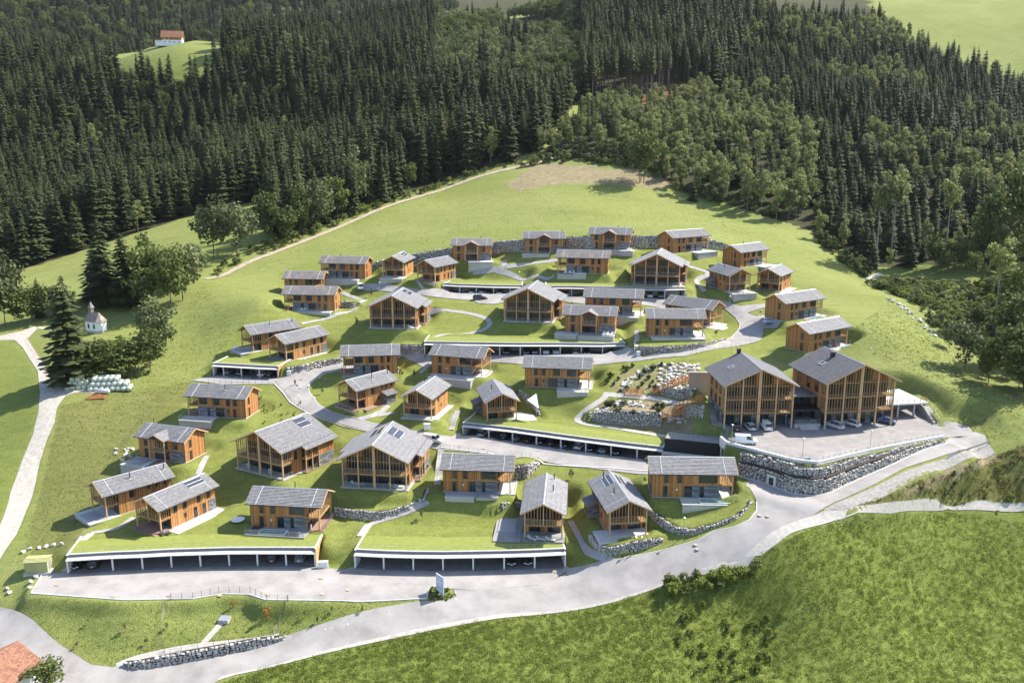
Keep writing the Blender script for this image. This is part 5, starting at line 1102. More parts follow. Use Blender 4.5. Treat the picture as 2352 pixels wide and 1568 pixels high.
# ------------------------------------------------------------------ kerbs
def kerb(P, name='kerb', wd=.16, up=.10, mat='kerb_stone'):
    """a raised stone edge following a world line; its top just above the paving"""
    P = [Vector(p) for p in P]; Q = []
    for a, b in zip(P, P[1:]):
        n = max(1, int((b-a).length/1.0)); Q += [a.lerp(b, j/n) for j in range(n)]
    Q.append(P[-1]); mb = MB(); vs = []
    for i, q in enumerate(Q):
        d = Q[min(i+1, len(Q)-1)]-Q[max(i-1, 0)]; d.z = 0; d.normalize(); n = Vector((-d.y, d.x, 0))*wd/2; z = max(sz(q.x, q.y), sz(*(q+n*4).xy)*.5+sz(*(q-n*4).xy)*.5)
        vs += [(q.x-n.x, q.y-n.y, z-.35), (q.x-n.x, q.y-n.y, z+up+.06), (q.x+n.x, q.y+n.y, z+up+.06), (q.x+n.x, q.y+n.y, z-.35)]
    mb.add(vs, [f for i in range(len(Q)-1) for f in ((4*i, 4*i+4, 4*i+5, 4*i+1), (4*i+1, 4*i+5, 4*i+6, 4*i+2), (4*i+2, 4*i+6, 4*i+7, 4*i+3))]); o = mb.build(name, mat); o['kind'] = 'structure'; return o
def zl(pts, z): return [at_z(a, b, z) for a, b in pts]
kerb(zl([(71,1362.5),(283,1377.6),(443,1375),(509,1364),(572,1365),(610,1377.6),(815,1380),(980,1367.5),(987,1349),(1002,1346),(1036,1350)], -78.45))
kerb(zl([(96,1321),(71,1362.5)], -78.45)); kerb(gpoly([(1012,1029),(1120,1042),(1238,1056),(1396,1076),(1489,1083.4)]), wd=.3, up=.12)
kerb(gpoly([(509,878),(627.7,879.4),(650,903),(665.5,924.6),(695.7,943.5),(736,961),(786,978.7),(839,990),(930,1010)])); kerb(gpoly([(784,851),(751,856),(721,873),(708,887),(711,900.6),(731,928),(761,946),(794,956),(836.6,966),(872,976),(935,992.7),(1003,1001.6)]), wd=.12, up=.05)
kerb(gpoly([(1749,780),(1666,799),(1573,818),(1467,828),(1362,831.6)])); kerb(gpoly([(1477,819),(1565,810),(1640.5,794),(1678,776),(1698,756),(1700,743.5),(1691,731)]), wd=.14, up=.06)
kerb([at_z(*c) for c in [(1738,1152,-67),(1738,1169,-67.4),(1722,1188,-68.1),(1689,1205,-69.1),(1640,1218,-70.4),(1606,1236,-71.4),(1433,1288,-75.6)]], wd=.14, up=.05)
kerb([p+Vector((0, 0, 0)) for p in side_off(TIERP, -.35)], wd=.3, up=.06)
# ------------------------------------------------------------------ trees
def spruce_mesh(seed, H=20.0, R=3.1, base=.06, layers=34, nb=7, mat='spruce_needles', droop=.28, bare=0.0, ragged=.25):
    """conifer: whorled, drooping sprays over the whole depth of a cone"""
    r = random.Random(seed); mb = MB(); ph = r.uniform(0, 6.28); lop = r.uniform(0, 6.28)
    for i in range(layers):
        t = (i+r.uniform(-.3, .3))/(layers-1); t = min(max(t, 0), 1); z = H*(base+(1-base)*t)
        rr = R*(1-t)**.60*min(1, .72+t*2.2)*(.88+.16*math.sin(i*1.9+ph))+.18
        if base > .3: rr = R*math.sin(math.pi*min(1, .22+.78*t))**.7*(1-t*.5)+.15
        n = max(4, round(nb*(.45+.9*rr/R)))
        for k in range(n):
            a = 6.283*(k+r.uniform(-.35, .35))/n+i*1.1; ln = rr*r.uniform(1-ragged, 1.08)*(1+.14*math.cos(a-lop)); z0 = z+r.uniform(-.3, .3); dr = ln*droop*r.uniform(.6, 1.4); dx, dy = math.cos(a), math.sin(a); px, py = -dy, dx
            for f0, f1, wf in ((.12, .62, .26), (.45, 1.0, .30)):
                w_ = (ln*wf*r.uniform(.7, 1.15)+.14)*(.8 if f1 == 1.0 else 1.0); m_ = (f0+f1)/2+.06
                root = (dx*ln*f0, dy*ln*f0, z0-dr*f0*.6+.16); tip = (dx*ln*f1, dy*ln*f1, z0-dr*f1-.10*r.random()); l = (dx*ln*m_+px*w_, dy*ln*m_+py*w_, z0-dr*m_-.16); q = (dx*ln*m_-px*w_, dy*ln*m_-py*w_, z0-dr*m_-.16)
                mb.add([root, l, tip, q], [(0, 1, 2), (0, 2, 3)])
    for a in (0, 1.57): mb.add([(-.16*math.cos(a), -.16*math.sin(a), H-1.2), (.16*math.cos(a), .16*math.sin(a), H-1.2), (0, 0, H+.35)], [(0, 1, 2)])
    crown = mb.mesh('spruce_crown', mat)
    tr = MB().tube([(0, 0, -1.0), (0, 0, H*.5), (0, 0, H*.95)], [H*.014, H*.009, .03], 6).mesh('spruce_trunk', 'bark'); return tr, crown
def leafy_mesh(seed, H=14.0, Rx=4.5, z0=.2, ncl=22, nl=46, leaf=.5, mat='broad_leaves', bark='bark', open_=.25, multi=1, shape=1.0):
    r = random.Random(seed); mb = MB(); cz = H*(1+z0)/2; hz = H*(1-z0)/2; cl = []
    for i in range(ncl):
        for _ in range(20):
            u = Vector((r.gauss(0, 1), r.gauss(0, 1), r.gauss(0, 1))).normalized()*r.random()**.42
            wz = (1-abs(u.z)**2.2*.35) if shape == 1.0 else (1-.55*max(0, u.z))
            c = Vector((u.x*Rx*wz*.82, u.y*Rx*wz*.82, cz+u.z*hz*.86))
            if all((c-d).length > Rx*.22 for d, _ in cl): break
        cl.append((c, Rx*r.uniform(.26, .44)))
    for c, cr in cl:
        for _ in range(nl):
            d = Vector((r.gauss(0, 1), r.gauss(0, 1), r.gauss(0, .8))).normalized(); p = c+d*cr*r.uniform(.55, 1.08); n = (d+Vector((r.gauss(0, .6), r.gauss(0, .6), r.gauss(0, .6)+.35))).normalized()
            a = n.orthogonal().normalized(); a.rotate(Matrix.Rotation(r.uniform(0, 6.28), 3, n)); b = n.cross(a); s1, s2 = leaf*r.uniform(.5, 1.0), leaf*r.uniform(.35, .75)
            mb.add([p+a*s1, p+b*s2, p-a*s1*.9, p-b*s2], [(0, 1, 2, 3)])
    crown = mb.mesh('leafy_crown', mat); tm = MB()
    for m_ in range(multi):
        o = Vector((0, 0, 0)) if multi == 1 else Vector((math.cos(m_*6.28/multi)*.5, math.sin(m_*6.28/multi)*.5, 0)); top = cl[m_ % len(cl)][0]
        mid = Vector((o.x*2+r.uniform(-.3, .3), o.y*2+r.uniform(-.3, .3), H*(z0+.2))); tm.tube([o+Vector((0, 0, -.8)), o.lerp(mid, .5)+Vector((0, 0, 0)), mid, Vector((mid.x*1.2, mid.y*1.2, H*.85))], [H*.009/multi**.3, H*.007/multi**.3, H*.0045/multi**.3, .03], 6)
        for c, cr in cl[m_::max(1, multi)][:7]:
            st_ = Vector((mid.x, mid.y, max(H*z0*.9, min(mid.z+1, c.z-1.2)))); tm.tube([st_, st_.lerp(c, .55)+Vector((0, 0, -.3)), c], [H*.006, H*.004, .02], 4, cap=False)
    return tm.mesh('leafy_trunk', bark), crown
KINDS = {}
KINDS['spruce'] = [spruce_mesh(i, 20, 3.5+.5*(i % 3), .04+.04*(i % 2), 30, 10, ragged=.32) for i in range(7)]
KINDS['young_spruce'] = [spruce_mesh(20+i, 20, 5.6, .03, 22, 10, 'young_spruce_needles', .18, ragged=.32) for i in range(4)]
KINDS['larch'] = [spruce_mesh(40+i, 20, 3.2, .08, 32, 8, 'larch_needles', .15, ragged=.4) for i in range(2)]
KINDS['pole'] = [spruce_mesh(60+i, 20, 1.9, .50, 20, 6, 'larch_needles', .25, ragged=.4) for i in range(3)]
KINDS['birch'] = [leafy_mesh(80+i, 14, 2.9, .12, 20, 52, .46, 'birch_leaves', 'pale_bark') for i in range(5)]
KINDS['broad'] = [leafy_mesh(100+i, 14, 4.4, .16, 24, 48, .55, 'broad_leaves') for i in range(5)]
KINDS['silver'] = [leafy_mesh(120+i, 14, 4.6, .12, 26, 52, .5, 'silver_leaves') for i in range(3)]
KINDS['tall_birch'] = [leafy_mesh(140+i, 20, 3.2, .52, 13, 52, .5, 'birch_leaves', 'pale_bark') for i in range(2)]
KINDS['lone'] = [leafy_mesh(160, 16, 5.2, .30, 34, 60, .5, 'broad_leaves', 'bark', multi=3)]
BH = dict(spruce=20, young_spruce=20, larch=20, pole=20, birch=14, broad=14, silver=14, tall_birch=20, lone=16)
NAMES = dict(spruce='spruce_tree', young_spruce='young_spruce', larch='larch_tree', pole='tall_conifer', birch='birch_tree', broad='broadleaf_tree', silver='willow_tree', tall_birch='tall_birch', lone='maple_tree')
def tree(kind, x, y, h, label, group=None, wide=1.0, var=None, z=None, yaw=None, lean=0):
    var = random.randrange(len(KINDS[kind])) if var is None else var % len(KINDS[kind]); tr, cr = KINDS[kind][var]; s = h/BH[kind]
    t = thing(NAMES[kind], label, 'tree', (x, y, gz(x, y) if z is None else z), random.uniform(0, 6.28) if yaw is None else yaw, (s*wide, s*wide, s), group)
    obj('trunk', tr, t); obj('crown', cr, t); return t
def tree_px(kind, px, py, top, label, wide=1.0, var=None, group=None):
    p = gpt(px, py); d = p[1]*CP-p[2]*SP; h = (py-top)/FPX*d/0.97; return tree(kind, p[0], p[1], h, label, group, wide, var)
# trees one can single out
tree_px('lone', 1473, 419, 298, 'single round-crowned tree standing in the upper meadow', 1.2)
for a in [('silver', 492, 590, 445, 'tall grey-green tree at the meadow track, western of two', .8, 0), ('silver', 545, 588, 440, 'tall grey-green tree at the meadow track, eastern of two', .85, 1),
          ('broad', 617, 556, 436, 'dark broadleaf tree beside the meadow track', .72, 1), ('broad', 690, 540, 420, 'shaded broadleaf tree behind the round pale one', .7, 2), ('silver', 727, 526, 414, 'round pale-leaved tree at the wood edge above the track', 1.0, 2),
          ('broad', 775, 505, 400, 'broadleaf tree at the wood edge by the meadow track', .75, 3), ('silver', 822, 480, 335, 'tall pale tree with layered crown at the wood edge', .5, 0), ('broad', 655, 560, 470, 'low dark tree in the row along the track', .9, 4),
          ('spruce', 240, 704, 512, 'dark spruce in the clump behind the chapel, western one', 1.25, 0), ('spruce', 290, 708, 540, 'dark spruce in the middle of the clump behind the chapel', 1.2, 1), ('spruce', 225, 690, 560, 'low dark spruce at the west flank of the chapel clump', 1.2, 2),
          ('broad', 350, 700, 530, 'broad crown in the clump behind the chapel', .75, 0), ('silver', 420, 690, 535, 'tall pale crown at the east side of the chapel clump', .75, 1), ('silver', 445, 650, 560, 'pale tree on the meadow side of the chapel clump', .9, 2), ('broad', 395, 720, 560, 'broadleaf tree at the front of the chapel clump', .7, 2), ('broad', 330, 716, 590, 'dark undergrowth tree under the chapel clump', .9, 3),
          ('spruce', 168, 880, 640, 'big layered spruce in front of the chapel', 1.25, 3), ('broad', 235, 872, 775, 'bushy tree beside the stacked bales, western', 1.25, 1), ('broad', 320, 862, 765, 'bushy tree beside the stacked bales, eastern', 1.1, 3), ('broad', 280, 872, 790, 'low bush between the two trees by the bales', 1.3, 4), ('broad', 205, 880, 820, 'low bush under the big layered spruce', 1.3, 0),
          ('silver', 368, 812, 672, 'leafy tree below the dead branches east of the chapel', .85, 0), ('broad', 345, 850, 740, 'bush at the lower edge of the gully trees', .9, 2),
          ('silver', 12, 748, 570, 'tall pale birch at the western picture edge', .62, 0), ('silver', -40, 760, 590, 'pale tree cut by the western picture edge', 1.0, 1), ('broad', 75, 738, 655, 'dark tree west of the chapel drive, outer', 1.1, 1), ('spruce', 92, 730, 640, 'pointed conifer among dark bushes west of the chapel drive', .9, 4), ('broad', 115, 732, 650, 'dark tree west of the chapel drive, inner', 1.15, 2), ('broad', 152, 722, 665, 'dark tree next to the chapel drive', 1.1, 3), ('broad', 40, 742, 690, 'low bush west of the chapel drive', 1.2, 4),
          ('tall_birch', 2280, 760, 540, 'tall open-crowned tree at the eastern gully', .95, 0), ('silver', 2215, 850, 715, 'round willow at the eastern gully mouth', 1.15, 1), ('broad', 2270, 880, 760, 'dark tree behind the round willow in the east gully', 1.1, 2), ('silver', 2180, 800, 735, 'small willow at the stony brook', 1.0, 2), ('broad', 2320, 850, 660, 'dark tree at the eastern picture edge', 1.1, 1), ('broad', 2350, 900, 700, 'shaded tree at the eastern picture edge, lower', 1.2, 0), ('broad', 2330, 760, 600, 'shaded tree in the eastern gully, upper', 1.1, 3), ('silver', 2265, 870, 815, 'low grey bush under the round willow', 1.1, 0), ('broad', 2240, 760, 700, 'leafy bush on the bank by the eastern gully', 1.3, 1),
          ('tall_birch', 2012, 605, 395, 'bare-stemmed birch before the dark eastern wood, western', .85, 1), ('tall_birch', 2045, 600, 390, 'bare-stemmed birch before the dark eastern wood, middle', 1.0, 0), ('tall_birch', 2170, 600, 385, 'bare-stemmed birch before the dark eastern wood, eastern', .8, 1), ('broad', 2270, 610, 420, 'big leafy tree in front of the eastern wood', .8, 2), ('broad', 2330, 600, 350, 'tall leafy tree at the east edge of the wood', .7, 4), ('silver', 2290, 590, 500, 'pale bush below the big leafy tree in the east', .8, 1),
          ('broad', 112, 1590, 1505, 'round bush beside the red-roofed house', 1.25, 1), ('birch', 1550, 447, 390, 'small pointed tree at the east end of the bare field', .8, 2), ('young_spruce', 1590, 462, 415, 'young spruce at the upper meadow corner', 1.0, 1)]:
    tree_px(*a[:5], wide=a[5]*(1.3 if a[1] < 2000 else .95), var=a[6], group='trees that stand out around the village')
# forest ------------------------------------------------------------
def visible_px(x, y, z): px, py = to_px(x, y, z); return px, py
pts = []
def fill(zone, spacing, y0, y1, species, holes=(), seed=0, x0=-700, x1=700):
    r = np.random.default_rng(seed); P = FOREST[zone]
    xs = np.arange(x0, x1, spacing); ys = np.arange(y0, y1, spacing); X, Y = np.meshgrid(xs, ys); X = X+r.uniform(-.45, .45, X.shape)*spacing+(np.arange(len(ys)) % 2)[:, None]*spacing*.5; Y = Y+r.uniform(-.45, .45, X.shape)*spacing
    X, Y = X.ravel(), Y.ravel(); Z = bil(GX, GY, GZ, X, Y); d = Y*CP-Z*SP; px = 1176+FPX*X/d; py = 784-FPX*(Y*SP+Z*CP)/d
    ok = in_poly(P, px, py) & (px > -170) & (px < 2520)
    for h in holes: ok &= ~in_poly(h, px, py)
    names = [s[0] for s in species]; cum = np.cumsum([s[1] for s in species]); cum = cum/cum[-1]
    for x, y, z, dd, qx, qy in zip(X[ok], Y[ok], Z[ok], d[ok], px[ok], py[ok]):
        # stands are patchy: species chosen by a slow noise
        u = (float(vnoise(np.array(x), np.array(y), 38, seed+50))*.75+r.random()*.5-.12); i = int(np.searchsorted(cum, min(max(u, 0), .999))); k, _, h0, h1 = species[i]
        pts.append((k, x, y, z, r.uniform(h0, h1)*(.82+.36*float(vnoise(np.array(x), np.array(y), 55, seed+9))), dd, qx, qy, r.uniform(.85, 1.2)))
FARM = [(362,150),(362,108),(392,84),(450,72),(492,72),(484,100),(440,120),(418,150)]
PATCH1 = [(985,55),(990,-20),(1060,-20),(1055,45)]; PATCH2 = [(1140,75),(1150,45),(1290,50),(1300,85)]; CLEAR = [(1415,262),(1490,205),(1580,182),(1570,222),(1480,258)]
fill('centre', 7.6, 360, 980, [('broad', .17, 13, 20), ('spruce', .56, 18, 30), ('larch', .08, 18, 27), ('birch', .19, 13, 20)], [FARM, PATCH1, FOREST['leafy']], 1)
fill('leafy', 7.6, 450, 1000, [('broad', .40, 12, 18), ('silver', .28, 12, 17), ('birch', .18, 12, 17), ('spruce', .14, 17, 24)], [PATCH1, PATCH2], 2)
fill('young', 6.2, 380, 680, [('birch', .60, 9, 17), ('young_spruce', .24, 6, 13), ('broad', .10, 6, 10), ('larch', .06, 13, 18)], [CLEAR, [(1145,392),(1230,366),(1320,345),(1350,330),(1360,340),(1250,372)]], 3)
fill('poles', 6.4, 480, 980, [('pole', .60, 25, 33), ('spruce', .40, 22, 30)], [], 4)
fill('east', 6.3, 330, 800, [('birch', .32, 9, 16), ('young_spruce', .54, 8, 15), ('spruce', .14, 13, 20)], [], 5)
# far slope beyond the first ridge
r_ = np.random.default_rng(77)
X = r_.uniform(-900, 150, 5200); Y = r_.uniform(1080, 1900, 5200); Z = bil(GX, GY, GZ, X, Y); dd = Y*CP-Z*SP; px = 1176+FPX*X/dd; py = 784-FPX*(Y*SP+Z*CP)/dd
for x, y, z, d, a, b in zip(X, Y, Z, dd, px, py):
    if -60 < a < 1050 and -140 < b < 260: pts.append(('spruce' if r_.random() < .8 else 'broad', x, y, z, r_.uniform(18, 28) , d, a, b, 1.15))
# shaded east gully
fillE = np.random.default_rng(5)
FOREST['gully'] = [(2100,615),(2352,600),(2600,620),(2600,930),(2352,925),(2290,880),(2330,760),(2260,690),(2352,640),(2180,640)]
fill('gully', 7.0, 170, 380, [('broad', .8, 9, 15), ('birch', .2, 10, 14)], [[(2230,880),(2230,700),(2300,690),(2320,900)]], 6)
NAMEL = dict(spruce='tall dark spruce in the dense wood above the village', young_spruce='young spruce in the plantation east of the meadow', larch='olive-tinged conifer scattered in the wood', pole='tall bare-stemmed conifer at the top of the clearing',
             birch='pale-leaved birch in the young mixed wood', broad='rounded broadleaf tree inside the wood', silver='grey-leaved tree in the upper valley wood')
byk = {}
for p in pts: byk.setdefault(p[0], []).append(p)
rest = []; SRC = bpy.data.collections.new('tree_sources'); VI = {}; order = []
for k in ('spruce', 'young_spruce', 'larch', 'pole', 'birch', 'broad', 'silver'):
    for i, (tr, cr) in enumerate(KINDS[k]):
        me = bpy.data.meshes.new('tree_source'); bm = bmesh.new(); bm.from_mesh(tr); nt_ = len(bm.faces); bm.from_mesh(cr)
        bm.faces.ensure_lookup_table()
        for j, f in enumerate(bm.faces): f.material_index = 0 if j < nt_ else 1
        bm.to_mesh(me); bm.free(); me.materials.append(tr.materials[0]); me.materials.append(cr.materials[0])
        o = bpy.data.objects.new('s%03d' % len(order), me); SRC.objects.link(o); VI[(k, i)] = len(order); order.append(o)
for k, L_ in byk.items():
    vis = [p for p in L_ if -10 < p[6] < 2362 and -20 < p[7]-p[4]*FPX/p[5]*.3 < 1568]; vis.sort(key=lambda p: -p[4]/p[5]); n_ind = 260 if k in ('spruce', 'young_spruce', 'birch') else 120
    # the individuals are taken from the trees at the front of the stand: those nearest the camera in their column
    ids = set(id(p) for p in vis[:n_ind])
    for p in L_:
        if id(p) in ids: tree(k, p[1], p[2], p[4], NAMEL[k], 'forest '+NAMES[k].replace('_', ' ')+'s', p[8], None, p[3])
        else: rest.append(p)
NP = len(rest); me = bpy.data.meshes.new('forest'); me.vertices.add(NP); me.vertices.foreach_set('co', np.array([(p[1], p[2], p[3]) for p in rest]).ravel())
a = me.attributes.new('var', 'INT', 'POINT'); a.data.foreach_set('value', np.array([VI[(p[0], random.randrange(len(KINDS[p[0]])))] for p in rest], np.int32))
a = me.attributes.new('scl', 'FLOAT_VECTOR', 'POINT'); a.data.foreach_set('vector', np.array([(p[4]/BH[p[0]]*p[8], p[4]/BH[p[0]]*p[8], p[4]/BH[p[0]]) for p in rest]).ravel())
a = me.attributes.new('rot', 'FLOAT_VECTOR', 'POINT'); a.data.foreach_set('vector', np.array([(random.uniform(-.05, .05), random.uniform(-.05, .05), random.uniform(0, 6.28)) for p in rest]).ravel())
def scatter_nodes(name, coll):
    ng = bpy.data.node_groups.new(name, 'GeometryNodeTree'); ng.interface.new_socket('Geometry', in_out='INPUT', socket_type='NodeSocketGeometry'); ng.interface.new_socket('Geometry', in_out='OUTPUT', socket_type='NodeSocketGeometry')
    N = ng.nodes; gi = N.new('NodeGroupInput'); go = N.new('NodeGroupOutput'); ip = N.new('GeometryNodeInstanceOnPoints'); ci = N.new('GeometryNodeCollectionInfo'); ci.inputs['Collection'].default_value = coll
    ci.inputs['Separate Children'].default_value = True; ci.inputs['Reset Children'].default_value = True; ip.inputs['Pick Instance'].default_value = True
    def att(nm, ty): n = N.new('GeometryNodeInputNamedAttribute'); n.data_type = ty; n.inputs['Name'].default_value = nm; return n.outputs['Attribute']
    L = ng.links; L.new(gi.outputs[0], ip.inputs['Points']); L.new(ci.outputs[0], ip.inputs['Instance']); L.new(att('var', 'INT'), ip.inputs['Instance Index']); L.new(att('scl', 'FLOAT_VECTOR'), ip.inputs['Scale'])
    L.new(att('rot', 'FLOAT_VECTOR'), ip.inputs['Rotation']); L.new(ip.outputs[0], go.inputs[0]); return ng
fo = obj('forest', me); fo['kind'] = 'stuff'; fo['label'] = 'dense mixed forest on the slopes above the village'; fo['category'] = 'forest'
md = fo.modifiers.new('scatter', 'NODES'); md.node_group = scatter_nodes('forest_scatter', SRC)
print('forest points', NP, {k: len(v) for k, v in byk.items()})
# ------------------------------------------------------------------ hotel entrance, side terrace, low building at the garage end
e1, e2 = BIGS['e1'], BIGS['e2']; pz = base_z('e1')
t = thing('entrance_hall', 'dark glazed entrance link between the two hotel buildings with steps', 'entrance', ((e1[0]+e2[0])/2+.1, 189.5, PARK_Z), math.radians(5))
bar('link_wall', t, 'dark_frame', -3.2, 3.2, -1.0, 6.0, 0, 6.2); bar('link_roof', t, 'bitumen', -3.4, 3.4, -3.8, 6.1, 6.25, 6.5); bar('canopy', t, 'black_metal', -3.0, 3.0, -6.0, -1.1, 3.7, 3.95)
for x in (-2.0, -.65, .65, 2.0): window(t, '-y', x, .9, 1.2, 2.6, 1.0); window(t, '-y', x, 4.1, 1.2, 1.8, 1.0)
for x in (-2.7, 2.7): bar('column', t, 'black_metal', x-.12, x+.12, -5.8, -5.56, 0, 3.7)
bar('entrance_platform', t, 'concrete', -2.9, 2.9, -6.6, -1.05, -.1, .9)
for i in range(5): bar('step', t, 'concrete', -2.0, 2.0, -6.6-.34*(i+1), -6.6-.34*i, -.1, .9-.17*(i+1))
railing(t, (-2.9, -6.5), (-.6, -6.5), .9, .9); railing(t, (.6, -6.5), (2.9, -6.5), .9, .9)
t = thing('side_terrace', 'white roof terrace on columns at the east side of the hotel, wooden handrail', 'terrace', (e2[0], e2[1], PARK_Z), math.radians(e2[3]-90))
bar('terrace_slab', t, 'white_concrete', 8.3, 19.5, -3.5, 7.5, 3.1, 3.45); bar('back_wall', t, 'stone_cladding', 8.5, 19, 2.6, 3.0, -.5, 3.1)
for x in (12.5, 16.5): bar('column', t, 'concrete', x-.17, x+.17, -3.2, -2.86, -.1, 3.1)
for i in range(8): bar('rail_post', t, 'red_larch', 9+i*1.45-.05, 9+i*1.45+.05, -3.4, -3.3, 3.45, 4.5)
for z in (3.85, 4.15, 4.45): bar('handrail', t, 'red_larch', 8.8, 19.4, -3.46, -3.40, z, z+.1)
c3 = CARPORTS['c3']; p = c3['P'][-1]; n_ = c3['N'][-1]; tg = Vector((n_.y, -n_.x, 0)); yaw = math.atan2(tg.y, tg.x)
t = thing('service_building', 'low timber-fronted building with tall black parapet at the end of the middle garage', 'building', p, yaw)
MB().box(.2, 12.2, .1, 5.5, -.3, 2.35).build('timber_wall', 'larch_boards', t); bar('canopy', t, 'terrace_slab', .2, 12.4, -.8, .5, 2.35, 2.62); bar('roof_slab', t, 'grey_gravel', .2, 12.2, .9, 6.2, 4.2, 5.2); bar('parapet', t, 'black_panel', .25, 12.2, .55, .9, 2.62, 5.5)
bar('side_wall', t, 'white_concrete', 12.2, 12.45, -.4, 6, -.3, 5.2)
window(t, '-y', 2.9, .1, 1.7, 2.2, -.1); window(t, '-y', 8.2, .1, 1.0, 2.2, -.1)
p = Vector(gpt(1607, 899)); t = thing('retaining_wall', 'bare brownish concrete wall behind the west corner of the hotel', 'retaining wall', p, math.radians(-4)); bar('wall_slab', t, 'raw_concrete' if simple('raw_concrete', (.27, .22, .17), (.38, .32, .26), .9, .9, .2, bump=.2) else '', -2.6, 3.4, 0, .4, -1, 4.6); bar('wall_cap', t, 'concrete', -2.7, 3.5, -.05, .45, 4.6, 4.75)
a_, b_ = TIERP[1], TIERP[2]; q = a_.lerp(b_, .28); d_ = (b_-a_).normalized(); t = thing('wall_doorway', 'small doorway with pale stone frame in the lower boulder tier', 'door', q, math.atan2(d_.y, d_.x)); bar('door_leaf', t, 'dark_frame', -.55, .55, -.12, -.05, 0, 1.7)
for x0, x1, z0, z1 in ((-.95, -.55, -.2, 2.1), (.55, .95, -.2, 2.1), (-.55, .55, 1.7, 2.1)): bar('stone_frame', t, 'lattice_wood' if False else 'kerb_stone', x0, x1, -.3, .1, z0, z1)
# ------------------------------------------------------------------ cars
def car_mesh(kind):
    L, W, H, hood, belt = dict(suv=(4.6, 1.88, 1.68, .98, 1.02), hatch=(4.2, 1.78, 1.48, .86, .90), sedan=(4.6, 1.80, 1.44, .84, .90), van=(4.6, 1.85, 1.86, 1.0, 1.08), open=(4.3, 1.78, 1.30, .82, .88))[kind]
    b = MB(); hw = W/2
    st = [(-L/2, .72, .35, hood*.72), (-L/2+.18, .92, .24, hood*.92), (-L/2+.9, 1.0, .22, hood), (-L*.12, 1.0, .22, belt), (L*.2, 1.0, .22, belt), (L/2-.35, .98, .22, belt), (L/2-.06, .92, .26, belt*.93), (L/2, .84, .36, belt*.8)]
    rings = [[(x, -hw*w_, z0+.1), (x, -hw*w_*.9, z0), (x, hw*w_*.9, z0), (x, hw*w_, z0+.1), (x, hw*w_, z1*.78), (x, hw*w_*.9, z1), (x, -hw*w_*.9, z1), (x, -hw*w_, z1*.78)] for x, w_, z0, z1 in st]
    b.add([v for r in rings for v in r], [(i*8+k, i*8+(k+1) % 8, (i+1)*8+(k+1) % 8, (i+1)*8+k) for i in range(len(st)-1) for k in range(8)]+[tuple(range(8))[::-1], tuple((len(st)-1)*8+k for k in range(8))])
    x0, x1, x2, x3 = dict(suv=(-L*.20, -L*.06, L*.40, L*.47), hatch=(-L*.22, -L*.05, L*.36, L*.46), sedan=(-L*.2, -L*.03, L*.22, L*.38), van=(-L*.30, -L*.17, L*.47, L*.492), open=(-L*.14, -L*.04, L*.02, L*.1))[kind]
    g = MB(); g.add([(x0, -hw*.9, belt-.03), (x0, hw*.9, belt-.03), (x1, hw*.74, H-.06), (x1, -hw*.74, H-.06), (x3, -hw*.9, belt-.03), (x3, hw*.9, belt-.03), (x2, hw*.74, H-.06), (x2, -hw*.74, H-.06)], [(0, 1, 2, 3), (4, 7, 6, 5), (0, 3, 7, 4), (1, 5, 6, 2)])
    r = MB(); r.add([(x1-.08, -hw*.75, H-.07), (x1-.08, hw*.75, H-.07), (x2+.08, hw*.75, H-.07), (x2+.08, -hw*.75, H-.07), (x1+.1, -hw*.62, H), (x1+.1, hw*.62, H), (x2-.1, hw*.62, H), (x2-.1, -hw*.62, H)], [(0, 1, 5, 4), (1, 2, 6, 5), (2, 3, 7, 6), (3, 0, 4, 7), (4, 5, 6, 7)])
    for sy in (-1, 1):
        for xa, xb in ((x0, x1), (x3, x2)): a = Vector((xa, sy*hw*.9, belt-.04)); c = Vector((xb, sy*hw*.745, H-.06)); r.add([a+Vector((-.05, 0, 0)), a+Vector((.07, 0, 0)), c+Vector((.07, 0, 0)), c+Vector((-.05, 0, 0))], [(0, 1, 2, 3)])
        if kind == 'van': r.add([(-L*.02, sy*hw*.92, belt-.05), (L*.49, sy*hw*.92, belt-.05), (L*.47, sy*hw*.76, H-.05), (-L*.0, sy*hw*.76, H-.05)], [(0, 1, 2, 3)])
    w_ = MB().tube([(0, -.11, 0), (0, .11, 0)], .33, 12); rim = MB().tube([(0, -.115, 0), (0, .115, 0)], .2, 10)
    return dict(b=b, g=g, r=r, wheel=w_.mesh('wheel', 'black_metal'), rim=rim.mesh('rim', 'steel'), L=L, hw=hw, belt=belt, wb=L*.29)
CARM = {k: car_mesh(k) for k in ('suv', 'hatch', 'sedan', 'van', 'open')}; CARB = {}
for nm, c in dict(car_black=(.012, .012, .014), car_grey=(.16, .165, .17), car_white=(.72, .72, .71), car_silver=(.42, .43, .44), car_blue=(.05, .075, .16), car_pale_blue=(.30, .38, .52), car_red=(.20, .02, .015)).items():
    m = NB(nm, .28, .5); m.color(c); m.b.inputs['Coat Weight'].default_value = .6
flat('tail_lamp', (.25, .01, .01), .25); flat('head_lamp', (.75, .76, .78), .15); flat('number_plate', (.7, .7, .66), .5); flat('yellow_plate', (.75, .55, .05), .5)
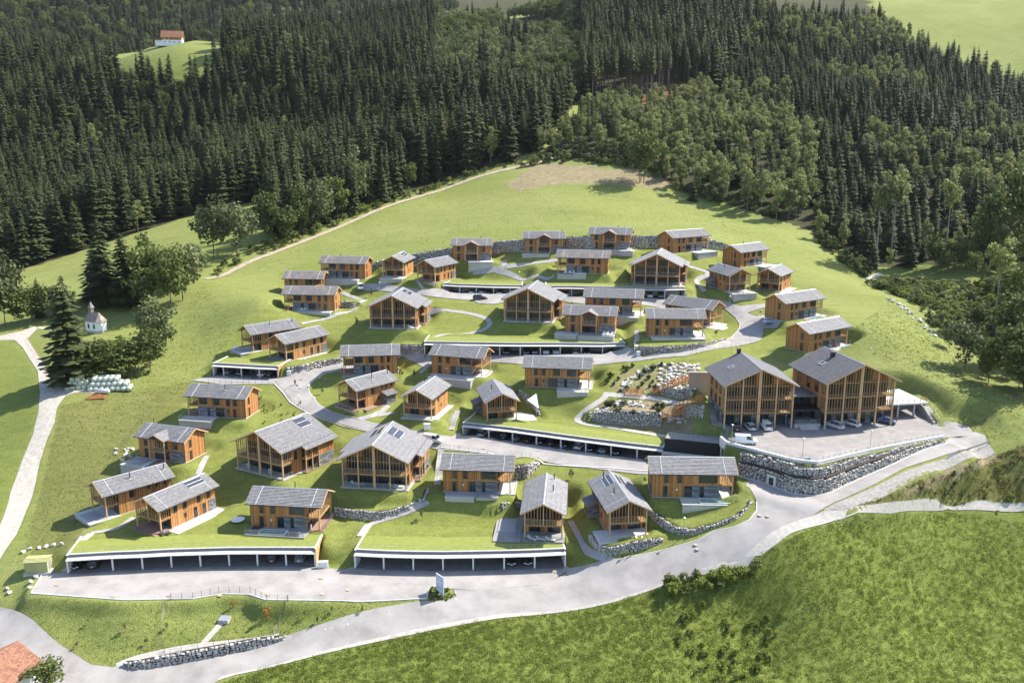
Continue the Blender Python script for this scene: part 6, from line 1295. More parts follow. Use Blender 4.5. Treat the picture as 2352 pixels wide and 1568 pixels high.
def car(kind, col, loc, yaw, label, group='cars in the covered garages', plate='number_plate'):
    C = CARM[kind]
    if (kind, col) not in CARB: CARB[(kind, col)] = (C['b'].mesh('car_body', 'car_'+col, True), C['r'].mesh('car_roof', 'car_'+col))
    bm_, rm = CARB[(kind, col)]; t = thing('car' if kind != 'van' else 'van', label, 'car' if kind != 'van' else 'van', loc, yaw, 1, group)
    bd = obj('body', bm_, t); obj('roof', rm, t)
    if 'gm' not in C: C['gm'] = C['g'].mesh('car_glass', 'window_glass')
    obj('windows', C['gm'], t)
    for sx in (-1, 1):
        for sy in (-1, 1): w_ = obj('wheel', C['wheel'], t, (sx*C['wb'], sy*(C['hw']-.12), .33)); obj('rim', C['rim'], w_)
    L = C['L']
    for sy in (-1, 1): bar('headlight', t, 'head_lamp', -L/2-.015, -L/2+.25, sy*C['hw']*.62-.2, sy*C['hw']*.62+.2, .62, .76); bar('tail_light', t, 'tail_lamp', L/2-.12, L/2+.015, sy*C['hw']*.66-.15, sy*C['hw']*.66+.15, .70, .90)
    bar('number_plate', t, plate, -L/2-.04, -L/2+.1, -.26, .26, .42, .54); bar('number_plate', t, plate, L/2-.1, L/2+.03, -.26, .26, .5, .62)
    return t
def in_garage(k_, px, inside=2.9):
    c_ = CARPORTS[k_]; R = c_['off'](inside); best = None
    for i in range(len(R)-1):
        for j in range(20):
            q = R[i].lerp(R[i+1], j/20); e = abs(to_px(q.x, q.y, q.z)[0]-px)
            if best is None or e < best[0]: best = (e, q, c_['N'][i])
    return best[1]+Vector((0, 0, .14)), math.atan2(best[2].y, best[2].x)
GC = [('c1', [(181, 'hatch', 'black', 0, 'dark hatchback in the westernmost bay of the west front garage'), (221, 'suv', 'black', 1, 'black off-roader in the western bays of the west front garage'), (631, 'suv', 'black', 1, 'black car parked nose-in, second from the east in the west front garage'), (692, 'suv', 'grey', 1, 'grey car parked nose-in in the easternmost bay of the west front garage')]),
 ('c2', [(1172, 'suv', 'black', 0, 'black car with bright grille in the centre front garage, western of the pair'), (1212, 'suv', 'black', 0, 'black car with bright grille in the centre front garage, eastern of the pair')]),
 ('c3', [(1108, 'hatch', 'white', 1, 'white car alone at the west end of the middle garage'), (1162, 'suv', 'black', 1, 'dark car second from the west in the middle garage'), (1191, 'suv', 'grey', 1, 'grey car third from the west in the middle garage'), (1217, 'sedan', 'black', 1, 'dark car with yellow plate, fourth from the west in the middle garage'), (1244, 'suv', 'black', 0, 'black car fifth from the west in the middle garage'), (1271, 'hatch', 'black', 1, 'black car sixth from the west in the middle garage'), (1301, 'suv', 'black', 0, 'black car just west of the white one in the middle garage'), (1330, 'hatch', 'white', 1, 'white car among dark ones in the middle garage'), (1360, 'sedan', 'black', 0, 'black car just east of the white one in the middle garage'), (1387, 'suv', 'grey', 0, 'grey car second from the east in the middle garage'), (1420, 'suv', 'black', 0, 'black off-roader at the east end of the middle garage')]),
 ('c4', [(1163, 'sedan', 'black', 0, 'black car west of the hidden bays in the mid-village garage'), (1208, 'suv', 'black', 0, 'dark car just west of the white pair in the mid-village garage'), (1230, 'hatch', 'grey', 0, 'grey car beside the white pair in the mid-village garage'), (1255, 'suv', 'white', 0, 'white car of a pair in the mid-village garage, western'), (1277, 'suv', 'white', 0, 'white car of a pair in the mid-village garage, eastern'), (1323, 'hatch', 'white', 1, 'white car parked alone in the mid-village garage'), (1348, 'sedan', 'black', 0, 'black car at the east end of the mid-village garage')]),
 ('c5', [(502, 'sedan', 'black', 1, 'dark car at the west end of the small garage'), (529, 'suv', 'grey', 1, 'grey car second in the small west garage'), (558, 'suv', 'black', 0, 'black car nosing out of the small west garage'), (605, 'sedan', 'white', 1, 'white car in the small west garage'), (625, 'hatch', 'black', 1, 'dark car next to the lattice wall of the small garage')]),
 ('c6', [(1085, 'hatch', 'white', 0, 'white car beside the van in the upper garage'), (1108, 'van', 'white', 0, 'white van in the upper garage'), (1124, 'sedan', 'black', 0, 'dark car beside the van in the upper garage'), (1148, 'hatch', 'white', 0, 'white car at the east end of the upper garage')]),
 ('c7', [(1301, 'hatch', 'white', 0, 'white car at the west end of the uppermost garage'), (1493, 'suv', 'white', 0, 'white car in the uppermost garage below the large chalet'), (1516, 'suv', 'grey', 0, 'grey car next to the white one in the uppermost garage')])]
for k_, L_ in GC:
    for px, kd, cl, tail, lb in L_:
        q, yw = in_garage(k_, px); car(kd, cl, q, yw+(math.pi if tail else 0), lb, plate='yellow_plate' if 'yellow' in lb else 'number_plate')
def car_px(kd, cl, px, py, yaw, lb, z=None): p = gpt(px, py) if z is None else at_z(px, py, z); car(kd, cl, (p[0], p[1], p[2]+.06), math.radians(yaw), lb, 'cars parked in the open')
car_px('suv', 'black', 1103, 689, 195, 'black car on the upper road in front of the upper garage'); car_px('van', 'white', 828, 664, 100, 'white van parked by the upper west chalets'); car_px('van', 'white', 995, 1015, 160, 'white van half hidden behind the large solar-roofed chalet')
car_px('open', 'pale_blue', 1770, 742, 10, 'pale blue convertible parked beside an east-side chalet')
for kd, cl, px, py, yw, lb in [('sedan', 'black', 1688, 985, 268, 'black car under the west corner of the hotel'), ('hatch', 'silver', 1722, 985, 275, 'silver car under the first hotel building'), ('van', 'white', 1758, 984, 272, 'white van backed under the first hotel building'), ('suv', 'silver', 1916, 982, 300, 'silver car under the second hotel building'), ('hatch', 'white', 1955, 977, 305, 'white hatchback under the second hotel building'), ('sedan', 'blue', 2033, 971, 320, 'dark blue car at the east corner of the hotel'), ('van', 'white', 1713, 1018, 170, 'white van on the parking terrace beside the parapet')]:
    car_px(kd, cl, px, py, yw, lb, PARK_Z)
# ------------------------------------------------------------------ lamps, stairs, fences
lamp_m = MB().tube([(0, 0, 0), (0, 0, 3.9)], [.06, .04], 6).mesh('lamp_pole', 'zinc'); head_m = MB().tube([(0, 0, 3.86), (0, 0, 3.95), (0, 0, 4.12)], [.12, .27, .10], 8).mesh('lamp_head', 'white_paint')
for (a, b, lb) in [(687, 943, 'street lamp at the west road bend'), (1570, 1234, 'street lamp on the verge below the junction mound'), (1680, 1017, 'street lamp at the west end of the parking terrace'), (1843, 1050, 'street lamp at the parapet corner of the parking'), (1998, 1030, 'street lamp at the east parapet of the parking'), (872, 676, 'street lamp at the upper west turning place'), (1675, 710, 'street lamp above the upper road bend'), (1193, 652, 'street lamp on the upper garage roof'), (702, 856, 'street lamp before the pale boulder wall'), (1753, 762, 'street lamp beside the pale blue convertible'), (1680, 812, 'street lamp on the lower side of the upper road')]:
    p = at_z(a, b, PARK_Z) if 'park' in lb else gpt(a, b); t = thing('street_lamp', lb, 'lamp', p, 0, 1, 'street lamps'); obj('pole', lamp_m, t); obj('lamp_head', head_m, t)
def stairs(a, b, wd, label, n=None, rail=True, mat='concrete', side=1):
    A, B = Vector(gpt(*a)), Vector(gpt(*b)); A.z = sz(A.x, A.y); B.z = sz(B.x, B.y); v = B-A; run = v.xy.length; n = n or max(4, int(run/.38)); yw = math.atan2(v.y, v.x); t = thing('stairs', label, 'stairs', A, yw, 1, 'outdoor stairs')
    for i in range(n):
        x0, x1 = run*i/n, run*(i+1)/n; xm = A+v*((i+.5)/n); z = sz(xm.x, xm.y)-A.z+.12; bar('step', t, mat, x0, x1+.02, -wd/2, wd/2, z-.35, z+(i % 2)*.004)
    if rail:
        mb = MB(); zs = [sz((A+v*k).x, (A+v*k).y)-A.z+.12 for k in (0, .33, .66, 1)]
        for k, z in zip((0, .33, .66, 1), zs): mb.box(run*k-.025, run*k+.025, side*wd/2-.025, side*wd/2+.025, z-.1, z+.95)
        mb.tube([(run*k, side*wd/2, z+.95) for k, z in zip((0, .33, .66, 1), zs)], .03, 5); mb.build('handrail', 'steel', t)
    return t
stairs((1034, 987), (1050, 943), 1.6, 'concrete stairs up the lawn at the west end of the middle garage'); stairs((828, 1232), (846, 1206), 1.5, 'concrete stairs between the two front garages'); stairs((186, 1252), (209, 1226), 1.3, 'short stairs above the west end of the front garage')
stairs((146, 1312), (163, 1276), 1.3, 'stairs along the west end wall of the front garage', side=-1); stairs((1004, 1112), (1013, 1034), 1.4, 'long stairs beside the covered-pool chalet', side=-1); stairs((811, 713), (841, 687), 1.5, 'stairs up to the upper west turning place'); stairs((2150, 972), (2112, 920), 1.5, 'stairs up the meadow beside the hotel terrace', side=-1); stairs((1464, 817), (1463, 789), 1.5, 'steep stairs at the east end of the mid-village garage'); stairs((1622, 895), (1616, 870), 2.0, 'steps beside the hotel down from the garden', rail=False)
stairs((973, 665), (958, 645), 1.4, 'stairs at the west end of the upper garage')
def fence(px, label, h=1.1, step=2.2, rails=3, mat='black_metal', pw=.05, z=None, world=None):
    W_ = world or [Vector(gpt(a, b)) for a, b in px]; Q = []
    for a, b in zip(W_, W_[1:]):
        n = max(1, round((b-a).length/step)); Q += [a.lerp(b, j/n) for j in range(n)]
    Q.append(W_[-1]); base = W_[0].copy(); t = thing('fence', label, 'fence', base, 0, 1, 'post and wire fences')
    for q in Q: q.z = sz(q.x, q.y)
    for q in Q: c = q-base; bar('post', t, mat, c.x-pw/2, c.x+pw/2, c.y-pw/2, c.y+pw/2, c.z-.2, c.z+h)
    mb = MB()
    for k in range(rails):
        zz = h*(k+1)/rails-.04
        for a, b in zip(Q, Q[1:]): mb.tube([a-base+Vector((0, 0, zz)), b-base+Vector((0, 0, zz))], .014, 3, cap=False)
    mb.build('wires', mat, t); return t
fence([(393,1376),(443,1375),(503,1362),(575,1362),(613,1378),(662,1380)], 'black mesh fence around the kink in the front car park edge', 1.25, 1.6, 6)
fence([(393,1377),(379,1400),(371,1431),(375,1480),(378,1498)], 'black wire fence running down the west side of the lower lawn', 1.2, 2.0, 5); fence([(661,1380),(648,1420),(628,1462)], 'black wire fence running down the east side of the lower lawn', 1.2, 2.0, 5)
fence([(378,1500),(455,1487),(560,1474),(628,1463)], 'post fence on top of the bottom boulder wall', 1.0, 2.6, 2)
fence([(479,881),(572,882),(632,883),(653,903),(670,926),(697,945)], 'fence on the downhill side of the west road bend', 1.1, 1.7, 2); fence([(1012,1030),(1120,1044),(1238,1058)], 'fence on the kerb of the middle road', 1.1, 2.2, 2); fence([(1573,820),(1666,801),(1748,783)], 'steel fence on the downhill side of the upper road', 1.0, 1.8, 3, 'zinc')
fence([(850,610),(955,592),(1038,582),(1132,570),(1205,565),(1295,558),(1353,556),(1454,556),(1540,556),(1628,558),(1680,570)], 'long wire fence above the tall boulder wall at the top', 1.1, 3.0, 2)
fence([(262,1050),(300,1000),(347,945)], 'white-topped mesh fence on the west meadow beside the rocky bank', 1.3, 1.8, 3, 'steel'); fence([(2230,868),(2290,905),(2352,935)], 'wooden pasture fence at the eastern gully', 1.1, 3.0, 2, 'larch_beam', .12); fence([(63,779),(87,818),(111,860)], 'low wooden fence with hedge along the western track', .9, 2.5, 2, 'larch_beam', .1)
gp = [Vector(gpt(a, b)) for a, b in [(2178,1052),(2220,1040),(2272,1020)]]; t = thing('guardrail', 'steel guardrail at the outer bend of the parking road', 'guardrail', gp[0])
for a in (0, .25, .5, .75, 1): q = gp[0].lerp(gp[2], a)-gp[0]; q.z = sz(*(q+gp[0]).xy)-gp[0].z; bar('post', t, 'steel', q.x-.06, q.x+.06, q.y-.06, q.y+.06, q.z-.3, q.z+.75)
strut('rail', t, 'steel', Vector((0, 0, .6)), gp[2]-gp[0]+Vector((0, 0, .6)), .08, .32)
# ------------------------------------------------------------------ small things
p = Vector(gpt(90, 1308)); simple('olive_paint', (.30, .30, .13), (.36, .36, .16), 2, .6); t = thing('transformer_hut', 'olive green transformer hut beside the west front garage', 'hut', p, math.radians(8)); bar('hut_wall', t, 'olive_paint', -2.0, 2.0, -1.3, 1.3, -.3, 2.2); bar('hut_plinth', t, 'concrete', -2.3, 2.5, -1.5, 1.5, -.6, .05); rb = MB(); slope_courses(rb, -2.15, 2.15, -1.5, 2.2, 0, 2.5, thick=.05); slope_courses(rb, -2.15, 2.15, 1.5, 2.2, 0, 2.5, thick=.05); rb.build('hut_roof', ['olive_paint', 'olive_paint'], t); bar('hut_door', t, 'zinc', 2.0, 2.03, -.5, .5, 0, 1.9)
for a, b, w_, lb in [(742, 1303, 1.9, 'white electrical cabinet between the two front garages'), (981, 985, 1.5, 'white electrical cabinet on the lawn by the middle road'), (664, 862, 1.1, 'white electrical cabinet at the lattice end of the small garage'), (1466, 818, .9, 'grey electrical cabinet beside the steep garage stairs')]:
    p = gpt(a, b); t = thing('electrical_cabinet', lb, 'cabinet', p, math.radians(6), 1, 'electrical cabinets'); bar('cabinet_body', t, 'white_paint', -w_/2, w_/2, -.3, .3, -.2, 1.25); bar('cabinet_top', t, 'white_metal', -w_/2-.05, w_/2+.05, -.36, .36, 1.25, 1.33); bar('cabinet_door', t, 'white_metal', -w_/2+.08, -.03, -.32, -.30, .1, 1.15); bar('cabinet_door', t, 'white_metal', .03, w_/2-.08, -.32, -.30, .1, 1.15)
p = Vector(gpt(1011, 1366)); t = thing('sign_board', 'tall pale blue sign board on the planted island at the road fork', 'sign', p, math.radians(-52)); flat('sign_blue', (.42, .47, .58), .45); bar('sign_panel', t, 'sign_blue', -1.15, 1.15, -.09, .09, .35, 3.9)
for sx in (-.85, .85): bar('sign_post', t, 'white_metal', sx-.07, sx+.07, -.07, .07, -.2, .36)
for z, w_ in ((3.1, .25), (2.6, .7), (2.35, .8), (1.9, .6), (1.0, .75), (.8, .75)): bar('print_line', t, 'white_paint', -w_, w_, -.105, -.09, z, z+.13)
isl = gpoly([(985,1362),(990,1350),(1003,1347),(1036,1352),(1046,1368),(1030,1382),(1000,1388),(975,1388)])
p = Vector(gpt(547, 1196)); t = thing('trampoline', 'round white trampoline on the lawn west of the pool chalet', 'trampoline', p); MB().tube([(0, 0, .32), (0, 0, .40)], 1.35, 24).build('mat', 'white_paint', t)
for k in range(6): a = k*1.047; bar('leg', t, 'steel', 1.25*math.cos(a)-.03, 1.25*math.cos(a)+.03, 1.25*math.sin(a)-.03, 1.25*math.sin(a)+.03, -.2, .33)
p = Vector(gpt(516, 1424)); t = thing('cellar_hatch', 'small concrete hatch with sloping lid on the lower lawn', 'hatch', p, math.radians(-8)); bar('hatch_base', t, 'concrete', -.9, .9, -.7, .7, -.3, .4); bar('hatch_lid', t, 'zinc', -.95, .95, -.75, .75, .41, .48, (math.radians(6), 0, 0))
man_m = MB().tube([(0, 0, 0), (0, 0, .03)], .42, 16).mesh('manhole', 'dirt')
for a, b in [(132,1345),(262,1372),(389,1370),(505,1368),(738,1330),(800,1357),(616,1368),(1005,1347),(741,1366),(1278,1316),(1306,1320),(1598,1253),(1602,1264),(1745,1186),(1763,1188),(690,893),(692,874),(736,870),(748,873),(745,1000),(1112,1032),(1600,1075)]:
    q = gpt(a, b); o = obj('manhole_cover', man_m, None, (q[0], q[1], sz(q[0], q[1])+.125)); tag(o, 'round brownish manhole cover set in the road', 'manhole', 'manhole covers')
def boulder(a, b, s, label='pale boulder on the grass beside the west front garage', grp='loose boulders', ms=PALE): q = gpt(a, b); o = obj('boulder', random.choice(ms), None, (q[0], q[1], gz(q[0], q[1])+s*.22), (random.uniform(-.3, .3), random.uniform(-.3, .3), random.uniform(0, 6.28)), (s*1.15, s*.9, s*.75)); tag(o, label, 'boulder', grp)
for a, b in [(53,1268),(69,1262),(90,1259),(105,1256),(123,1253),(143,1250),(84,1326),(72,1337),(69,1350),(22,1362),(18,1352)]: boulder(a, b, random.uniform(.8, 1.2))
for a, b in [(747,1447),(762,1444),(777,1440),(799,1434),(808,1431),(845,1421),(861,1417),(891,1405),(1046,1362),(1047,1376),(715,1458),(668,1465)]: boulder(a, b, random.uniform(.3, .5), 'small white stone along the edge of the main road', 'stones along the main road')
for a, b in [(710,889),(722,915),(735,870),(868,664),(1570,640),(1785,718),(1740,724),(1752,727),(1762,722),(1748,716),(2000,801)]: boulder(a, b, random.uniform(.6, 1.0), 'white boulder set on a lawn or road edge inside the village', 'boulders inside the village')
for i in range(26): u = i/25; boulder(2040+110*u+random.uniform(-5, 5), 686+86*u**1.2+random.uniform(-4, 4), random.uniform(.7, 1.3), 'pale stone lining the little brook on the east meadow', 'brook stones')
for i in range(34): boulder(random.uniform(262, 322), random.uniform(1028, 1060), random.uniform(.5, .9), 'pale stone on the rocky bank beside the cross-gabled west chalet', 'rocky bank stones') if random.random() < .7 else None
# hay bales
bale_m = []
for i in range(3):
    b_ = MB(); b_.tube([(-.62, 0, 0), (-.56, 0, 0), (0, 0, 0), (.56, 0, 0), (.62, 0, 0)], [.50, .62, .66+.02*i, .62, .50], 14); bale_m.append(b_.mesh('bale', ['bale_wrap'] if 'bale_wrap' in MATS else [simple('bale_wrap', (.40, .46, .36), (.55, .58, .50), .6, .35, .5, kind='World', vary=.25).name], True))
p0 = Vector(gpt(186, 893)); p1 = Vector(gpt(275, 890)); ax = (p1-p0); ax.z = 0; ln = ax.length; ax.normalize(); bk = Vector((-ax.y, ax.x, 0)); yb = math.atan2(ax.y, ax.x)
def bale(q, yaw, lb, grp): o = obj('wrapped_bale', random.choice(bale_m), None, q, (random.uniform(-.1, .1), random.uniform(-.06, .06), yaw+random.uniform(-.12, .12))); tag(o, lb, 'bale', grp)
A_ = Vector(gpt(153, 897))
for lvl, n in enumerate((5, 4, 2)):
    for i in range(n):
        for dp_ in range(2):
            q = A_+ax*(1.4*i+.7*lvl+.3)+bk*(1.5*dp_+.2); q.z = gz(q.x, q.y)+.62+lvl*1.12; bale(q, yb+math.pi/2, 'pale green wrapped bale in the smaller western heap by the track', 'bales in the western heap')
B_ = Vector(gpt(209, 899))
for lvl, n in enumerate((8, 7, 5)):
    for i in range(n):
        for dp_ in range(2):
            q = B_+ax*(1.36*i+.68*lvl*.6)+bk*(1.5*dp_+.5*lvl); q.z = gz(q.x, q.y)*.5+gz(B_.x, B_.y)*.5+.62+lvl*1.12; bale(q, yb+(.25 if i == n-1 else 0), 'pale green wrapped bale in the larger eastern stack by the track', 'bales in the eastern stack')
p = Vector(gpt(236, 908)); t = thing('tank_trailer', 'grey tank trailer parked in front of the bale stack', 'trailer', p, yb-.15); MB().tube([(-1.9, 0, 1.15), (-1.7, 0, 1.15), (1.7, 0, 1.15), (1.9, 0, 1.15)], [.35, .62, .62, .35], 14).build('tank', 'car_silver', t, True); bar('chassis', t, 'car_red', -2.4, 1.6, -.35, .35, .42, .56)
for sy in (-.6, .6): obj('wheel', CARM['suv']['wheel'], t, (.3, sy, .36))
p = Vector(gpt(222, 915)); t = thing('log_pile', 'reddish log pile in front of the bales', 'log pile', p, yb+.1)
for i, (y_, z_) in enumerate([(-.5, .18), (-.15, .18), (.2, .18), (.55, .18), (-.3, .48), (.05, .48), (.4, .48), (-.1, .76)]): MB().tube([(-2.2+.1*(i % 3), y_, z_), (2.1-.15*(i % 2), y_, z_)], .17, 8).build('log', 'red_larch', t)
# chapel
p = Vector(gpt(226, 759)); t = thing('chapel', 'little white chapel with brown shingle roof and turret in the gully', 'chapel', p, math.radians(-25)); hx = [(-3.0, -1.9), (1.5, -1.9), (2.6, -.85), (2.6, .85), (1.5, 1.9), (-3.0, 1.9)]
MB().prism(hx, -.6, 3.0).build('chapel_wall', 'white_paint', t); MB().prism([(x*1.02, y*1.03) for x, y in hx], -.62, .3).build('grey_plinth', 'concrete', t)
e = [(x*1.12, y*1.16) for x, y in hx]; rb = MB(); v = [(*q, 2.95) for q in e]+[(-3.4, 0, 5.7), (.9, 0, 5.7)]
rb.add(v, [(0, 1, 7, 6), (1, 2, 7), (2, 3, 7), (3, 4, 7), (4, 5, 6, 7), (5, 0, 6)], 0, [[(v[i][0], v[i][2]) for i in f] for f in ((0, 1, 7, 6), (1, 2, 7), (2, 3, 7), (3, 4, 7), (4, 5, 6, 7), (5, 0, 6))]); rf = rb.build('chapel_roof', 'shingle_brown', t)
tw = bar('turret', t, 'shingle_brown', -2.7, -1.7, -.5, .5, 5.0, 6.9); MB().add([(-.75, -.75, 0), (.75, -.75, 0), (.75, .75, 0), (-.75, .75, 0), (0, 0, 2.0)], [(0, 1, 4), (1, 2, 4), (2, 3, 4), (3, 0, 4)]).build('spire', 'shingle_brown', t).location = (-2.2, 0, 6.85)
window(t, '-y', .6, .9, .7, 1.4, 1.9); window(t, '-y', -1.7, .9, .7, 1.4, 1.9); MB().tube([(0, 0, 8.5), (0, 0, 9.5)], .05, 4).build('cross', 'black_metal', t).location = (-2.2, 0, .2)
# farm buildings
def farm(px, py, yaw, L, W, H, R, roof, wallm, label, name='farmhouse', windows=True, k=1.0):
    p = Vector(gpt(px, py)); t = thing(name, label, 'house' if name != 'barn' else 'barn', p, math.radians(yaw), k); P = gable_poly(W/2, -1.5, H, H+R-.2)
    b = MB(); b.add([(-L/2, *q) for q in P]+[(L/2, *q) for q in P], [(4, 3, 2, 1, 0), (5, 6, 7, 8, 9), (0, 1, 6, 5), (1, 2, 7, 6), (2, 3, 8, 7), (3, 4, 9, 8), (4, 0, 5, 9)]); wl = b.build('house_wall', wallm, t)
    rb = MB(); o = .8
    for sy in (-1, 1): slope_courses(rb, -L/2-o, L/2+o, sy*(W/2+o), H-o*R/(W/2), 0, H+R)
    rf = rb.build('roof', [roof, 'larch_beam'], t)
    for sx in (-1, 1):
        for sy in (-1, 1): strut('verge_board', rf, 'larch_beam', (sx*(L/2+o), sy*(W/2+o), H-o*R/(W/2)-.1), (sx*(L/2+o), 0, H+R-.1), .08, .25)
    if windows:
        for q in (-.36, -.12, .12, .36):
            for z in (.8, 3.4)[:1 if H < 4 else 2]: window(wl, '-y', q*L, z, .9, 1.1, W/2, 'white_paint')
        for q in (-.25, .05, .3):
            for z in (.8, 3.4)[:1 if H < 4 else 2]: window(wl, '+x', q*W, z, .9, 1.1, L/2, 'white_paint'); window(wl, '-x', q*W, z, .9, 1.1, L/2, 'white_paint')
    return t, rf, wl
t, rf, wl = farm(398, 103, 12, 14, 11, 5.2, 4.6, 'shingle_red', 'white_paint', 'white and timber farmhouse with red roof on the far hillside meadow'); bar('upper_boarding', wl, 'larch_boards', -7.02, 7.02, -5.54, -5.5, 2.9, 5.2); bar('gable_boarding', wl, 'larch_boards', 7.0, 7.06, -4.6, 4.6, 4.4, 6.6); bar('side_annex', t, 'white_paint', -12, -7, -5, 2, -1.5, 2.6); rb = MB(); slope_courses(rb, -12.4, -6.9, -5.6, 2.6, -1.5, 4.0); slope_courses(rb, -12.4, -6.9, 2.6, 2.6, -1.5, 4.0); rb.build('annex_roof', ['shingle_red', 'larch_beam'], t)
rb = MB(); [slope_courses(rb, -3.2, 0, *q) for q in ((-6.5, 6.2, -6.49, 6.21),)] if False else None
farm(476, 92, -30, 11, 9, 3.2, 3.6, 'shingle_brown', 'larch_beam', 'old grey barn beside the far hillside farmhouse', 'barn', False); farm(300, 92, 15, 13, 9, 3.4, 3.0, 'grey_tiles', 'white_paint', 'grey-roofed house half hidden by trees on the far hillside', 'farmhouse'); farm(262, 92, 25, 9, 8, 3, 2.8, 'grey_tiles', 'white_paint', 'small grey-roofed house at the far hillside edge', 'farmhouse'); farm(22, 128, 10, 10, 8, 3, 2.8, 'shingle_red', 'larch_beam', 'small red-roofed house at the far western hillside', 'farmhouse')
t = thing('village_house', 'red tiled house at the bottom western picture corner', 'house', (-82.6, 121.6, gz(-82.6, 121.6)), math.radians(70)); L, W, H, R = 13, 9.4, 4.2, 2.6; P = gable_poly(W/2, -1.5, H, H+R-.2)
b = MB(); b.add([(-L/2, *q) for q in P]+[(L/2, *q) for q in P], [(4, 3, 2, 1, 0), (5, 6, 7, 8, 9), (0, 1, 6, 5), (1, 2, 7, 6), (2, 3, 8, 7), (3, 4, 9, 8), (4, 0, 5, 9)]); wl = b.build('house_wall', 'white_paint', t); rb = MB()
for sy in (-1, 1): slope_courses(rb, -L/2-.7, L/2+.7, sy*(W/2+.7), H-.39, 0, H+R)
rb.build('roof', ['shingle_red', 'larch_beam'], t); window(wl, '-y', 1.5, 1.2, 1.0, 1.2, W/2, 'white_paint')
# rock garden
def gi(px, py): return Vector(gpt(px, py))
t = thing('rock_slope', 'bank of big white boulders with turf joints beside the hotel', 'rockery', gi(1556, 868)); b0 = t.location.copy(); r = random.Random(4)
cells = []
for _ in range(3000):
    a, b = r.uniform(1512, 1604), r.uniform(836, 896)
    if all(((a-c)/1.15)**2+((b-d)*1.25)**2 > 62 for c, d in cells): cells.append((a, b))
for a, b in cells: q = gi(a, b); obj('boulder', r.choice(PALE), t, q-b0+Vector((0, 0, .18)), (r.uniform(-.2, .2), r.uniform(-.2, .2), r.uniform(0, 6.28)), (r.uniform(1.15, 1.6), r.uniform(1.0, 1.4), .8))
t = thing('stone_cascade', 'trail of pale stones running down the planted garden bank', 'rockery', gi(1440, 880)); b0 = t.location.copy()
for i in range(70):
    u = r.random(); a = 1500-70*u-15*math.sin(u*3)+r.uniform(-9, 9); b = 842+58*u+r.uniform(-4, 4); q = gi(a, b); s = r.uniform(.4, 1.0); obj('stone', r.choice(PALE), t, q-b0+Vector((0, 0, .1)), (r.uniform(-.4, .4), r.uniform(-.4, .4), r.uniform(0, 6.28)), (s*1.2, s*.9, s*.7))
t = thing('stone_edging', 'ring of pale stones around the garden pond wall', 'rockery', gi(1400, 950)); b0 = t.location.copy()
for i in range(90):
    u = r.random(); a = 1350+230*u; b = 965-38*math.sin(math.pi*min(1, u*1.25))**.6+r.uniform(-6, 6); q = gi(a, b); s = r.uniform(.4, .95); obj('stone', r.choice(PALE), t, q-b0+Vector((0, 0, .1)), (r.uniform(-.4, .4), r.uniform(-.4, .4), r.uniform(0, 6.28)), (s*1.2, s*.9, s*.7))
def wood_rail(pts, label, h=1.15, deck_w=1.4, lift=(0, 0)):
    W_ = [gi(a, b) for a, b in pts]; 
    for i, w_ in enumerate(W_): w_.z += lift[0]+(lift[1]-lift[0])*i/(len(W_)-1)
    b0 = W_[0].copy(); t = thing('footbridge', label, 'bridge', b0, 0, 1, 'wooden garden bridges')
    for a, b in zip(W_, W_[1:]):
        d = (b-a).normalized(); sd = Vector((-d.y, d.x, 0)).normalized()*deck_w/2; n = max(2, round((b-a).length/.28))
        for j in range(n): q = a.lerp(b, (j+.5)/n)-b0; strut('plank', t, 'pine_beam', q-sd, q+sd, .05, .24)
        for s_ in (-1, 1):
            m_ = max(1, round((b-a).length/1.3))
            for j in range(m_+1): q = a.lerp(b, j/m_)-b0+sd*s_; bar('post', t, 'red_larch', q.x-.06, q.x+.06, q.y-.06, q.y+.06, q.z-1.2, q.z+h)
            for zz in (h-.05, h*.62, h*.3): strut('handrail', t, 'red_larch', a-b0+sd*s_+Vector((0, 0, zz)), b-b0+sd*s_+Vector((0, 0, zz)), .07, .12)
wood_rail([(1436, 906), (1476, 909)], 'short flat wooden footbridge in the rock garden', lift=(.4, .4)); wood_rail([(1500, 906), (1545, 893), (1610, 876)], 'long wooden ramp climbing above the garden stone wall', lift=(.5, 1.6)); wood_rail([(1520, 972), (1572, 964)], 'wooden platform over the garden pond', lift=(1.6, 1.6)); wood_rail([(1555, 950), (1612, 932)], 'wooden stair landing beside the hotel corner', lift=(1.4, 1.6))
shrub_m = leafy_mesh(301, 1.0, .62, .05, 9, 30, .16, 'young_spruce_needles')[1]; bush_m = leafy_mesh(302, 1.0, .6, .05, 9, 30, .16, 'broad_leaves')[1]
for a, b in [(1395,878),(1402,868),(1410,884),(1420,872),(1432,846),(1440,852),(1452,842),(1425,900),(1440,897),(1470,868),(1480,858),(1490,870),(1475,884),(1500,850),(1520,840),(1535,842),(1465,895),(1492,890),(1500,878),(1505,895),(1395,934),(1404,930),(1412,936),(1432,930),(1500,938),(1510,934),(1522,938),(1512,948),(1440,950),(1455,952),(1420,948)]:
    q = gi(a, b); o = obj('garden_shrub', shrub_m, None, q, random.uniform(0, 6), random.uniform(.8, 1.7)); tag(o, 'small dark evergreen shrub planted in the rock garden', 'shrub', 'shrubs in the rock garden')
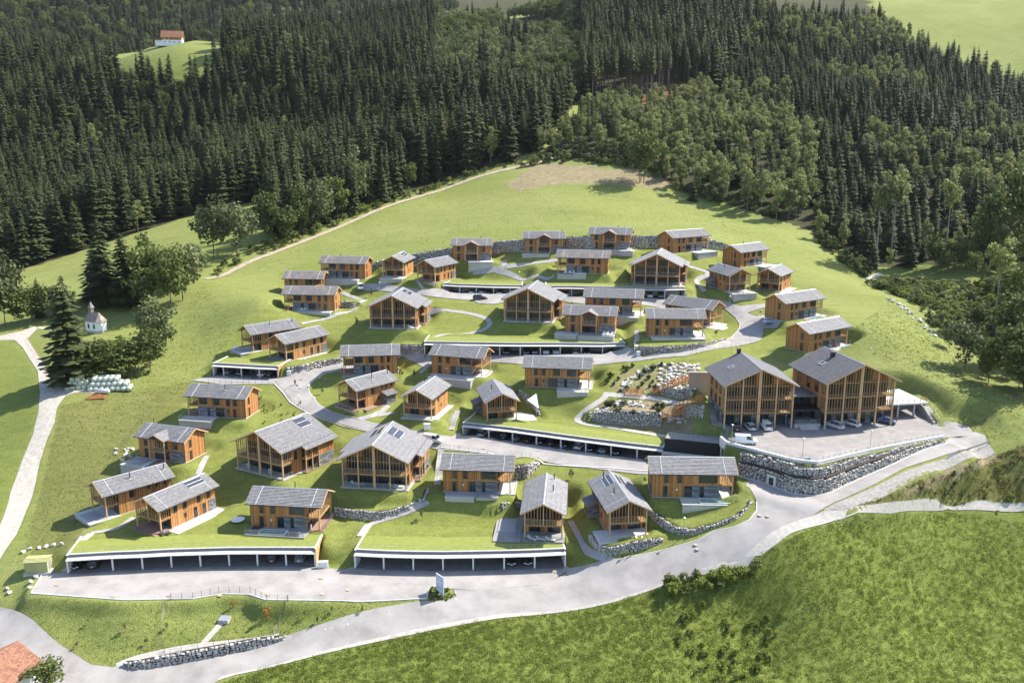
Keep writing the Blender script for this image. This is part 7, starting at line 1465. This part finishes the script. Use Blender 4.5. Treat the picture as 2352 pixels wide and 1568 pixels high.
# saplings on the lawns
sap = [leafy_mesh(310+i, 2.0, .55, .2, 8, 22, .13, ['birch_leaves', 'broad_leaves', 'autumn_leaves'][i], 'bark') for i in range(3)]
for a, b, h, v_ in [(536,1395,1.7,2),(178,1487,1.4,1),(205,1432,1.2,0),(290,1448,1.8,0),(337,1480,1.5,1),(385,1446,1.6,0),(614,1424,3.0,2),(730,1432,1.7,1),(702,1416,1.7,0),(764,1408,1.6,0),(832,1406,1.5,1),(970,1192,2.4,0),(1313,1102,3.0,0),(853,682,3.2,1),(818,748,3.0,0),(920,869,3.2,0),(952,871,3.0,1),(1278,613,2.2,2),(1645,772,2.2,1),(740,905,2.0,1),(1185,1105,2.0,0),(690,930,1.4,0),(1480,1110,1.6,0),(1430,1285,1.3,1),(1450,1278,1.2,0),(980,1080,2.0,1),(500,640,2.5,0),(662,714,2.2,2)]:
    q = gi(a, b); t = thing('sapling', 'young planted tree on a lawn of the village', 'tree', q, random.uniform(0, 6), h/2.0, 'young planted trees'); obj('trunk', sap[v_][0], t); obj('crown', sap[v_][1], t); strut('stake', t, 'pine_beam', (.15, 0, -.2), (.12, 0, 1.5), .05)
# shade sail
h8 = HOUSES['h8']; A, B, C_ = at_y(1232, 903, h8[1]-2), at_y(1210, 918, h8[1]-4), at_y(1238, 938, h8[1]-6); t = thing('shade_sail', 'white triangular shade sail beside a chalet deck', 'sail', B); MB().add([Vector(A)-Vector(B), (0, 0, 0), Vector(C_)-Vector(B)], [(0, 1, 2)]).build('sail_cloth', 'terrace_slab', t)
for q in (A, C_): v = Vector(q)-Vector(B); strut('mast', t, 'steel', (v.x, v.y, sz(q[0], q[1])-B[2]-.2), (v.x, v.y, v.z+.1), .07)
# terrace furniture
lo = MB().box(-.95, .35, -.33, .33, .26, .34).add([(.35, -.33, .30), (.35, .33, .30), (.95, .33, .78), (.95, -.33, .78), (.35, -.33, .24), (.35, .33, .24), (.98, .33, .72), (.98, -.33, .72)], [(0, 1, 2, 3), (7, 6, 5, 4), (0, 3, 7, 4), (1, 5, 6, 2), (2, 6, 7, 3)]).mesh('lounger_bed', 'white_paint'); lg = MB().box(-.85, -.79, -.3, -.24, 0, .26).box(-.85, -.79, .24, .3, 0, .26).box(.3, .36, -.3, -.24, 0, .26).box(.3, .36, .24, .3, 0, .26).mesh('lounger_legs', 'steel')
lod = lo.copy(); lod.materials.clear(); lod.materials.append(MAT['dark_frame'])
def on_house(n, x, y, flip=False):
    v = HOUSES.get(n) or (*BIGS[n][:4], 0, BIGS[n][4]); a = math.radians(v[3])+(math.pi if flip else 0); k = v[5]; return Vector((v[0]+(math.cos(a)*x-math.sin(a)*y)*k, v[1]+(math.sin(a)*x+math.cos(a)*y)*k, base_z(n))), a
for n, fl, spots, lb, dark in [('h29', False, [(4.2, -5.4), (5.2, -5.6), (6.2, -5.4)], 'white lounger on the deck of the cross-gabled chalet above the mid-village garage', 0), ('h27', False, [(-4.5, -4.6), (-3.2, -4.9), (-5.6, -4.7)], 'white lounger outside the rust-streaked chalet below the top row', 0), ('h14', False, [(-9.6, -1.6), (-9.8, -2.8)], 'pale lounger on the broad terrace above the boulder wall', 0), ('h5', True, [(6.2, 4.6), (5.2, 4.5)], 'dark lounger beside the pool on the west front garage', 1), ('h18', False, [(-2.6, -4.4), (-1.6, -4.4)], 'white lounger on the long upper west terrace', 0), ('h4', False, [(-7.4, -4.2), (-6.6, -4.9)], 'grey lounger at the corner of the long white terrace', 1), ('h13', False, [(-8.2, -1.4), (-8.2, .4), (-8.2, 2.0)], 'white lounger on the terrace of the chalet with the wide grey deck', 0), ('h19', False, [(-9.9, 2.8), (-9.0, 3.4)], 'white lounger on the deck behind the small west garage', 0),
                          ('d2', False, [(-6.2, 4.6), (-6.2, 3.4), (-6.2, -3.6), (-6.2, -5.0)], 'white lounger in the ground-floor loggia of the large chalet above the boulder wall', 0), ('d1', False, [(-6.2, 4.6), (-6.2, -2)], 'lounger in the ground-floor loggia of the westernmost large chalet', 0), ('d3', False, [(-6.3, -3.8), (-6.3, -5)], 'white lounger in the loggia of the chalet inside the looping path', 0), ('h33', False, [(-9.2, -1.0), (-9.4, 1.2)], 'white lounger on the upper east terrace', 0), ('h25', False, [(6.5, -5.2), (7.4, -5.6)], 'lounger on the terrace of the highest chalet', 0)]:
    for x, y in spots:
        q, a = on_house(n, x, y, fl); t = thing('lounger', lb, 'lounger', q, a+random.uniform(-.5, .5)+1.2, 1, 'terrace loungers: '+n if False else 'terrace loungers'); obj('bed', lod if dark else lo, t); obj('legs', lg, t)
# wide deck of the chalet on the centre garage
v = HOUSES['h13']; t = thing('pool_deck', 'wide grey timber deck with covered pool beside the gable-fronted chalet', 'deck', (v[0], v[1], base_z('h13')), math.radians(v[3]), v[5])
bar('deck_boards', t, 'grey_deck', -9.0, 2.5, 4.15, 9.4, -.2, -.06); bar('deck_base', t, 'concrete', -8.9, 2.4, 4.2, 9.3, -1.8, -.2); o = bar('pool_frame', t, 'zinc', -5.2, 1.0, 5.4, 8.9, -.06, .05); bar('pool_cover', t, 'pool_cover', -5.0, .8, 5.6, 8.7, .05, .12)
# people and a dog
def person(p, yaw, label, top, legs, h=1.75, step=.16):
    flat('cloth_'+top[0], top[1], .8) if 'cloth_'+top[0] not in MATS else None; flat('cloth_'+legs[0], legs[1], .8) if 'cloth_'+legs[0] not in MATS else None
    if 'skin' not in MATS: flat('skin', (.5, .3, .21), .6); flat('hair_dark', (.03, .022, .016), .6)
    b = MB(); s = h/1.75
    for sy, st in ((-1, step), (1, -step)):
        b.tube([(st*1.0, sy*.10, .04), (st*.9, sy*.10, .09), (st*.45+.03, sy*.10, .48), (0, sy*.09, .90)], [.055, .05, .062, .09], 8, 1); b.tube([(st-.06, sy*.10, .04), (st+.17, sy*.10, .035)], [.045, .035], 6, 3)
        b.tube([(0, sy*.19, 1.42), (-st*.5, sy*.25, 1.14), (-st*1.0+.05, sy*.25, .90)], [.055, .045, .035], 6, 0); b.tube([(-st+.05, sy*.25, .90), (-st+.07, sy*.245, .80)], [.035, .03], 6, 2)
    b.tube([(0, 0, .84), (0, 0, 1.0), (0, 0, 1.25), (0, 0, 1.43), (0, 0, 1.49)], [.14, .145, .165, .15, .06], 10, 0); b.tube([(0, 0, 1.47), (.01, 0, 1.55)], [.05, .05], 8, 2); b.tube([(.01, 0, 1.52), (.015, 0, 1.58), (.015, 0, 1.66), (.01, 0, 1.74), (0, 0, 1.76)], [.05, .085, .10, .075, .02], 10, 2); b.tube([(-.02, 0, 1.60), (-.025, 0, 1.68), (-.01, 0, 1.765), (-.01, 0, 1.785)], [.09, .108, .085, .02], 10, 3); b.tube([(.10, 0, 1.63), (.125, 0, 1.62)], [.018, .012], 5, 2)
    o = b.build('person', ['cloth_'+top[0], 'cloth_'+legs[0], 'skin', 'hair_dark'], None, True); o.location = p; o.rotation_euler[2] = yaw; o.scale = (s, s, s); tag(o, label, 'person'); return o
BK, WH, RD = ('black', (.02, .02, .022)), ('white', (.7, .7, .68)), ('red', (.5, .03, .03))
q = gi(678, 886); person((q.x, q.y, q.z+.07), 1.8, 'person in black walking down the road bend with a dog', BK, BK); q = gi(684, 887)
dg = MB(); dg.tube([(-.32, 0, .42), (-.1, 0, .44), (.2, 0, .46), (.34, 0, .52)], [.08, .12, .14, .09], 8); dg.tube([(.32, 0, .52), (.44, 0, .66)], [.08, .07], 6); dg.tube([(.40, 0, .68), (.52, 0, .66), (.62, 0, .62)], [.08, .07, .04], 6); dg.tube([(-.32, 0, .46), (-.5, 0, .6)], [.03, .015], 5)
for x in (-.26, .24):
    for y in (-.08, .08): dg.tube([(x, y, .42), (x-(.05 if x < 0 else -.02), y, .22), (x, y, 0)], [.06, .04, .03], 5)
for y in (-.05, .05): dg.add([(.40, y, .72), (.46, y, .72), (.43, y*1.4, .80)], [(0, 1, 2)])
simple('dog_coat', (.25, .16, .09), (.36, .25, .16), 8); o = dg.build('dog', 'dog_coat', None, True); o.location = (q.x, q.y, q.z+.07); o.rotation_euler[2] = 1.7; tag(o, 'small brown dog walking beside the person in black', 'dog')
q, a = on_house('h5', -5.6, 4.4, True); person((q.x, q.y, q.z), a+1, 'person in white standing on the pool terrace of the west front garage', WH, WH); q, a = on_house('h36', -1.6, 4.6, True); person((q.x, q.y, q.z), a, 'person in red by the outdoor pool uphill of the hotel', RD, BK)
# ------------------------------------------------------------------ standing grass, weeds and undergrowth (nobody could count them)
def tuft(seed, n, h, spread_, mat):
    r = random.Random(seed); mb = MB()
    for _ in range(n):
        a = r.uniform(0, 6.28); x, y = r.gauss(0, spread_), r.gauss(0, spread_); hh = h*r.uniform(.55, 1.15); w_ = .035+hh*.05; lx, ly = math.cos(a)*hh*r.uniform(.2, .6), math.sin(a)*hh*r.uniform(.2, .6); px, py = -math.sin(a)*w_, math.cos(a)*w_
        mb.add([(x-px, y-py, -.05), (x+px, y+py, -.05), (x+lx*.5+px*.8, y+ly*.5+py*.8, hh*.65), (x+lx*.5-px*.8, y+ly*.5-py*.8, hh*.65), (x+lx, y+ly, hh)], [(0, 1, 2, 3), (3, 2, 4)])
    return mb.mesh('tuft', mat)
def scatter(name, label, groups, meshes):
    """groups: list of (mesh index list, polygon in the reference frame, count per m2, y range, scale range)"""
    C = bpy.data.collections.new(name+'_sources')
    for i, m_ in enumerate(meshes): C.objects.link(bpy.data.objects.new('%s_s%02d' % (name, i), m_))
    co, va, scl = [], [], []
    for idx, poly, den, (y0, y1), (s0, s1), lim in groups:
        W_ = np.array([gpt(a, b) for a, b in poly]); x0, x1 = W_[:, 0].min(), W_[:, 0].max(); ya, yb = max(y0, W_[:, 1].min()), min(y1, W_[:, 1].max()); n = min(int((x1-x0)*(yb-ya)*den), 120000)
        X = rng.uniform(x0, x1, n); Y = rng.uniform(ya, yb, n); Z = bil(GX, GY, GZ, X, Y); ok = in_poly(W_[:, :2], X, Y)
        for A in SHEETS: 
            if A[:, 0].max() > x0 and A[:, 0].min() < x1: ok &= ~in_poly(A, X, Y)
        cl = vnoise(X, Y, lim, 31) if lim else np.ones(n); ok &= (cl > .42) | (rng.random(n) < .35)
        for n2, v in list(HOUSES.items()):
            ok &= np.hypot(X-v[0], Y-v[1]) > 9.5
        co += list(zip(X[ok], Y[ok], Z[ok])); k = ok.sum(); va += list(rng.choice(idx, k)); s = rng.uniform(s0, s1, k)*(.85+.35*vnoise(X[ok], Y[ok], 7.0, 8)); scl += [(a, a, a*f) for a, f in zip(s, rng.uniform(.8, 1.25, k))]
    me = bpy.data.meshes.new(name); me.vertices.add(len(co)); me.vertices.foreach_set('co', np.array(co).ravel())
    a = me.attributes.new('var', 'INT', 'POINT'); a.data.foreach_set('value', np.array(va, np.int32)); a = me.attributes.new('scl', 'FLOAT_VECTOR', 'POINT'); a.data.foreach_set('vector', np.array(scl).ravel())
    a = me.attributes.new('rot', 'FLOAT_VECTOR', 'POINT'); rt = np.zeros((len(co), 3)); rt[:, 2] = rng.uniform(0, 6.28, len(co)); a.data.foreach_set('vector', rt.ravel())
    o = obj(name, me); o['kind'] = 'stuff'; o['label'] = label; o['category'] = 'grass' if 'grass' in name else 'undergrowth'; md = o.modifiers.new('scatter', 'NODES'); md.node_group = scatter_nodes(name+'_scatter', C); print(name, len(co))
T_ = [tuft(1, 12, .22, .24, 'lush_blades'), tuft(2, 12, .28, .28, 'lush_blades'), tuft(3, 10, .24, .2, 'grass_blades'), tuft(4, 10, .5, .14, 'dry_blades'), tuft(5, 14, .16, .28, 'grass_blades')]
FIELD = [(470,1585),(621,1531),(836,1477),(1098,1426),(1284,1405),(1474,1360),(1592,1321),(1709,1284),(1783,1254),(1861,1215),(2047,1184),(2176,1173),(2480,1180),(2480,1640),(420,1640)]
scatter('field_grass', 'tall lush grass of the hayfield below the main road', [([0, 0, 1, 1, 2], FIELD, 4.5, (100, 190), (.7, 1.2), 0)], T_)
scatter('lawn_grass', 'short rough grass of lawns and meadows around the village', [
  ([2, 4, 0], [(0,1402),(70,1372),(280,1382),(610,1382),(980,1372),(1020,1390),(660,1464),(270,1536),(140,1486)], 2.5, (110, 160), (.35, .6), 0),
  ([2, 4, 4], [(100,1330),(260,1060),(430,885),(480,850),(540,760),(470,650),(330,830),(240,915),(140,930),(110,1060),(50,1240)], 1.6, (140, 330), (.4, .7), 0),
  ([4, 2, 4], [(1960,760),(2040,690),(2150,775),(2230,870),(2352,945),(2352,1010),(2270,1010),(2160,970),(2080,900),(1990,800)], 1.6, (160, 300), (.4, .8), 0),
  ([3, 3, 1, 2], [(1960,1166),(2070,1124),(2200,1074),(2290,1046),(2400,1010),(2400,1152),(2150,1145)], 5.0, (140, 200), (.6, 1.3), 3.0),
  ([4, 2], [(480,640),(900,475),(1150,425),(1480,440),(1850,530),(1780,600),(1650,545),(1000,560),(740,585),(640,620)], .3, (280, 430), (.4, .7), 0)], T_)
U_ = [leafy_mesh(400+i, 1.6, .9, .02, 9, 26, .22, mt)[1] for i, mt in enumerate(('broad_leaves', 'birch_leaves', 'silver_leaves', 'young_spruce_needles', 'lush_blades', 'dry_blades'))]
scatter('undergrowth', 'weeds and low bushes along wood edges and banks', [
  ([0, 4, 4, 1], [(1520,1345),(1600,1318),(1700,1285),(1740,1282),(1760,1330),(1700,1345),(1600,1375),(1530,1372)], 1.1, (120, 170), (.7, 1.5), 2.5),
  ([4, 4, 0, 4], [(1560,1400),(1700,1360),(1800,1420),(1760,1560),(1600,1568),(1560,1480)], .30, (115, 165), (.35, .8), 3.0),
  ([4, 0, 2, 1], [(2060,1135),(2200,1080),(2352,1040),(2400,1140),(2100,1145)], .14, (140, 200), (.4, .9), 3.0),
  ([0, 1, 2, 3], [(1180,388),(1250,362),(1330,342),(1480,372),(1560,408),(1540,432),(1480,392),(1330,372),(1240,380)], .22, (360, 520), (.9, 2.2), 8.0),
  ([0, 2, 1, 4], [(1990,655),(2060,645),(2200,660),(2352,640),(2352,760),(2200,790),(2130,735),(2060,680)], .45, (200, 340), (.8, 1.8), 5.0),
  ([0, 1, 4], [(480,636),(560,604),(640,576),(770,522),(900,468),(1020,430),(1130,394),(1100,388),(880,455),(740,510),(620,560),(500,610)], .18, (280, 470), (.8, 1.8), 6.0),
  ([0, 1, 3], [(1540,432),(1700,478),(1860,528),(1900,580),(1990,640),(2000,625),(1900,545),(1720,465),(1560,420)], .22, (300, 440), (1.0, 2.4), 6.0),
  ([4, 1, 4], [(985,1360),(992,1351),(1003,1349),(1034,1354),(1044,1368),(1030,1381),(1002,1385),(985,1384)], 3.0, (120, 160), (.3, .55), 0),
  ([4, 0], [(560,905),(640,895),(655,925),(690,950),(640,975),(575,965)], .25, (180, 240), (.25, .45), 2.0),
  ([0, 4, 1], [(200,790),(380,770),(350,860),(200,890),(150,885)], .22, (200, 330), (.5, 1.2), 6.0)], U_)
# ------------------------------------------------------------------ air: an even, thin haze round the whole place
hm = bpy.data.materials.new('haze_air'); hm.use_nodes = True; t_ = hm.node_tree; t_.nodes.clear(); ho = t_.nodes.new('ShaderNodeOutputMaterial'); hv = t_.nodes.new('ShaderNodeVolumePrincipled'); hv.inputs['Color'].default_value = (.86, .90, .97, 1); hv.inputs['Density'].default_value = 0.00002; hv.inputs['Anisotropy'].default_value = 0.2; t_.links.new(hv.outputs[0], ho.inputs['Volume'])
zlo = float(GZ.min())-1.5; zhi = float(GZ.max())+40
hb_ = MB().box(-1520, 1520, -320, 2830, zlo, zhi); me = bpy.data.meshes.new('haze'); me.from_pydata(hb_.v, [], hb_.f); me.materials.append(hm); hz = obj('haze', me); hz['kind'] = 'stuff'; hz['label'] = 'thin pale haze over the valley'; hz['category'] = 'haze'
